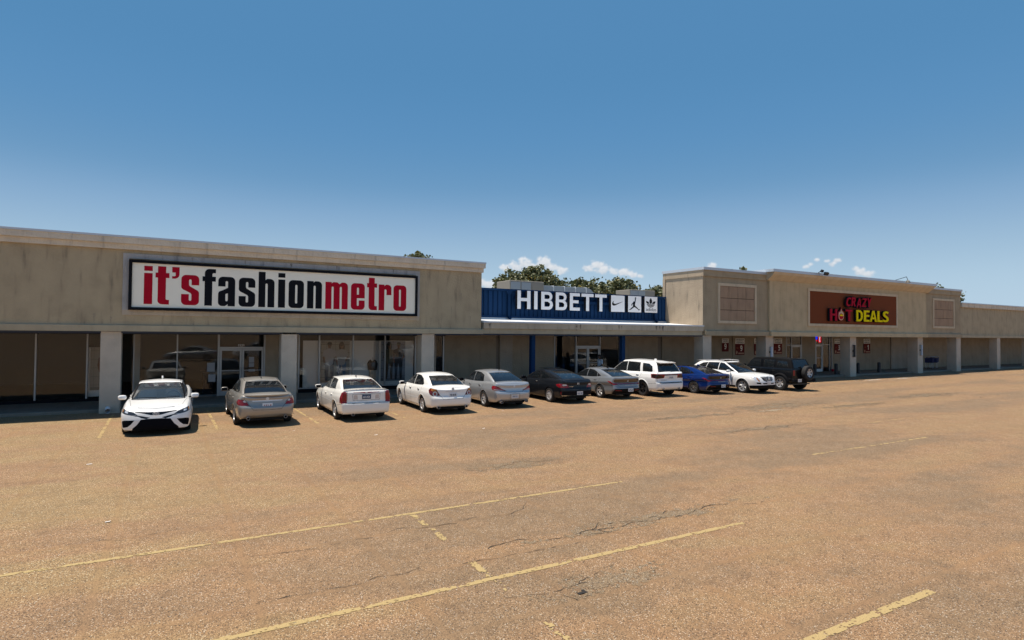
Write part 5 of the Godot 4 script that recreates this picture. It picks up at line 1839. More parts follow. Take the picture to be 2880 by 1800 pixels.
func bronze_sedan() -> void:
	var S := sedan()
	S.merge({"called": "bronze_sedan", "label": "bronze sedan with a rear lip spoiler in front of the glass doors", "paint": paint(lin(0.33, 0.315, 0.29), 0.35, 0.34), "W": 1.83, "rim": {"n": 7, "w0": 0.03, "w1": 0.028}}, true)
	S.yt = [[-2.5, 0.95], [-2.36, 1.0], [-1.9, 1.035], [-1.2, 1.02], [0.0, 0.97], [0.9, 0.94], [1.5, 0.88], [2.1, 0.76], [2.4, 0.67]]
	S.rear = [[0, 0.16], [0.08, 0.08], [0.2, 0.03], [0.36, 0.0], [0.5, 0.0], [0.56, 0.035], [0.74, 0.07], [0.86, 0.08], [0.94, 0.055], [1, 0.09]]
	screens(S, tinted(), tinted(0.7), 0.02, 0.92)
	panel(S, "tail_light", SP_R, [0.54, 0.70, 0.78, 0.70, 1.12, 0.735, 1.2, 0.80, 1.02, 0.90, 0.72, 0.885, 0.6, 0.80], M.tail, false, 0.004)
	region(S, "reversing_light", SP_R, [0.62, 0.80, 0.70, 0.80, 0.74, 0.845, 0.68, 0.865], M.tail_clear)
	S.regions.push_front(S.regions.pop_back())
	region(S, "boot_trim", SP_R, [0, 0.815, 0.44, 0.825, 0.47, 0.855, 0, 0.865], M.badge, true)
	panel(S, "boot_lid", SP_R, [0, 0.55, 0.42, 0.56, 0.52, 0.69, 0.58, 0.80, 0.70, 0.90, 0.74, 1.2, 0, 1.2], S.paint, true)
	panel(S, "boot_lid", SP_C, [-2.6, -0.01, -2.6, 0.70, -2.0, 0.66, -1.95, -0.01], S.paint, true)
	common_doors(S, 0.0, 0.98, -0.12, -1.1, 0.96)
	panel(S, "side_window#f", SP_G, [0.98, 0.985, 0.2, 1.34, -0.08, 1.375, -0.10, 0.99], tinted(), false, 0.012, M.chrome)
	panel(S, "side_window#b", SP_G, [-0.15, 0.99, -0.14, 1.375, -0.6, 1.35, -1.05, 1.22, -1.32, 1.09, -1.15, 1.04], tinted(), false, 0.012, M.chrome)
	region(S, "roof_gap", SP_T, [-1.0, 0.515, -1.0, 0.53, 0.2, 0.55, 0.2, 0.535], M.trim)
	region(S, "bumper_valance", SP_R, [0, 0, 1.6, 0, 1.2, 0.30, 0.72, 0.33, 0.6, 0.39, 0.4, 0.39, 0.3, 0.33, 0, 0.31], paint(lin(0.27, 0.235, 0.195), 0.3, 0.4), true)
	S.handles = [[-0.02, 0.86, "door#f"], [-1.05, 0.87, "door#b"]]
	S.mirror_mat = S.paint
	var c := build_car(S)
	bits(c, "boot_spoiler", S.paint, func(m):
		for k in 14:
			var x0 := lerpf(-0.66, 0.66, k / 14.0)
			var x1 := lerpf(-0.66, 0.66, (k + 1) / 14.0)
			var e := func(x: float) -> float: return 2.475 - 0.16 * pow(absf(x) / 0.66, 2.4)
			var a := Vector3(x0, 1.015, e.call(x0))
			var b := Vector3(x1, 1.015, e.call(x1))
			m.quad(a, b, b + Vector3(0, 0.012, -0.22), a + Vector3(0, 0.012, -0.22), Vector3.UP)
			m.quad(a, b, b + Vector3(0, -0.035, -0.02), a + Vector3(0, -0.035, -0.02), Vector3(0, 0, 1))
			m.quad(a + Vector3(0, -0.035, -0.02), b + Vector3(0, -0.035, -0.02), b + Vector3(0, -0.03, -0.2), a + Vector3(0, -0.03, -0.2), Vector3.DOWN))
	plate(c, 0.0, 0.685, -2.43, true, M.plate, "1ELE", M.tail, -0.15)
	bits(c, "badge", M.badge, func(m): m.tube(Vector3(0, 0.905, 2.39), Vector3(0, 0.905, 2.41), 0.05, 0.05, 20))
	for x in [-0.56, 0.56]:
		exhaust(c, x, 0.30, -2.430)
	bits(c, "roof_antenna", M.trim, func(m): m.blob(Vector3(0.0, 1.48, 0.85), Vector3(0.02, 0.02, 0.05), 0.8))
	place(c, 2.44, -20.68, 0.5)

func white_tall_lamp_sedan() -> void:
	var S := sedan()
	S.merge({"called": "tall_lamp_sedan", "label": "white sedan with tall red tail lights and a dark blue plate", "paint": paint(lin(0.83, 0.815, 0.77)), "W": 1.795, "wb": 2.88, "Lr": 2.47, "Lf": 2.36, "ar": 0.20, "nr": 4.5, "rim": {"n": 7, "w0": 0.04, "w1": 0.034}, "rim_mat": M.rim}, true)
	S.width = [[-2.5, 0.835], [-1.9, 0.875], [-1.3, 0.895], [0.0, 0.897], [1.2, 0.89], [1.8, 0.85], [2.4, 0.74]]
	S.yt = [[-2.5, 1.03], [-2.38, 1.06], [-1.9, 1.06], [-1.2, 1.02], [0.0, 0.955], [0.9, 0.925], [1.5, 0.86], [2.1, 0.77], [2.4, 0.70]]
	S.yb = [[-2.5, 0.27], [-2.0, 0.24], [-1.2, 0.19], [1.2, 0.19], [1.9, 0.19], [2.4, 0.22]]
	S.rear = [[0, 0.10], [0.08, 0.03], [0.25, 0.0], [0.44, 0.0], [0.475, 0.02], [0.5, 0.055], [0.75, 0.065], [0.93, 0.07], [0.97, 0.08], [1, 0.11]]
	S.cabin.merge({"b0": -1.98, "b1": -1.10, "w0": 1.22, "w1": 0.24, "wb0": 0.72, "wb1": 0.56, "nb": 5.0, "back_bulge": 0.02, "roof": [[-1.1, 1.36], [-0.4, 1.395], [0.24, 1.375]]}, true)
	var clear := glass(lin(0.03, 0.033, 0.036), 0.30)
	screens(S, clear, clear, 0.02, 0.93)
	region(S, "tail_light", SP_R, [0.665, 0.645, 0.90, 0.63, 1.10, 0.63, 1.08, 0.80, 1.0, 0.99, 0.90, 1.02, 0.72, 1.03, 0.67, 1.0], M.tail)
	region(S, "brake_strip", SP_R, [0, 0.955, 0.14, 0.972, 0.45, 0.985, 0.45, 1.0, 0, 1.003], M.tail, true)
	region(S, "reversing_light", SP_R, [0.30, 0.755, 0.44, 0.76, 0.44, 0.905, 0.31, 0.90], M.tail_clear)
	S.regions.push_front(S.regions.pop_back())
	panel(S, "number_recess", SP_R, [0, 0.72, 0.46, 0.73, 0.48, 0.93, 0, 0.935], S.paint, true, 0.006)
	panel(S, "boot_lid", SP_R, [0, 0.632, 0.66, 0.64, 0.655, 1.2, 0, 1.2], S.paint, true)
	panel(S, "boot_lid", SP_C, [-2.6, -0.01, -2.6, 0.68, -2.0, 0.66, -1.95, -0.01], S.paint, true)
	panel(S, "rear_bumper", SP_R, [0, 0.2, 1.75, 0.2, 1.62, 0.5, 0.9, 0.62, 0, 0.625], S.paint, true)
	region(S, "side_moulding", SP_S, [0.9, 0.60, 0.9, 0.615, -1.02, 0.615, -1.02, 0.60], M.flash_white)
	S.regions.push_front(S.regions.pop_back())
	common_doors(S, 0.0, 0.96, -0.12, -1.0, 0.95)
	panel(S, "side_window#f", SP_G, [0.94, 0.985, 0.26, 1.33, -0.06, 1.355, -0.08, 0.985], tinted(), false, 0.012, M.trim)
	panel(S, "side_window#b", SP_G, [-0.14, 0.99, -0.12, 1.355, -0.55, 1.35, -0.86, 1.32, -1.02, 1.10, -1.03, 1.03], tinted(), false, 0.012, M.trim)
	S.handles = [[-0.02, 0.82, "door#f"], [-0.98, 0.84, "door#b"]]
	S.seat_mat = M.seat_light
	var c := build_car(S)
	plate(c, 0.0, 0.84, -2.415, true, M.plate_blue, "683-BGK", M.plate)
	bits(c, "badge", M.badge, func(m): m.tube(Vector3(0, 0.965, 2.41), Vector3(0, 0.965, 2.425), 0.045, 0.045, 18))
	exhaust(c, -0.45, 0.25, -2.42)
	bits(c, "roof_antenna", M.trim, func(m):
		m.blob(Vector3(0, 1.45, 0.95), Vector3(0.025, 0.02, 0.06), 0.8)
		m.tube(Vector3(0, 1.46, 0.93), Vector3(0, 1.52, 1.02), 0.008, 0.004, 6))
	place(c, 5.34, -20.5, -0.8)

func white_curved_sedan() -> void:
	var S := sedan()
	S.merge({"called": "curved_white_sedan", "label": "white sedan with round clear tail lights beside the silver sedan", "paint": paint(lin(0.83, 0.825, 0.80)), "W": 1.80, "rim": {"n": 7, "w0": 0.028, "w1": 0.024, "twin": true}, "rim_mat": M.rim}, true)
	S.yt = [[-2.5, 0.95], [-2.36, 1.0], [-1.9, 1.04], [-1.2, 1.02], [0.0, 0.96], [0.9, 0.93], [1.5, 0.88], [2.1, 0.77], [2.4, 0.67]]
	var g := glass(lin(0.02, 0.024, 0.028), 0.4)
	screens(S, g, g, 0.02, 0.92)
	region(S, "stop_lamp", SP_R, circle_poly(0.70, 0.775, 0.052, 18), M.tail)
	region(S, "lamp_ring", SP_R, circle_poly(0.70, 0.78, 0.095, 22), M.rim)
	region(S, "indicator_lamp", SP_R, [0.63, 0.88, 0.80, 0.87, 0.98, 0.93, 0.86, 0.965, 0.7, 0.95], M.amber)
	panel(S, "tail_light", SP_R, [0.50, 0.715, 0.78, 0.69, 0.95, 0.76, 1.12, 0.90, 1.02, 0.985, 0.84, 0.975, 0.66, 0.945], M.tail_dark, false, 0.004)
	region(S, "boot_trim", SP_R, [0, 0.83, 0.29, 0.845, 0.31, 0.885, 0, 0.90], M.badge, true)
	panel(S, "boot_lid", SP_R, [0, 0.575, 0.40, 0.585, 0.49, 0.70, 0.65, 0.93, 0.72, 1.2, 0, 1.2], S.paint, true)
	panel(S, "boot_lid", SP_C, [-2.6, -0.01, -2.6, 0.70, -2.0, 0.66, -1.95, -0.01], S.paint, true)
	region(S, "side_moulding", SP_S, [0.98, 0.50, 0.98, 0.53, -1.06, 0.56, -1.06, 0.53], M.flash_white)
	common_doors(S, 0.0, 0.98, -0.12, -1.1, 0.96)
	panel(S, "side_window#f", SP_G, [0.98, 0.985, 0.2, 1.34, -0.08, 1.375, -0.10, 0.99], tinted(), false, 0.012, M.trim)
	panel(S, "side_window#b", SP_G, [-0.15, 0.99, -0.14, 1.375, -0.6, 1.35, -0.98, 1.24, -1.2, 1.08, -1.1, 1.02], tinted(), false, 0.012, M.trim)
	S.handles = [[-0.02, 0.84, "door#f"], [-1.02, 0.86, "door#b"]]
	S.handle_mat = M.chrome
	S.seat_mat = M.seat_light
	var c := build_car(S)
	plate(c, 0.0, 0.735, -2.415, true, M.plate, "948", M.ink, -0.1)
	bits(c, "badge", M.badge, func(m): m.tube(Vector3(0, 0.955, 2.38), Vector3(0, 0.955, 2.40), 0.05, 0.05, 20))
	for x in [-0.56, 0.56]:
		exhaust(c, x, 0.27, -2.420)
	place(c, 8.44, -20.76, -2.0)

func silver_sedan() -> void:
	var S := sedan()
	S.merge({"called": "silver_sedan", "label": "light silver sedan with red wedge tail lights and bumper-mounted plate", "paint": paint(lin(0.44, 0.455, 0.475), 0.55, 0.3), "W": 1.85, "wb": 2.82, "Lr": 2.55, "Lf": 2.42, "rim": {"n": 7, "w0": 0.032, "w1": 0.030}}, true)
	S.yt = [[-2.6, 0.96], [-2.46, 1.02], [-2.0, 1.05], [-1.2, 1.02], [0.0, 0.965], [0.9, 0.935], [1.5, 0.88], [2.1, 0.77], [2.5, 0.67]]
	S.rear = [[0, 0.14], [0.08, 0.05], [0.22, 0.01], [0.4, 0.0], [0.5, 0.01], [0.55, 0.06], [0.8, 0.085], [0.92, 0.075], [0.97, 0.08], [1, 0.12]]
	S.cabin.merge({"b0": -2.06, "b1": -1.05, "w0": 1.25, "roof": [[-1.05, 1.385], [-0.4, 1.435], [0.22, 1.41]]}, true)
	screens(S, tinted(0.5), tinted(0.55), 0.02, 0.92)
	region(S, "reversing_light", SP_R, [0.44, 0.735, 0.70, 0.745, 0.95, 0.765, 0.95, 0.785, 0.6, 0.765], M.tail_clear)
	panel(S, "tail_light", SP_R, [0.36, 0.725, 0.80, 0.73, 1.04, 0.75, 1.14, 0.82, 1.10, 0.92, 0.88, 0.93, 0.70, 0.885, 0.55, 0.80], M.tail, false, 0.004)
	panel(S, "boot_lid", SP_R, [0, 0.645, 0.34, 0.655, 0.46, 0.72, 0.66, 0.80, 0.80, 0.92, 0.82, 1.2, 0, 1.2], S.paint, true)
	panel(S, "boot_lid", SP_C, [-2.7, -0.01, -2.7, 0.72, -2.1, 0.66, -2.05, -0.01], S.paint, true)
	panel(S, "plate_recess", SP_R, [0, 0.385, 0.22, 0.39, 0.22, 0.60, 0, 0.605], S.paint, true)
	common_doors(S, 0.0, 0.98, -0.12, -1.1, 0.96)
	panel(S, "side_window#f", SP_G, [0.96, 0.985, 0.2, 1.35, -0.08, 1.385, -0.10, 0.99], tinted(0.8), false, 0.012, M.trim)
	panel(S, "side_window#b", SP_G, [-0.15, 0.99, -0.14, 1.385, -0.6, 1.36, -0.98, 1.27, -1.1, 1.06, -1.08, 1.01], tinted(0.8), false, 0.012, M.trim)
	S.handles = [[-0.02, 0.85, "door#f"], [-1.02, 0.86, "door#b"]]
	S.handle_mat = M.chrome
	S.mirror_mat = M.trim
	var c := build_car(S)
	plate(c, 0.0, 0.495, -2.545, true, M.plate, "89W 0Z", M.plate_blue)
	bits(c, "badge", M.badge, func(m): m.tube(Vector3(0, 0.90, 2.455), Vector3(0, 0.90, 2.475), 0.045, 0.045, 20))
	text_fit("boot_letters", "- - - - - -", c, Vector3(0, 0.74, 2.465), 0.42, 0.02, 0.004, M.chrome)
	for x in [-0.58, 0.58]:
		exhaust(c, x, 0.27, -2.52)
	bits(c, "roof_antenna", M.trim, func(m):
		m.blob(Vector3(0.1, 1.49, 0.85), Vector3(0.025, 0.02, 0.05), 0.8)
		m.tube(Vector3(0.1, 1.49, 0.85), Vector3(0.1, 1.57, 0.96), 0.009, 0.005, 6))
	place(c, 11.12, -21.28, -2.0)

func black_coupe() -> void:
	var S := sedan()
	S.merge({"called": "black_coupe", "label": "black two-door coupe with raised sunroof and silver bumper strip", "paint": dark_paint(lin(0.010, 0.012, 0.016)), "W": 1.85, "wb": 2.725, "Lr": 2.42, "Lf": 2.35, "rim": {"n": 10, "w0": 0.028, "w1": 0.030}}, true)
	S.yt = [[-2.5, 0.95], [-2.34, 1.0], [-1.9, 1.04], [-1.2, 1.03], [0.0, 0.95], [0.9, 0.92], [1.5, 0.87], [2.1, 0.76], [2.4, 0.67]]
	S.cabin.merge({"b0": -2.16, "b1": -0.85, "w0": 1.30, "w1": 0.18, "wb0": 0.68, "wb1": 0.54, "back_bulge": 0.06, "roof": [[-0.85, 1.355], [-0.3, 1.385], [0.18, 1.37]]}, true)
	screens(S, tinted(0.6), tinted(0.55), 0.02, 0.93)
	region(S, "reversing_light", SP_R, [0.56, 0.80, 0.75, 0.775, 0.80, 0.835, 0.72, 0.86, 0.6, 0.855], M.tail_clear)
	panel(S, "tail_light", SP_R, [0.45, 0.70, 0.70, 0.69, 1.0, 0.71, 1.18, 0.77, 1.20, 0.84, 1.0, 0.875, 0.66, 0.875, 0.54, 0.84], M.tail, false, 0.004)
	region(S, "reflector", SP_R, [0.86, 0.40, 0.91, 0.40, 0.91, 0.52, 0.86, 0.53], M.tail)
	region(S, "bumper_strip", SP_R, [0, 0.335, 0.86, 0.345, 0.86, 0.365, 0, 0.358], M.chrome, true)
	panel(S, "bumper_insert", SP_R, [0, 0.37, 0.84, 0.375, 0.80, 0.56, 0, 0.565], M.trim, true)
	panel(S, "boot_lid", SP_R, [0, 0.625, 0.44, 0.635, 0.50, 0.70, 0.58, 0.86, 0.66, 1.2, 0, 1.2], S.paint, true)
	panel(S, "boot_lid", SP_C, [-2.6, -0.01, -2.6, 0.66, -2.15, 0.62, -2.1, -0.01], S.paint, true)
	panel(S, "door#f", SP_S, [0.98, 0.27, 1.0, 0.6, 0.93, 1.2, -0.42, 1.2, -0.5, 0.8, -0.42, 0.27], S.paint)
	panel(S, "side_window#f", SP_G, [0.98, 0.975, 0.16, 1.315, -0.26, 1.33, -0.34, 0.99], tinted(0.6), false, 0.014, M.chrome)
	panel(S, "side_window#b", SP_G, [-0.39, 0.995, -0.31, 1.33, -0.7, 1.29, -1.05, 1.17, -1.22, 1.07, -1.0, 1.02], tinted(0.6), false, 0.014, M.chrome)
	S.handles = [[-0.28, 0.87, "door#f"]]
	S.handle_mat = M.chrome
	var c := build_car(S)
	plate(c, 0.05, 0.46, -2.425, true, M.plate, "BLR 100", M.plate_blue)
	bits(c, "sunroof", M.trim_gloss, func(m): m.obox(Vector3(0, 1.445, 0.02), Vector3(0.86, 0.02, 0.5), Basis(Vector3.RIGHT, -0.09)))
	bits(c, "badge", M.badge, func(m):
		m.obox(Vector3(-0.035, 0.87, 2.36), Vector3(0.02, 0.09, 0.01), Basis())
		m.obox(Vector3(0.035, 0.87, 2.36), Vector3(0.02, 0.09, 0.01), Basis())
		m.obox(Vector3(0, 0.87, 2.36), Vector3(0.05, 0.02, 0.009), Basis()))
	text_fit("boot_letters", "ACCORD", c, Vector3(-0.36, 0.745, 2.345), 0.24, 0.035, 0.006, M.chrome)
	place(c, 14.14, -21.38, -1.0)

func angular_sedan(called: String, label: String, col: StandardMaterial3D, roof_mat: Material, glass_a: float, rim_mat: Material, rim: Dictionary) -> Node3D:
	var S := sedan()
	S.merge({"called": called, "label": label, "paint": col, "group": "", "W": 1.825, "wb": 2.72, "Lr": 2.44, "Lf": 2.28, "ar": 0.34, "rim": rim, "rim_mat": rim_mat, "crown": 0.03}, true)
	S.yt = [[-2.5, 0.97], [-2.38, 1.01], [-1.9, 1.04], [-1.2, 1.0], [0.0, 0.93], [0.9, 0.89], [1.5, 0.82], [2.0, 0.73], [2.3, 0.65]]
	S.side = [[0, 0.09], [0.1, 0.05], [0.25, 0.03], [0.36, 0.035], [0.52, 0.03], [0.68, 0.0], [0.74, 0.004], [0.85, 0.04], [0.93, 0.06], [1, 0.10]]
	S.rear = [[0, 0.16], [0.08, 0.06], [0.2, 0.0], [0.34, 0.0], [0.42, 0.03], [0.6, 0.055], [0.66, 0.10], [0.70, 0.10], [0.95, 0.02], [0.985, 0.0], [1, 0.03]]
	S.cabin.merge({"b0": -2.12, "b1": -0.9, "w0": 1.28, "w1": 0.15, "wb0": 0.66, "wb1": 0.53, "ww1": 0.545, "back_bulge": 0.05, "roof": [[-0.9, 1.335], [-0.35, 1.37], [0.15, 1.35]], "crown": 0.045}, true)
	screens(S, tinted(glass_a), tinted(glass_a), 0.02, 0.93)
	region(S, "tail_light", SP_R, [0.58, 0.70, 0.80, 0.675, 1.10, 0.80, 1.22, 0.86, 1.0, 0.84, 0.80, 0.76, 0.58, 0.755], M.tail)
	region(S, "light_bar", SP_R, [0, 0.715, 0.58, 0.72, 0.58, 0.75, 0, 0.745], M.tail, true)
	region(S, "boot_face", SP_R, [0, 0.765, 0.66, 0.775, 0.74, 0.80, 0.78, 0.90, 0.70, 0.935, 0, 0.945], paint(lin(0.075, 0.055, 0.042), 0.3, 0.3) if called == "grey_angular_sedan" else M.trim_gloss, true)
	panel(S, "boot_lid", SP_R, [0, 0.555, 0.40, 0.56, 0.50, 0.60, 0.62, 0.70, 0, 0.70], S.paint, true)
	panel(S, "boot_lid", SP_C, [-2.6, -0.01, -2.6, 0.70, -2.12, 0.62, -2.1, -0.01], S.paint, true)
	region(S, "reflector", SP_R, [0.40, 0.40, 0.72, 0.42, 0.72, 0.44, 0.40, 0.425], M.tail)
	region(S, "lower_bumper", SP_R, [0, 0, 1.5, 0, 1.2, 0.24, 0.98, 0.25, 0.80, 0.42, 0.72, 0.50, 0, 0.505], M.trim, true)
	region(S, "bumper_edge", SP_R, [0.70, 0.50, 0.80, 0.42, 0.98, 0.25, 1.04, 0.25, 0.90, 0.44, 0.74, 0.52], M.rim_grey)
	region(S, "sill", SP_S, [-0.95, 0.0, -0.95, 0.27, 0.95, 0.25, 0.95, 0.0], M.trim)
	common_doors(S, 0.0, 0.96, -0.14, -1.1, 0.94)
	panel(S, "side_window#f", SP_G, [0.96, 0.945, 0.12, 1.29, -0.12, 1.32, -0.14, 0.96], tinted(maxf(glass_a, 0.7)), false, 0.012, M.trim)
	panel(S, "side_window#b", SP_G, [-0.2, 0.965, -0.18, 1.32, -0.6, 1.29, -0.92, 1.19, -0.98, 0.99], tinted(maxf(glass_a, 0.7)), false, 0.012, M.trim)
	panel(S, "quarter_window", SP_G, [-1.02, 1.0, -0.97, 1.17, -1.25, 1.05], M.trim_gloss, false, 0.008, M.trim)
	if roof_mat != col:
		region(S, "roof_skin", SP_T, [-2, -0.01, -2, 0.6, 2, 0.6, 2, -0.01], roof_mat, true)
	S.handles = [[-0.04, 0.845, "door#f"], [-1.0, 0.86, "door#b"]]
	var c := build_car(S)
	bits(c, "roof_antenna", M.trim if roof_mat == col else col, func(m): m.blob(Vector3(0, 1.43, 0.85), Vector3(0.03, 0.045, 0.09), 0.8))
	bits(c, "badge", M.badge, func(m):
		m.obox(Vector3(-0.03, 0.855, 2.385), Vector3(0.014, 0.06, 0.01), Basis(Vector3(0, 0, 1), -0.25))
		m.obox(Vector3(0.03, 0.855, 2.385), Vector3(0.014, 0.06, 0.01), Basis(Vector3(0, 0, 1), -0.25))
		m.obox(Vector3(0, 0.855, 2.385), Vector3(0.06, 0.014, 0.009), Basis(Vector3(0, 0, 1), 0.3)))
	text_fit("boot_letters", "ELANTRA", c, Vector3(0.08, 0.655, 2.40), 0.5, 0.035, 0.006, M.rim)
	return c

func grey_and_blue_sedans() -> void:
	var grey_ := paint(lin(0.225, 0.24, 0.26), 0.35, 0.3)
	var a := angular_sedan("grey_angular_sedan", "grey angular sedan with full width red light bar beside black coupe", grey_, grey_, 0.75, M.rim, {"n": 5, "w0": 0.03, "w1": 0.045, "twist": 0.35})
	plate(a, 0.14, 0.435, -2.445, true, M.plate, "V52", M.ink)
	place(a, 17.0, -21.75, -1.0)
	var b := angular_sedan("blue_angular_sedan", "bright blue angular sedan between the two white sport utility cars", paint(lin(0.005, 0.024, 0.14), 0.25, 0.28), M.trim_gloss, 0.45, M.rim_grey, {"n": 8, "w0": 0.02, "w1": 0.03, "twist": 0.25})
	plate(b, 0.14, 0.435, -2.445, true, M.plate, "3A 71", M.plate_blue)
	place(b, 22.33, -21.4, -1.0)

func white_suv() -> void:
	var S := sedan()
	S.merge({"called": "white_sport_utility", "label": "large white sport utility car with dark wraparound tail light band", "category": "car", "paint": paint(lin(0.83, 0.83, 0.82)), "W": 1.925, "wb": 3.04, "Lr": 2.62, "Lf": 2.48, "ar": 0.30, "nr": 3.4, "r": 0.385, "rr": 0.265, "tw": 0.255, "arch": 0.43, "rim": {"n": 5, "w0": 0.035, "w1": 0.024, "twin": true}, "rim_mat": M.rim_dark, "flare": 0.02, "flare_w": 0.05, "belly_y": 0.28, "crown": 0.03}, true)
	S.width = [[-2.7, 0.87], [-1.9, 0.94], [-1.3, 0.955], [0.0, 0.94], [1.2, 0.955], [1.8, 0.93], [2.5, 0.80]]
	S.yb = [[-2.7, 0.36], [-2.0, 0.30], [-1.2, 0.27], [1.2, 0.27], [1.9, 0.27], [2.5, 0.30]]
	S.yt = [[-2.7, 1.20], [-2.5, 1.21], [-1.9, 1.20], [-1.2, 1.18], [0.0, 1.14], [0.9, 1.12], [1.5, 1.10], [2.1, 1.02], [2.5, 0.94]]
	S.rear = [[0, 0.16], [0.06, 0.06], [0.2, 0.0], [0.38, 0.0], [0.42, 0.03], [0.46, 0.085], [0.7, 0.095], [0.76, 0.06], [0.92, 0.06], [0.97, 0.10], [1, 0.14]]
	S.cabin = {"b0": -2.46, "b1": -2.12, "w1": 0.30, "w0": 1.25, "wb0": 0.80, "ww0": 0.80, "wb1": 0.62, "ww1": 0.64, "nb": 4.2, "back_bulge": 0.02, "bulge": 0.03, "roof": [[-2.12, 1.665], [-1.4, 1.715], [-0.4, 1.735], [0.30, 1.70]], "crown": 0.05}
	var g := tinted(0.92)
	screens(S, tinted(0.6), g, 0.02, 0.88)
	region(S, "tail_light", SP_R, [0.46, 0.955, 0.80, 0.93, 1.05, 0.935, 1.22, 0.96, 1.25, 1.10, 1.15, 1.12, 0.70, 1.09, 0.56, 1.05], M.tail_dark)
	S.regions.back().m = paint(lin(0.02, 0.008, 0.007), 0.0, 0.25)
	region(S, "light_edge", SP_R, [0.40, 1.095, 0.44, 0.93, 0.82, 0.905, 1.24, 0.935, 1.30, 1.12, 1.15, 1.14, 0, 1.125, 0, 1.10], M.tail, true)
	region(S, "light_band", SP_R, [0, 1.06, 0.44, 1.055, 0.46, 0.955, 0.8, 0.93, 1.1, 0.93, 1.2, 1.10, 0, 1.10], M.trim_gloss, true)
	panel(S, "tailgate", SP_R, [0, 0.72, 0.78, 0.73, 0.86, 0.93, 0.82, 1.3, 0, 1.3], S.paint, true)
	region(S, "step_pad", SP_R, [0, 0.685, 0.74, 0.69, 0.74, 0.718, 0, 0.715], M.trim, true)
	panel(S, "rear_bumper", SP_R, [0, 0.3, 1.45, 0.3, 1.5, 0.62, 1.1, 0.68, 0, 0.68], S.paint, true)
	common_doors(S, 0.0, 1.02, -0.2, -1.2, 1.14)
	panel(S, "side_window#f", SP_G, [1.02, 1.17, 0.30, 1.62, -0.15, 1.655, -0.17, 1.17], g, false, 0.014, M.trim)
	panel(S, "side_window#b", SP_G, [-0.23, 1.175, -0.21, 1.655, -1.13, 1.64, -1.22, 1.20], g, false, 0.014, M.trim)
	panel(S, "side_window#q", SP_G, [-1.42, 1.22, -1.32, 1.62, -1.75, 1.60, -2.02, 1.48, -2.12, 1.26, -2.05, 1.22], g, false, 0.014, M.trim)
	S.handles = [[-0.08, 1.02, "door#f"], [-1.15, 1.03, "door#b"]]
	S.handle_mat = M.chrome
	S.mirror = [1.08, 1.18, 0.82]
	S.bench_u = -0.95
	var c := build_car(S)
	bits(c, "roof_spoiler", S.paint, func(m):
		m.quad(Vector3(-0.56, 1.70, 2.0), Vector3(0.56, 1.70, 2.0), Vector3(0.52, 1.665, 2.34), Vector3(-0.52, 1.665, 2.34), Vector3.UP)
		m.quad(Vector3(-0.52, 1.665, 2.34), Vector3(0.52, 1.665, 2.34), Vector3(0.52, 1.635, 2.32), Vector3(-0.52, 1.635, 2.32), Vector3(0, 0, 1))
		m.quad(Vector3(-0.56, 1.66, 2.05), Vector3(0.56, 1.66, 2.05), Vector3(0.52, 1.635, 2.32), Vector3(-0.52, 1.635, 2.32), Vector3.DOWN))
	plate(c, 0.02, 0.965, -2.545, true, M.plate, "32E", M.plate_blue)
	bits(c, "wiper", M.trim, func(m): m.tube(Vector3(0.05, 1.235, 2.46), Vector3(0.42, 1.245, 2.44), 0.012, 0.012, 6))
	for x in [-0.52, 0.52]:
		exhaust(c, x, 0.42, -2.600)
	bits(c, "roof_antenna", S.paint, func(m): m.blob(Vector3(0, 1.79, 1.45), Vector3(0.03, 0.04, 0.09), 0.8))
	text_fit("badge_letters", "DURANGO", c, Vector3(-0.45, 0.83, 2.535), 0.36, 0.03, 0.006, M.rim)
	place(c, 19.37, -21.75, -1.0)

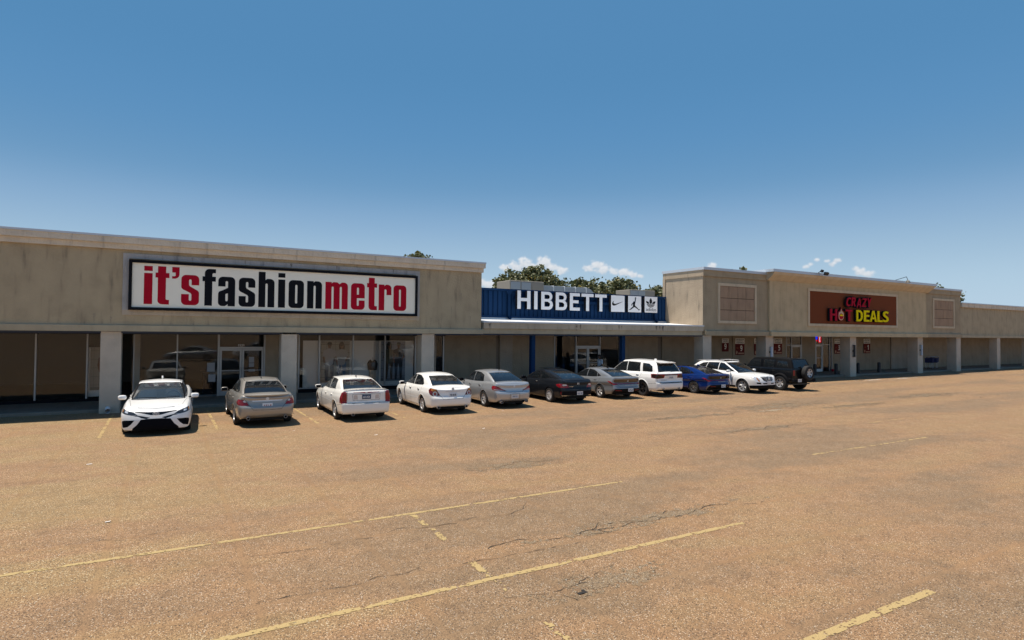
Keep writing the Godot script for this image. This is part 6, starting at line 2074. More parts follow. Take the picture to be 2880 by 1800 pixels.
func white_crossover() -> void:
	var S := sedan()
	S.merge({"called": "white_crossover", "label": "white crossover with egg-crate grille parked nose out beside black off-roader", "paint": paint(lin(0.82, 0.82, 0.81)), "W": 1.91, "wb": 2.807, "Lr": 2.36, "Lf": 2.36, "af": 0.52, "nf": 2.7, "r": 0.365, "rr": 0.25, "tw": 0.24, "arch": 0.415, "rim": {"n": 6, "w0": 0.03, "w1": 0.022, "twin": true}, "rim_mat": M.rim, "flare": 0.01, "belly_y": 0.26, "crown": 0.05}, true)
	S.width = [[-2.5, 0.85], [-1.9, 0.93], [-1.3, 0.95], [0.0, 0.94], [1.2, 0.95], [1.8, 0.93], [2.4, 0.80]]
	S.yb = [[-2.5, 0.36], [-2.0, 0.30], [-1.2, 0.26], [1.2, 0.26], [1.9, 0.26], [2.4, 0.27]]
	S.yt = [[-2.5, 1.14], [-2.3, 1.20], [-1.9, 1.22], [-1.0, 1.17], [0.0, 1.08], [0.9, 1.03], [1.5, 1.0], [2.05, 0.93], [2.4, 0.86]]
	S.front = [[0, 0.08], [0.1, 0.02], [0.3, 0.0], [0.5, 0.0], [0.7, 0.03], [0.85, 0.07], [0.94, 0.11], [1, 0.18]]
	S.cabin = {"b0": -2.25, "b1": -1.72, "w1": 0.10, "w0": 1.22, "wb0": 0.76, "ww0": 0.79, "wb1": 0.60, "ww1": 0.61, "nb": 4.0, "roof": [[-1.72, 1.555], [-0.8, 1.615], [0.10, 1.565]], "crown": 0.045}
	var g := tinted(0.75)
	screens(S, tinted(0.45), g, 0.02, 0.88)
	region(S, "lower_valance", SP_F, [0, 0, 1.5, 0, 1.35, 0.42, 0.9, 0.45, 0, 0.465], M.trim, true)
	region(S, "lower_grille", SP_F, [0, 0.505, 0.42, 0.51, 0.45, 0.57, 0, 0.575], M.trim, true)
	region(S, "fog_recess", SP_F, [0.56, 0.51, 0.80, 0.53, 0.82, 0.61, 0.58, 0.60], M.trim)
	region(S, "grille", SP_F, [0, 0.63, 0.20, 0.64, 0.38, 0.70, 0.50, 0.90, 0, 0.905], M.trim, true)
	region(S, "turn_lamp", SP_F, [0.60, 0.66, 0.68, 0.64, 0.80, 0.80, 0.76, 0.88], M.amber)
	region(S, "headlight", SP_F, [0.56, 0.76, 0.68, 0.64, 0.90, 0.72, 1.02, 0.86, 1.12, 1.02, 0.98, 0.97, 0.74, 0.90, 0.60, 0.84], M.lens)
	panel(S, "bonnet", SP_C, [2.2, -0.01, 2.12, 0.42, 1.9, 0.62, 1.2, 0.76, 1.05, 0.78, 1.05, -0.01], S.paint, true)
	region(S, "sill", SP_S, [-0.95, 0.0, -0.95, 0.40, 0.95, 0.38, 0.95, 0.0], M.trim)
	region(S, "side_vent", SP_S, [0.74, 0.55, 0.80, 0.55, 0.86, 0.86, 0.82, 0.88], M.rim_grey)
	common_doors(S, 0.0, 0.72, -0.25, -1.1, 1.10)
	panel(S, "side_window#f", SP_G, [0.82, 1.10, 0.05, 1.50, -0.22, 1.535, -0.24, 1.14], g, false, 0.014, M.trim)
	panel(S, "side_window#b", SP_G, [-0.30, 1.145, -0.28, 1.535, -1.0, 1.52, -1.12, 1.19], g, false, 0.014, M.trim)
	panel(S, "side_window#q", SP_G, [-1.17, 1.195, -1.05, 1.52, -1.42, 1.47, -1.80, 1.27], g, false, 0.014, M.trim)
	panel(S, "sunroof", SP_T, [-0.9, -0.01, -0.9, 0.44, 0.0, 0.46, 0.0, -0.01], M.trim_gloss, true)
	S.handles = [[-0.12, 0.97, "door#f"], [-1.05, 1.0, "door#b"]]
	S.mirror = [1.07, 1.12, 0.62]
	S.seat_u = 0.05
	var c := build_car(S)
	for y in [0.675, 0.72, 0.765, 0.81, 0.855]:
		var hw := lerpf(0.22, 0.44, (y - 0.65) / 0.22)
		bits(c, "grille_bar", M.chrome, func(m):
			m.tube(Vector3(-hw, y, -2.30), Vector3(0, y, -2.352), 0.009, 0.009, 6)
			m.tube(Vector3(0, y, -2.352), Vector3(hw, y, -2.30), 0.009, 0.009, 6))
	for x in [-0.3, -0.18, 0.18, 0.3]:
		bits(c, "grille_bar", M.chrome, func(m): m.tube(Vector3(x * 0.85, 0.665, -2.335), Vector3(x, 0.88, -2.31), 0.007, 0.007, 6))
	bits(c, "badge", M.badge, func(m): m.blob(Vector3(0, 0.79, -2.36), Vector3(0.06, 0.065, 0.02), 0.9))
	plate(c, 0.0, 0.60, 2.375, false, M.plate, "", M.ink)
	for x in [-0.62, 0.62]:
		bits(c, "roof_rail", M.rim, func(m):
			m.tube(Vector3(x, 1.63, 1.3), Vector3(x, 1.665, 0.6), 0.018, 0.018, 8)
			m.tube(Vector3(x, 1.665, 0.6), Vector3(x, 1.64, 0.0), 0.018, 0.018, 8))
	bits(c, "rear_spoiler", S.paint, func(m):
		m.quad(Vector3(-0.58, 1.585, 1.6), Vector3(0.58, 1.585, 1.6), Vector3(0.54, 1.60, 2.05), Vector3(-0.54, 1.60, 2.05), Vector3.UP)
		m.quad(Vector3(-0.58, 1.55, 1.65), Vector3(0.58, 1.55, 1.65), Vector3(0.54, 1.58, 2.05), Vector3(-0.54, 1.58, 2.05), Vector3.DOWN)
		m.quad(Vector3(-0.54, 1.58, 2.05), Vector3(0.54, 1.58, 2.05), Vector3(0.54, 1.60, 2.05), Vector3(-0.54, 1.60, 2.05), Vector3(0, 0, 1)))
	place(c, 24.67, -20.6, 181.0)

func black_offroader() -> void:
	var S := sedan()
	S.merge({"called": "black_off_roader", "label": "boxy black off-roader with a spare wheel on its tailgate", "paint": dark_paint(lin(0.006, 0.007, 0.009)), "W": 1.93, "wb": 2.95, "Lr": 2.28, "Lf": 2.30, "ar": 0.10, "af": 0.25, "nr": 5.0, "nf": 4.0, "r": 0.415, "rr": 0.235, "tw": 0.27, "arch": 0.475, "rim": {"n": 6, "w0": 0.045, "w1": 0.05, "face": 0.30}, "rim_mat": M.rim, "flare": 0.07, "flare_w": 0.09, "flare_mat": M.trim, "belly_y": 0.38, "crown": 0.02}, true)
	S.width = [[-2.4, 0.88], [-1.9, 0.885], [0.0, 0.89], [1.9, 0.885], [2.4, 0.85]]
	S.yb = [[-2.4, 0.50], [-1.2, 0.42], [1.2, 0.42], [2.4, 0.48]]
	S.yt = [[-2.4, 1.24], [0.0, 1.235], [0.9, 1.23], [1.6, 1.22], [2.4, 1.17]]
	S.side = [[0, 0.06], [0.1, 0.02], [0.5, 0.0], [0.85, 0.0], [0.93, 0.012], [1, 0.05]]
	S.rear = [[0, 0.03], [0.1, 0.0], [0.9, 0.0], [0.96, 0.01], [1, 0.03]]
	S.front = [[0, 0.05], [0.1, 0.0], [0.85, 0.0], [0.93, 0.02], [1, 0.06]]
	S.cabin = {"b0": -2.20, "b1": -1.98, "w1": 0.42, "w0": 0.98, "wb0": 0.80, "ww0": 0.80, "wb1": 0.68, "ww1": 0.68, "bb": 0.05, "tb": 0.05, "bw": 0.1, "tw": 0.08, "nb": 6.0, "nw": 6.0, "bulge": 0.01, "back_bulge": 0.0, "front_bulge": 0.01, "belly": 0.0, "roof": [[-1.98, 1.74], [-0.8, 1.78], [0.42, 1.77]], "crown": 0.035}
	var g := tinted(0.9)
	var top := flat(lin(0.010, 0.010, 0.011))
	screens(S, tinted(0.6), g, 0.03, 0.86, 0.93)
	panel(S, "side_window#f", SP_G, [0.90, 1.26, 0.45, 1.68, -0.12, 1.70, -0.12, 1.26], g, false, 0.014, M.trim)
	panel(S, "side_window#b", SP_G, [-0.30, 1.26, -0.30, 1.70, -1.02, 1.69, -1.02, 1.26], g, false, 0.014, M.trim)
	panel(S, "side_window#q", SP_G, [-1.2, 1.27, -1.2, 1.66, -1.82, 1.64, -1.96, 1.27], g, false, 0.014, M.trim)
	region(S, "soft_top", SP_G, [2, 1.72, 2, 2.2, -3, 2.2, -3, 1.245, -1.1, 1.245, -1.1, 1.70], top, true)
	region(S, "roof_skin", SP_T, [-3, -0.01, -3, 0.9, 2, 0.9, 2, -0.01], top, true)
	region(S, "tail_light", SP_R, [0.70, 0.86, 0.83, 0.86, 0.83, 1.16, 0.70, 1.16], M.tail)
	panel(S, "tailgate", SP_R, [0, 0.66, 0.66, 0.66, 0.66, 1.4, 0, 1.4], S.paint, true)
	panel(S, "door#f", SP_S, [0.95, 0.52, 0.95, 1.5, -0.2, 1.5, -0.2, 0.52], S.paint)
	panel(S, "door#b", SP_S, [-0.2, 0.52, -0.2, 1.5, -1.05, 1.5, -1.0, 0.9, -0.85, 0.52], S.paint)
	S.handles = [[-0.08, 1.06, "door#f"], [-0.92, 1.06, "door#b"]]
	S.mirror = [1.06, 1.32, 0.80]
	S.mirror_mat = M.trim
	var c := build_car(S)
	bits(c, "rear_bumper", M.trim, func(m):
		m.bbox(Vector3(-0.92, 0.50, 2.2), Vector3(0.92, 0.70, 2.42), 0.03)
		m.bbox(Vector3(-0.92, 0.60, 2.0), Vector3(-0.84, 0.72, 2.2), 0.02)
		m.bbox(Vector3(0.84, 0.60, 2.0), Vector3(0.92, 0.72, 2.2), 0.02))
	plate(c, -0.5, 0.60, -2.43, true, M.plate, "47A", M.plate_blue)
	# spare wheel, facing back
	var ws := wheel_mesh(0.41, 0.26, 0.235, S.rim)
	var sp := Node3D.new()
	attach("spare_wheel", sp, c)
	sp.position = Vector3(0.16, 1.0, 2.45)
	sp.rotation = Vector3(0, -PI / 2, 0)
	for q in [["tyre", 0, M.tyre], ["hub", 1, M.liner], ["rim", 2, M.rim]]:
		part(q[0], ws[q[1]], q[2], sp)
	bits(c, "wheel_carrier", M.trim, func(m): m.bbox(Vector3(0.0, 0.8, 2.27), Vector3(0.32, 1.2, 2.4), 0.03))
	bits(c, "brake_light", M.trim, func(m): m.bbox(Vector3(0.08, 1.40, 2.3), Vector3(0.24, 1.46, 2.42), 0.01))
	for side in [-1.0, 1.0]:
		bits(c, "side_step", M.trim, func(m): m.tube(Vector3(side * 0.92, 0.40, -0.95), Vector3(side * 0.92, 0.40, 0.95), 0.045, 0.045, 10))
	place(c, 27.61, -20.7, -1.0)

func cars() -> void:
	white_front_sedan()
	bronze_sedan()
	white_tall_lamp_sedan()
	white_curved_sedan()
	silver_sedan()
	black_coupe()
	grey_and_blue_sedans()
	white_suv()
	white_crossover()
	black_offroader()
	# cars across the lot behind the viewpoint, which the photograph shows only as reflections in the shop glass
	for q in [["silver_sedan", 1.6, 6.0, 95.0, "silver sedan across the lot, mirrored in clothing shop glass"], ["white_sport_utility", 7.4, 9.5, 88.0, "white sport utility car across the lot, mirrored in display windows"], ["black_coupe", -3.4, 10.0, 4.0, "black coupe across the lot, mirrored in the leftmost glass"], ["white_crossover", 21.5, 4.0, 178.0, "white crossover across the lot, mirrored in blue-post shop doors"]]:
		var c: Node3D = get_node(q[0]).duplicate()
		attach(q[0], c, self)
		place(c, q[1], q[2], q[3])
		c.scale = Vector3.ONE * CAR_SCALE
		c.set_meta("label", q[4])

# ---------------------------------------------------------------- the person on the walkway
func capsule_d(p: Vector3, b: Array) -> float:
	var a: Vector3 = b[0]
	var ab: Vector3 = b[1] - a
	var t := clampf((p - a).dot(ab) / maxf(ab.length_squared(), 1e-8), 0.0, 1.0)
	return (p - a - ab * t).length() - lerpf(b[2], b[3], t)

func field(p: Vector3, bones: Array, k: float) -> float:
	var d := 1e3
	for b in bones:
		var e := capsule_d(p, b)
		var h := clampf(0.5 + 0.5 * (d - e) / k, 0.0, 1.0)
		d = lerpf(d, e, h) - k * h * (1.0 - h)
	return d

func surface_net(mb: MB, bones: Array, step: float, k: float) -> void:
	var lo := Vector3.ONE * 1e3
	var hi := -lo
	for b in bones:
		var r := maxf(b[2], b[3]) + step * 2.5
		for q in [b[0], b[1]]:
			lo = lo.min(q - Vector3.ONE * r)
			hi = hi.max(q + Vector3.ONE * r)
	var n := Vector3i(((hi - lo) / step).ceil()) + Vector3i.ONE
	var val := PackedFloat32Array()
	val.resize(n.x * n.y * n.z)
	val.fill(9.0)
	# only the cells near each bone
	for b in bones:
		var r := maxf(b[2], b[3]) + step * 2.0
		var l: Vector3 = (b[0].min(b[1]) - Vector3.ONE * r - lo) / step
		var h: Vector3 = (b[0].max(b[1]) + Vector3.ONE * r - lo) / step
		for z in range(maxi(int(l.z), 0), mini(int(h.z) + 2, n.z)):
			for y in range(maxi(int(l.y), 0), mini(int(h.y) + 2, n.y)):
				for x in range(maxi(int(l.x), 0), mini(int(h.x) + 2, n.x)):
					var i := x + n.x * (y + n.y * z)
					if val[i] > 8.0:
						val[i] = field(lo + Vector3(x, y, z) * step, bones, k)
	var verts := {}
	var norms := {}
	var off := [Vector3i(0, 0, 0), Vector3i(1, 0, 0), Vector3i(0, 1, 0), Vector3i(1, 1, 0), Vector3i(0, 0, 1), Vector3i(1, 0, 1), Vector3i(0, 1, 1), Vector3i(1, 1, 1)]
	var edges := [[0, 1], [2, 3], [4, 5], [6, 7], [0, 2], [1, 3], [4, 6], [5, 7], [0, 4], [1, 5], [2, 6], [3, 7]]
	for z in n.z - 1:
		for y in n.y - 1:
			for x in n.x - 1:
				var i0 := x + n.x * (y + n.y * z)
				var c := PackedFloat32Array()
				var neg := 0
				for o in off:
					var v := val[i0 + o.x + n.x * (o.y + n.y * o.z)]
					c.append(v)
					if v < 0:
						neg += 1
				if neg == 0 or neg == 8:
					continue
				var s := Vector3()
				var m := 0
				for e in edges:
					var a := c[e[0]]
					var b := c[e[1]]
					if (a < 0) != (b < 0):
						s += Vector3(off[e[0]]).lerp(Vector3(off[e[1]]), a / (a - b))
						m += 1
				var p := lo + (Vector3(x, y, z) + s / m) * step
				verts[i0] = p
				var g := Vector3(c[1] + c[3] + c[5] + c[7] - c[0] - c[2] - c[4] - c[6], c[2] + c[3] + c[6] + c[7] - c[0] - c[1] - c[4] - c[5], c[4] + c[5] + c[6] + c[7] - c[0] - c[1] - c[2] - c[3])
				norms[i0] = g.normalized()
	var dx := [1, n.x, n.x * n.y]
	for i0 in verts:
		for ax in 3:
			var a := val[i0]
			var b := val[i0 + dx[ax]]
			if (a < 0) == (b < 0):
				continue
			var u: int = dx[(ax + 1) % 3]
			var v: int = dx[(ax + 2) % 3]
			if verts.has(i0 - u) and verts.has(i0 - v) and verts.has(i0 - u - v):
				mb.quadn(verts[i0], verts[i0 - u], verts[i0 - u - v], verts[i0 - v], norms[i0], norms[i0 - u], norms[i0 - u - v], norms[i0 - v])

func hand_bones(w: Vector3, d: Vector3, up: Vector3, side: float) -> Array:
	var s := d.cross(up).normalized()
	var palm := w + d * 0.085
	var out := [[w, palm, 0.024, 0.030]]
	for i in 4:
		var q := palm + s * (i - 1.5) * 0.021 + d * 0.005
		var l: float = [0.030, 0.036, 0.034, 0.026][i]
		var m := q + d * l - up * 0.006
		out.append([q, m, 0.0095, 0.009])
		out.append([m, m + (d * 0.75 - up * 0.66) * l * 1.1, 0.009, 0.008])
	var tb := w + d * 0.03 + s * side * 0.028
	out.append([tb, tb + (d * 0.7 + s * side * 0.6) * 0.045, 0.012, 0.010])
	out.append([tb + (d * 0.7 + s * side * 0.6) * 0.045, tb + (d * 0.9 + s * side * 0.45) * 0.075, 0.010, 0.009])
	return out

func walking_person() -> void:
	var skin := mat(lin(0.115, 0.06, 0.038), 0.5)
	var top := mat(lin(0.62, 0.66, 0.74), 0.9)
	var jeans := mat(lin(0.03, 0.04, 0.07), 0.9)
	var hairm := mat(lin(0.008, 0.006, 0.005), 0.6)
	var t := thing("person", "person with long dark hair and pale top walking past shop doors", "person", "", Vector3(20.1, 0.1, -25.5))
	t.rotation.y = PI / 2
	t.scale = Vector3.ONE * CAR_SCALE
	var legs := [[Vector3(-0.09, 0.92, 0.0), Vector3(-0.09, 0.51, -0.13), 0.088, 0.058], [Vector3(-0.09, 0.51, -0.13), Vector3(-0.09, 0.10, -0.15), 0.056, 0.038], [Vector3(0.09, 0.92, 0.0), Vector3(0.09, 0.51, 0.05), 0.088, 0.058], [Vector3(0.09, 0.51, 0.05), Vector3(0.09, 0.13, 0.27), 0.056, 0.038]]
	var feet := [[Vector3(-0.09, 0.055, -0.13), Vector3(-0.09, 0.032, -0.31), 0.042, 0.03], [Vector3(0.09, 0.10, 0.27), Vector3(0.09, 0.035, 0.13), 0.04, 0.03]]
	var trunk := [[Vector3(-0.07, 0.95, 0), Vector3(0.07, 0.95, 0), 0.115, 0.115], [Vector3(0, 1.0, 0), Vector3(0, 1.16, -0.01), 0.105, 0.10], [Vector3(0, 1.16, -0.01), Vector3(0, 1.31, 0.0), 0.105, 0.115], [Vector3(-0.06, 1.26, -0.075), Vector3(0.06, 1.26, -0.075), 0.062, 0.062], [Vector3(-0.15, 1.37, 0.01), Vector3(0.15, 1.37, 0.01), 0.055, 0.055]]
	var ru := [[Vector3(0.175, 1.36, 0.01), Vector3(0.215, 1.10, 0.04), 0.05, 0.04]]
	var lu := [[Vector3(-0.175, 1.36, 0.01), Vector3(-0.215, 1.10, 0.0), 0.05, 0.04]]
	var rf := [[Vector3(0.215, 1.10, 0.04), Vector3(0.19, 1.04, -0.2), 0.038, 0.026]]
	var lf := [[Vector3(-0.215, 1.10, 0.0), Vector3(-0.18, 1.0, -0.22), 0.038, 0.026]]
	var neck := [[Vector3(0, 1.38, 0.015), Vector3(0, 1.50, -0.005), 0.052, 0.046]]
	var body := MB.new()
	surface_net(body, legs + feet + trunk + ru + lu + rf + lf + neck, 0.014, 0.03)
	var head := [[Vector3(0, 1.60, 0.015), Vector3(0, 1.62, -0.02), 0.088, 0.083], [Vector3(0, 1.535, -0.045), Vector3(0, 1.55, -0.05), 0.05, 0.055], [Vector3(0, 1.585, -0.108), Vector3(0, 1.557, -0.122), 0.008, 0.013], [Vector3(-0.022, 1.525, -0.098), Vector3(0.022, 1.525, -0.098), 0.010, 0.010], [Vector3(0.082, 1.59, 0.0), Vector3(0.084, 1.56, -0.004), 0.014, 0.01], [Vector3(-0.082, 1.59, 0.0), Vector3(-0.084, 1.56, -0.004), 0.014, 0.01], [Vector3(0, 1.46, 0.0), Vector3(0, 1.54, 0.0), 0.046, 0.05]]
	surface_net(body, head, 0.006, 0.02)
	surface_net(body, hand_bones(Vector3(0.19, 1.04, -0.2), Vector3(-0.1, -0.2, -0.97).normalized(), Vector3(0.3, 0.9, -0.2).normalized(), -1.0), 0.0045, 0.008)
	surface_net(body, hand_bones(Vector3(-0.18, 1.0, -0.22), Vector3(0.1, -0.2, -0.97).normalized(), Vector3(-0.3, 0.9, -0.2).normalized(), 1.0), 0.0045, 0.008)
	part("body", body, skin, t)
	var grow := func(bs: Array, g: float) -> Array:
		var out := []
		for b in bs:
			out.append([b[0], b[1], b[2] + g, b[3] + g])
		return out
	var sh := MB.new()
	surface_net(sh, grow.call(trunk, 0.014) + [[Vector3(0.175, 1.36, 0.01), Vector3(0.2, 1.20, 0.025), 0.064, 0.062], [Vector3(-0.175, 1.36, 0.01), Vector3(-0.2, 1.20, 0.005), 0.064, 0.062]], 0.014, 0.03)
	part("shirt", sh, top, t)
	var tr := MB.new()
	surface_net(tr, grow.call(legs, 0.012) + [[Vector3(-0.07, 0.92, 0), Vector3(0.07, 0.92, 0), 0.124, 0.124]], 0.014, 0.03)
	part("trousers", tr, jeans, t)
	var so := MB.new()
	surface_net(so, grow.call(feet, 0.008), 0.012, 0.02)
	part("shoes", so, top, t)
	var hr := MB.new()
	surface_net(hr, [[Vector3(0, 1.62, 0.025), Vector3(0, 1.645, -0.01), 0.098, 0.088], [Vector3(0, 1.60, 0.06), Vector3(0, 1.50, 0.09), 0.075, 0.06], [Vector3(0, 1.50, 0.09), Vector3(0, 1.28, 0.11), 0.06, 0.03]], 0.009, 0.03)
	part("hair", hr, hairm, t)
	var ey := MB.new()
	for sx in [-0.032, 0.032]:
		ey.blob(Vector3(sx, 1.592, -0.094), Vector3(0.012, 0.008, 0.008), 1.0)
	part("eyes", ey, M.white, t)

# ---------------------------------------------------------------- trees, roof units and small things
func leaf_mesh() -> ArrayMesh:
	return null

func tree(label: String, at: Vector3, h: float, w: float, seed_: int, crown_low := 0.62) -> void:
	var r := RandomNumberGenerator.new()
	r.seed = seed_
	var t := thing("tree", label, "tree", "trees standing behind the shops", at)
	var tr := MB.new()
	var knots := []
	tr.tube(Vector3.ZERO, Vector3(0.1, h * 0.4, 0), 0.24, 0.17, 9)
	for i in 9:
		var a := r.randf() * TAU
		var y := h * r.randf_range(0.35, crown_low)
		var p := Vector3(0.1, y * 0.85, 0)
		var q := Vector3(cos(a) * w * r.randf_range(0.2, 0.42), h * r.randf_range(crown_low + 0.05, 0.94), sin(a) * w * r.randf_range(0.2, 0.42))
		tr.tube(p, q, 0.08, 0.03, 6)
		knots.append(q)
	tr.tube(Vector3(0.1, h * 0.4, 0), Vector3(0, h * 0.85, 0), 0.17, 0.04, 8)
	part("trunk", tr, M.bark, t)
	var cr := MB.new()
	var cols := PackedColorArray()
	for i in 210:
		# leaf clumps, denser towards the branch ends
		var a := r.randf() * TAU
		var e := r.randf_range(-1.0, 1.0)
		var rad := pow(r.randf(), 0.4)
		var c := Vector3(cos(a) * sqrt(1 - e * e) * w * 0.5 * rad, h * (crown_low + (1.0 - crown_low) * (0.5 + 0.5 * e * rad)), sin(a) * sqrt(1 - e * e) * w * 0.5 * rad)
		if r.randf() < 0.5:
			c = c.lerp(knots[r.randi() % knots.size()], 0.6)
		c.y += r.randf_range(-0.3, 0.3)
		var cs := r.randf_range(0.35, 0.85)
		var base := Color(0.10, 0.112, 0.055).lerp(Color(0.16, 0.165, 0.08), r.randf())
		for k in 44:
			var d := Vector3(r.randfn(), r.randfn() * 0.8, r.randfn()) * cs * 0.5
			var p := c + d
			var u := Vector3(r.randf_range(-1, 1), r.randf_range(-0.6, 0.6), r.randf_range(-1, 1)).normalized()
			var v := u.cross(Vector3(r.randf_range(-1, 1), r.randf_range(-1, 1), r.randf_range(-1, 1))).normalized()
			var s := r.randf_range(0.14, 0.30)
			var nn := u.cross(v)
			cr.tri(p - u * s, p + v * s * 0.7, p + u * s, nn, nn, nn)
			cr.tri(p - u * s, p - v * s * 0.7, p + u * s, nn, nn, nn)
			var col := base * r.randf_range(0.75, 1.3)
			if r.randf() < 0.05:
				col = Color(0.20, 0.15, 0.02)
			for z in 6:
				cr.c.append(col)
	part("crown", cr, M.leaf, t)

func trees() -> void:
	M.bark = mat(lin(0.10, 0.08, 0.06), 0.95)
	M.leaf = mat(Color.WHITE, 0.6)
	M.leaf.vertex_color_use_as_albedo = true
	M.leaf.backlight_enabled = true
	M.leaf.backlight = Color(0.35, 0.4, 0.15)
	tree("broad tree behind the blue fascia, tallest of its row, left half", Vector3(40.2, 0, -70), 10.9, 5.6, 1)
	tree("broad tree behind the roof units, peak over the white letters", Vector3(43.9, 0, -70), 11.9, 5.6, 2)
	tree("small tree touching the tall broad one on its right", Vector3(47.2, 0, -70.6), 10.7, 4.4, 3)
	tree("low yellowish tree right of the curved roof duct", Vector3(52.9, 0, -70), 10.7, 7.0, 4)
	tree("low tree between the roof duct and the round tree", Vector3(56.4, 0, -71), 9.7, 4.4, 5)
	tree("round dark tree over the logo squares", Vector3(58.7, 0, -69.5), 11.1, 5.8, 6)
	tree("dark tree half hidden by the tall side wall", Vector3(66.6, 0, -70), 10.1, 5.4, 7)
	tree("tree top peeping over the left parapet", Vector3(26.3, 0, -70), 12.4, 3.6, 8)
	tree("tree at the far right end beyond the cornice", Vector3(98, 0, -46), 10.2, 8.0, 9)
	tree("tall tree top just over the boarded bay", Vector3(86, 0, -70), 14.3, 4.6, 10)

func roof_units() -> void:
	var u := thing("roof_air_unit", "large tan roof air unit joined to the curved metal duct", "air conditioner", "", Vector3(20.4, 4.62, -34))
	bits(u, "casing", M.unit, func(m): m.bbox(Vector3(-1.6, 0.1, -0.9), Vector3(1.0, 1.55, 0.9), 0.03))
	for x in [-1.55, -0.75, 0.05]:
		boxpart("access_panel", Vector3(x, 0.2, 0.9), Vector3(x + 0.72, 1.45, 0.925), M.galv if x < -0.5 else M.unit, u)
	boxpart("unit_curb", Vector3(-1.7, 0, -1), Vector3(1.1, 0.1, 1), M.roofing, u)
	var d := thing("roof_duct", "silver rectangular roof duct ending in a curved elbow", "duct", "", Vector3(21.5, 5.0, -34))
	for i in 4:
		bits(d, "duct_section", M.galv, func(m): m.bbox(Vector3(i * 0.92, 0.25, -0.5), Vector3(i * 0.92 + 0.90, 0.98, 0.5), 0.02))
		boxpart("duct_flange", Vector3(i * 0.92 + 0.89, 0.22, -0.53), Vector3(i * 0.92 + 0.925, 1.01, 0.53), M.flash_white, d)
	bits(d, "duct_elbow", M.galv, func(m):
		var pts := PackedVector2Array([Vector2(3.68, 0.25)])
		pts.append_array(pv(arc(3.68, 0.25, 0.75, 0.73, 0, 90, 8)))
		m.prism(pts, -0.5, 0.5))
	bits(d, "duct_leg", M.galv, func(m):
		m.box(Vector3(3.7, -0.38, -0.45), Vector3(4.4, 0.248, 0.45))
		m.box(Vector3(0.3, -0.38, -0.1), Vector3(0.4, 0.248, 0.1))
		m.box(Vector3(2.2, -0.38, -0.1), Vector3(2.3, 0.248, 0.1)))
	var pipe := thing("roof_pipe_run", "low white insulated pipes below the roof duct", "pipes", "", Vector3(21.5, 4.62, -32.5))
	bits(pipe, "pipe", M.flash_white, func(m): m.tube(Vector3(0.1, 0.5, 0), Vector3(3.4, 0.42, 0), 0.09, 0.09, 10))
	bits(pipe, "pipe_support", M.unit, func(m):
		for i in 4:
			m.box(Vector3(0.5 + i * 0.85, 0, -0.12), Vector3(0.75 + i * 0.85, 0.32, 0.12)))
	var v := thing("roof_air_unit", "smaller boxy roof air unit right of the logo squares", "air conditioner", "", Vector3(30.1, 4.62, -34))
	bits(v, "casing", M.unit, func(m): m.bbox(Vector3(-1.2, 0.08, -0.8), Vector3(1.25, 1.4, 0.8), 0.03))
	boxpart("access_panel", Vector3(-1.15, 0.2, 0.8), Vector3(-0.45, 1.32, 0.825), M.galv, v)
	boxpart("access_panel", Vector3(-0.42, 0.2, 0.8), Vector3(0.25, 1.32, 0.825), M.galv, v)
	boxpart("unit_curb", Vector3(-1.3, 0, -0.9), Vector3(1.35, 0.08, 0.9), M.roofing, v)
	for q in [[15.3, 0.5], [16.1, 0.45], [28.0, 0.35], [33.4, 0.5]]:
		var p := thing("roof_vent", ["short roof vent cap near the left parapet", "second short roof vent left of the letters", "small roof vent between the two air units", "white roof vent hard by the tall side wall"][[15.3, 16.1, 28.0, 33.4].find(q[0])], "vent", "", Vector3(q[0], 4.62, -31))
		bits(p, "vent_pipe", M.galv, func(m): m.tube(Vector3.ZERO, Vector3(0, q[1], 0), 0.12, 0.12, 10))
		bits(p, "vent_cap", M.flash_white, func(m): m.lathe(Vector3(0, q[1], 0), Vector3.UP, [Vector2(0.26, 0), Vector2(0.26, 0.06), Vector2(0.05, 0.16), Vector2(0, 0.16)], 14))

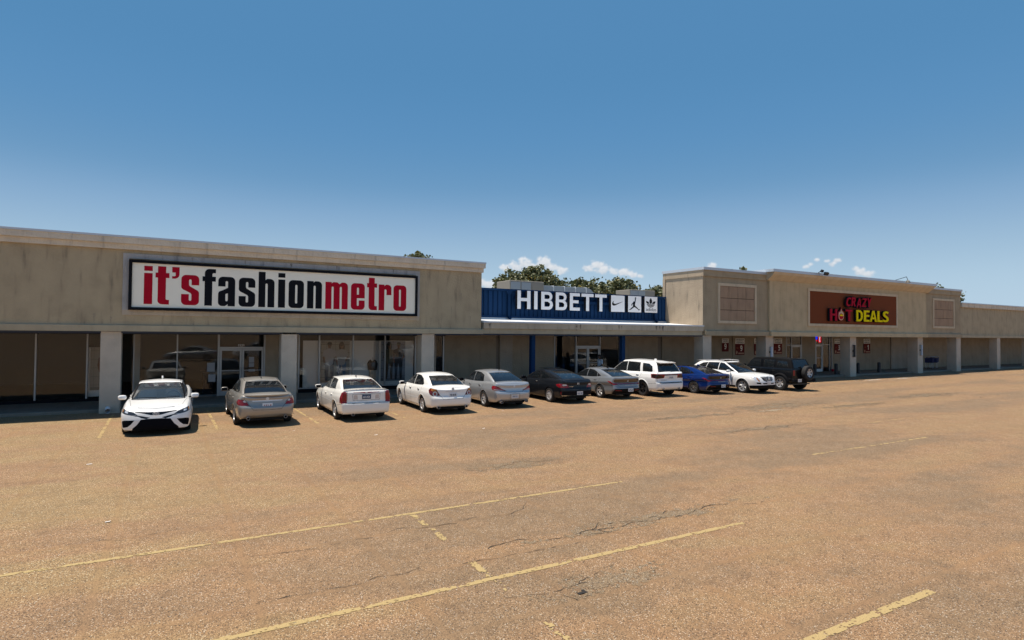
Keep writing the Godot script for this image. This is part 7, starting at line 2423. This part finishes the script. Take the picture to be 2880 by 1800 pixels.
func small_things() -> void:
	# bollards on the walkway of the right-hand shop
	var bl := ["dark bollard left of the entrance doors by the off-roader", "dark bollard right of the entrance doors before the price poster", "dark bollard just right of the lamp-hung pillar", "dark bollard on the open walkway between the two right pillars"]
	var k := 0
	for b in [[37.5, -24.5], [39.8, -24.45], [42.35, -24.4], [45.0, -24.4]]:
		var t := thing("bollard", bl[k], "bollard", "bollards along the kerb", Vector3(b[0], 0.1, b[1]))
		bits(t, "post", M.post_dark, func(m):
			m.lathe(Vector3.ZERO, Vector3.UP, [Vector2(0.11, 0), Vector2(0.11, 0.7), Vector2(0.085, 0.76), Vector2(0.0, 0.78)], 16))
		bits(t, "foot", M.concrete, func(m): m.tube(Vector3(0, 0, 0), Vector3(0, 0.03, 0), 0.2, 0.18, 14))
		k += 1
	# wall lamps on the pillars
	for l in [[31.82, "pale tubular lamp on the pillar behind the off-roader", M.lamp_white, 0.64], [40.54, "dark bent bracket lamp on the middle pillar", M.post_dark, 0.84], [49.3, "blue-white tubular lamp on the rightmost pillar", M.lamp_white, 0.8]]:
		var t := thing("wall_lamp", l[1], "lamp", "lamps on the pillars", Vector3(l[0], 1.75, -23.72))
		bits(t, "bracket", M.post_dark, func(m):
			m.box(Vector3(-0.05, -0.05, 0), Vector3(0.05, 0.05, 0.06))
			m.box(Vector3(-0.02, l[3] * 0.45, 0.0), Vector3(0.02, l[3] * 0.5, 0.12))
			m.box(Vector3(-0.02, -l[3] * 0.5, 0.0), Vector3(0.02, -l[3] * 0.45, 0.12)))
		bits(t, "lamp_tube", l[2], func(m): m.lathe(Vector3(0, -l[3] / 2, 0.12), Vector3.UP, [Vector2(0.0, 0), Vector2(0.07, 0.02), Vector2(0.07, l[3] - 0.02), Vector2(0, l[3])], 16))
	# flood lamps on the right cornice
	var f := thing("flood_lamp", "black twin flood lamp on the flashing above brown sign", "lamp", "", Vector3(35.7, 6.77, -23.0))
	bits(f, "bracket", M.post_dark, func(m):
		m.tube(Vector3(0, 0, -0.1), Vector3(0, 0.12, 0.1), 0.025, 0.025, 6)
		m.tube(Vector3(0, 0.12, 0.1), Vector3(0.2, 0.0, 0.25), 0.025, 0.025, 6))
	bits(f, "lamp_head", M.post_dark, func(m):
		m.obox(Vector3(0.25, -0.06, 0.3), Vector3(0.34, 0.2, 0.12), Basis(Vector3.RIGHT, 0.6))
		m.obox(Vector3(-0.05, 0.1, 0.2), Vector3(0.2, 0.16, 0.1), Basis(Vector3.RIGHT, 0.6)))
	var h := thing("gooseneck_lamp", "small lamp on a long thin arm over the cornice, far right", "lamp", "", Vector3(44.6, 6.77, -23.05))
	bits(h, "arm", M.post_dark, func(m):
		m.tube(Vector3(0, 0, 0), Vector3(1.0, 0.28, 0.25), 0.02, 0.02, 6)
		m.tube(Vector3(1.0, 0.28, 0.25), Vector3(1.08, 0.05, 0.3), 0.02, 0.02, 6))
	bits(h, "lamp_head", M.unit, func(m): m.lathe(Vector3(1.08, -0.15, 0.3), Vector3.UP, [Vector2(0.17, 0), Vector2(0.12, 0.14), Vector2(0.03, 0.2), Vector2(0, 0.2)], 14))
	# shopping carts
	for c in [[53.9, "blue shopping cart behind the rightmost pillar, front one of two", 0.0], [54.55, "second blue shopping cart nested behind the first", 0.0]]:
		var t := thing("shopping_cart", c[1], "cart", "carts by the rightmost pillar", Vector3(c[0], 0.1, -25.2))
		t.rotation.y = -1.3
		bits(t, "basket", M.cart_blue, func(m):
			for i in 9:
				var x := lerpf(-0.24, 0.24, i / 8.0)
				m.tube(Vector3(x, 0.55, 0.42), Vector3(x, 0.92, 0.46), 0.012, 0.012, 5)
				m.tube(Vector3(x, 0.62, -0.42), Vector3(x, 0.98, -0.46), 0.012, 0.012, 5)
				m.tube(Vector3(x, 0.55, 0.42), Vector3(x, 0.62, -0.42), 0.012, 0.012, 5)
			for sx in [-0.25, 0.25]:
				for i in 11:
					var z := lerpf(-0.44, 0.44, i / 10.0)
					m.tube(Vector3(sx, lerpf(0.62, 0.55, i / 10.0), z), Vector3(sx * 1.05, lerpf(0.98, 0.92, i / 10.0), z), 0.012, 0.012, 5)
				m.obox(Vector3(sx, 0.76, 0), Vector3(0.01, 0.26, 0.86), Basis())
			m.obox(Vector3(0, 0.76, 0.43), Vector3(0.48, 0.26, 0.01), Basis())
			m.obox(Vector3(0, 0.78, -0.43), Vector3(0.48, 0.26, 0.01), Basis())
			m.obox(Vector3(0, 0.585, 0), Vector3(0.48, 0.01, 0.86), Basis(Vector3.RIGHT, 0.08)))
		bits(t, "cart_frame", M.rim, func(m):
			for sx in [-0.22, 0.22]:
				m.tube(Vector3(sx, 0.6, -0.4), Vector3(sx, 0.12, 0.0), 0.014, 0.014, 6)
				m.tube(Vector3(sx, 0.12, -0.3), Vector3(sx, 0.12, 0.4), 0.014, 0.014, 6)
				m.tube(Vector3(sx, 0.55, 0.38), Vector3(sx, 0.12, 0.4), 0.014, 0.014, 6))
		bits(t, "handle", M.lamp_white, func(m): m.tube(Vector3(-0.27, 1.02, -0.5), Vector3(0.27, 1.02, -0.5), 0.02, 0.02, 8))
		for w in [[-0.22, 0.38], [0.22, 0.38], [-0.22, -0.28], [0.22, -0.28]]:
			bits(t, "wheel", M.tyre, func(m): m.tube(Vector3(w[0] - 0.015, 0.06, w[1]), Vector3(w[0] + 0.015, 0.06, w[1]), 0.06, 0.06, 12))
	# drain pipe stub at the first pillar
	var d := thing("drain_pipe", "short white drain pipe stub at the foot of left pillar", "pipe", "", Vector3(-1.78, 0.14, -23.72))
	bits(d, "pipe", M.flash_white, func(m):
		m.tube(Vector3(0, 0.02, 0), Vector3(0.03, -0.03, 0.32), 0.075, 0.075, 14, false)
		m.tube(Vector3(0.028, -0.027, 0.30), Vector3(0.03, -0.03, 0.325), 0.085, 0.085, 14, false))
	# lit sign over the entrance
	var o := thing("open_sign", "small lit blue and red vertical OPEN sign in transom window", "sign", "", Vector3(41.85, 2.53, -26.96))
	boxpart("sign_case", Vector3(-0.17, -0.26, -0.03), Vector3(0.17, 0.2, 0.0), M.black, o)
	bits(o, "sign_light", M.glow_red, func(m):
		m.box(Vector3(-0.16, -0.25, 0.001), Vector3(-0.1, 0.19, 0.012))
		m.box(Vector3(0.1, -0.25, 0.001), Vector3(0.16, 0.19, 0.012))
		m.box(Vector3(-0.1, -0.25, 0.001), Vector3(0.1, -0.2, 0.012)))
	for i in 4:
		text_fit("sign_letter", "OPEN"[i], o, Vector3(0, 0.12 - i * 0.095, 0.006), 0.1, 0.08, 0.008, M.glow_white)
	var o2 := thing("blue_lit_sign", "small lit blue sign with red foot left of OPEN sign", "sign", "", Vector3(41.45, 2.55, -26.96))
	bits(o2, "sign_panel_glow", M.glow_blue, func(m): m.box(Vector3(-0.1, -0.06, 0), Vector3(0.1, 0.17, 0.02)))
	bits(o2, "sign_foot_light", M.glow_red, func(m): m.blob(Vector3(0.02, -0.14, 0.01), Vector3(0.07, 0.06, 0.012), 0.9))
	var b := thing("red_ball", "small red ball at the foot of the entrance window", "ball", "", Vector3(43.05, 0.2, -26.7))
	bits(b, "ball", M.red, func(m): m.blob(Vector3.ZERO, Vector3(0.1, 0.1, 0.1), 1.0))
	# papers on the glass
	for q in [[1.42, 1.28, 0.28, 0.36, "white notice taped to the glass left of the doors, upper"], [1.46, 0.84, 0.26, 0.3, "white notice taped to the glass left of the doors, lower"], [2.93, 1.56, 0.2, 0.24, "framed notice on the right door glass, upper"], [2.93, 1.34, 0.2, 0.16, "white paper on the right door glass, middle"], [2.94, 1.12, 0.24, 0.1, "small white strip on the right door glass, lowest"]]:
		var m := MB.new()
		m.box(Vector3(q[0] - q[2] / 2, q[1] - q[3] / 2, -26.965), Vector3(q[0] + q[2] / 2, q[1] + q[3] / 2, -26.96))
		tag(part("door_notice", m, M.paper, self), q[4], "notice", "notices on the clothing shop doors")
	# litter
	var lit := [[-1.42, -14.97, 0.054, "white scrap on the tarmac at the far left edge"], [4.82, -15.73, 0.042, "white paper scrap on the tarmac before the tall-lamp sedan"], [7.89, -15.38, 0.036, "pale curled scrap on the tarmac before the silver sedan"], [3.0, -17.4, 0.030, "tiny white scrap behind the bronze sedan"], [10.3, -18.6, 0.030, "tiny white scrap by the silver sedan's wheel"], [-0.75, -10.4, 0.036, "white pebble-like scrap near the left bay line"]]
	for q in lit:
		var m := MB.new()
		var c := Vector3(q[0], 0.012, q[1])
		var s: float = q[2] * 0.55
		m.quad(c + Vector3(-s * 1.6, -0.004, -s), c + Vector3(s * 1.4, 0.0, -s * 1.1), c + Vector3(s * 1.6, 0.004, s), c + Vector3(-s * 1.3, 0.0, s * 1.1), Vector3.UP)
		m.quad(c + Vector3(s * 1.4, 0.0, -s * 1.1), c + Vector3(s * 2.0, 0.012, -s * 0.6), c + Vector3(s * 2.0, 0.014, s * 0.7), c + Vector3(s * 1.6, 0.004, s), Vector3.UP)
		tag(part("litter", m, M.white, self), q[3], "litter", "scraps on the tarmac")
	# a black vest on a hanger in the window
	var v := thing("hanging_vest", "black sleeveless top on hanger in shop window, pale trousers below", "clothing", "", Vector3(8.1, 1.0, -27.07))
	bits(v, "vest", M.black, func(m): m.prism(pv([-0.2, 0, 0.2, 0, 0.24, 0.3, 0.18, 0.42, 0.1, 0.5, 0.04, 0.42, -0.04, 0.42, -0.1, 0.5, -0.18, 0.42, -0.24, 0.3]), -0.03, 0.03))
	bits(v, "trousers", M.surround_tan, func(m): m.prism(pv([-0.14, -0.75, -0.03, -0.75, 0.0, -0.2, 0.03, -0.75, 0.14, -0.75, 0.16, -0.002, -0.16, -0.002]), -0.025, 0.025))
	bits(v, "hanger", M.post_dark, func(m): m.tube(Vector3(0, 0.42, 0), Vector3(0, 0.6, 0), 0.006, 0.006, 5))
	var bn := thing("litter_bin", "dark bin with a flat lid behind glass beside the doors", "bin", "", Vector3(1.35, 0.1, -27.5))
	bits(bn, "bin_body", M.black, func(m): m.bbox(Vector3(-0.2, 0, -0.2), Vector3(0.2, 0.95, 0.2), 0.02))
	bits(bn, "bin_lid", M.dark, func(m): m.bbox(Vector3(-0.3, 0.95, -0.25), Vector3(0.25, 1.0, 0.25), 0.015))

func person_print(im: Image, x: float, y0: float, h: float, skin: Color, shirt: Color, legs: Color, hair: Color, long_hair: bool) -> void:
	# a flat printed figure for a window poster
	var W := im.get_width()
	var ell := func(cx: float, cy: float, rx: float, ry: float, c: Color) -> void:
		for py in range(int(cy - ry), int(cy + ry) + 1):
			for px in range(int(cx - rx), int(cx + rx) + 1):
				if px >= 0 and py >= 0 and px < W and py < im.get_height() and pow((px - cx) / rx, 2) + pow((py - cy) / ry, 2) <= 1.0:
					im.set_pixel(px, py, c)
	var limb := func(a: Vector2, b: Vector2, r0: float, r1: float, c: Color) -> void:
		for i in 60:
			var t := i / 59.0
			var p := a.lerp(b, t)
			var r := lerpf(r0, r1, t)
			ell.call(p.x, p.y, r, r, c)
	var u := h / 7.5
	if long_hair:
		ell.call(x, y0 + u * 0.75, u * 0.55, u * 0.95, hair)
	limb.call(Vector2(x - u * 0.45, y0 + u * 3.7), Vector2(x - u * 0.55, y0 + u * 7.3), u * 0.42, u * 0.2, legs)
	limb.call(Vector2(x + u * 0.45, y0 + u * 3.7), Vector2(x + u * 0.5, y0 + u * 7.3), u * 0.42, u * 0.2, legs)
	limb.call(Vector2(x - u * 0.85, y0 + u * 1.7), Vector2(x - u * 1.05, y0 + u * 3.0), u * 0.24, u * 0.18, shirt)
	limb.call(Vector2(x - u * 1.05, y0 + u * 2.8), Vector2(x - u * 0.85, y0 + u * 4.1), u * 0.18, u * 0.13, skin)
	limb.call(Vector2(x + u * 0.85, y0 + u * 1.7), Vector2(x + u * 1.1, y0 + u * 3.0), u * 0.24, u * 0.18, shirt)
	limb.call(Vector2(x + u * 1.1, y0 + u * 2.8), Vector2(x + u * 0.6, y0 + u * 3.7), u * 0.18, u * 0.13, skin)
	limb.call(Vector2(x, y0 + u * 1.0), Vector2(x, y0 + u * 1.5), u * 0.2, u * 0.25, skin)
	limb.call(Vector2(x - u * 0.5, y0 + u * 1.75), Vector2(x + u * 0.5, y0 + u * 1.75), u * 0.38, u * 0.38, shirt)
	limb.call(Vector2(x, y0 + u * 1.9), Vector2(x, y0 + u * 3.6), u * 0.72, u * 0.7, shirt)
	ell.call(x, y0 + u * 0.52, u * 0.36, u * 0.5, skin)
	ell.call(x, y0 + u * 0.28, u * 0.40, u * 0.32, hair)

func window_poster(label: String, x0: float, x1: float, y0: float, y1: float, bg: Color, folk: Array, seed_: int) -> void:
	var w := 256
	var h := int(256 * (y1 - y0) / (x1 - x0))
	var im := Image.create_empty(w, h, false, Image.FORMAT_RGB8)
	im.fill(bg)
	for i in 5:
		im.fill_rect(Rect2i(0, int(h * (0.08 + 0.2 * i)), w, 3), bg.darkened(0.55))
	for i in 3:
		im.fill_rect(Rect2i(int(w * (0.2 + 0.3 * i)), 0, 2, h), bg.darkened(0.45))
	im.fill_rect(Rect2i(0, int(h * 0.93), w, h), bg.darkened(0.2))
	for f in folk:
		person_print(im, f[0] * w, f[1] * h, f[2] * h, f[3], f[4], f[5], f[6], f[7])
	var m := mat(Color(1, 1, 1), 0.7)
	m.albedo_texture = ImageTexture.create_from_image(im)
	var t := thing("window_poster", label, "poster", "", Vector3(0, 0, -27.08))
	var mb := MB.new()
	mb.quad(Vector3(x0, y0, 0), Vector3(x1, y0, 0), Vector3(x1, y1, 0), Vector3(x0, y1, 0), Vector3(0, 0, 1))
	# matching picture coordinates, corner by corner
	for v in mb.v:
		mb.uv.append(Vector2((v.x - x0) / (x1 - x0), (y1 - v.y) / (y1 - y0)))
	part("poster_print", mb, m, t)
	boxpart("poster_board", Vector3(x0, y0, -0.02), Vector3(x1, y1, -0.003), M.display, t)

func window_posters() -> void:
	var skin := Color(0.42, 0.28, 0.2)
	window_poster("poster of a man and woman in pale clothes behind glass", 5.76, 7.05, 0.5, 2.34, Color(0.66, 0.62, 0.56), [[0.30, 0.02, 1.0, skin, Color(0.72, 0.68, 0.66), Color(0.36, 0.35, 0.36), Color(0.1, 0.08, 0.07), false], [0.72, 0.04, 0.96, Color(0.55, 0.4, 0.3), Color(0.7, 0.66, 0.62), Color(0.42, 0.48, 0.56), Color(0.25, 0.18, 0.12), true]], 1)
	window_poster("poster of two women, one in a dark patterned top", 8.5, 9.68, 0.48, 2.34, Color(0.56, 0.57, 0.60), [[0.33, 0.04, 0.92, skin, Color(0.36, 0.33, 0.26), Color(0.33, 0.25, 0.18), Color(0.06, 0.05, 0.05), true], [0.72, 0.03, 0.94, Color(0.5, 0.33, 0.24), Color(0.2, 0.15, 0.14), Color(0.10, 0.10, 0.13), Color(0.12, 0.08, 0.06), false]], 2)
	window_poster("poster of a rack and shelves behind the leftmost glass", -2.6, -2.05, 0.5, 2.1, Color(0.62, 0.58, 0.52), [[0.85, 0.05, 0.95, Color(0.5, 0.33, 0.24), Color(0.5, 0.36, 0.3), Color(0.4, 0.36, 0.33), Color(0.14, 0.09, 0.07), true]], 3)

func more_materials() -> void:
	M.post_dark = mat(lin(0.02, 0.022, 0.026), 0.6)
	M.lamp_white = mat(lin(0.42, 0.50, 0.60), 0.4)
	M.cart_blue = mat(lin(0.006, 0.016, 0.09), 0.5)
	M.paper = mat(lin(0.40, 0.40, 0.42), 0.7)
	M.glow_red = mat(lin(0.3, 0.01, 0.01), 0.5)
	M.glow_red.emission_enabled = true
	M.glow_red.emission = Color(1.0, 0.08, 0.1)
	M.glow_red.emission_energy_multiplier = 0.55
	M.glow_white = mat(lin(0.5, 0.5, 0.55), 0.5)
	M.glow_white.emission_enabled = true
	M.glow_white.emission = Color(0.8, 0.85, 1.0)
	M.glow_white.emission_energy_multiplier = 0.7
	M.glow_blue = mat(lin(0.01, 0.03, 0.3), 0.5)
	M.glow_blue.emission_enabled = true
	M.glow_blue.emission = Color(0.05, 0.2, 1.0)
	M.glow_blue.emission_energy_multiplier = 0.6

func _ready() -> void:
	rng.seed = 12345
	setup()
	make_materials()
	more_materials()
	ground()
	markings()
	clothing_store()
	sports_store()
	discount_store()
	corner_store()
	fashion_sign()
	channel_sign()
	deals_sign()
	cars()
	walking_person()
	trees()
	roof_units()
	posters()
	window_posters()
	small_things()
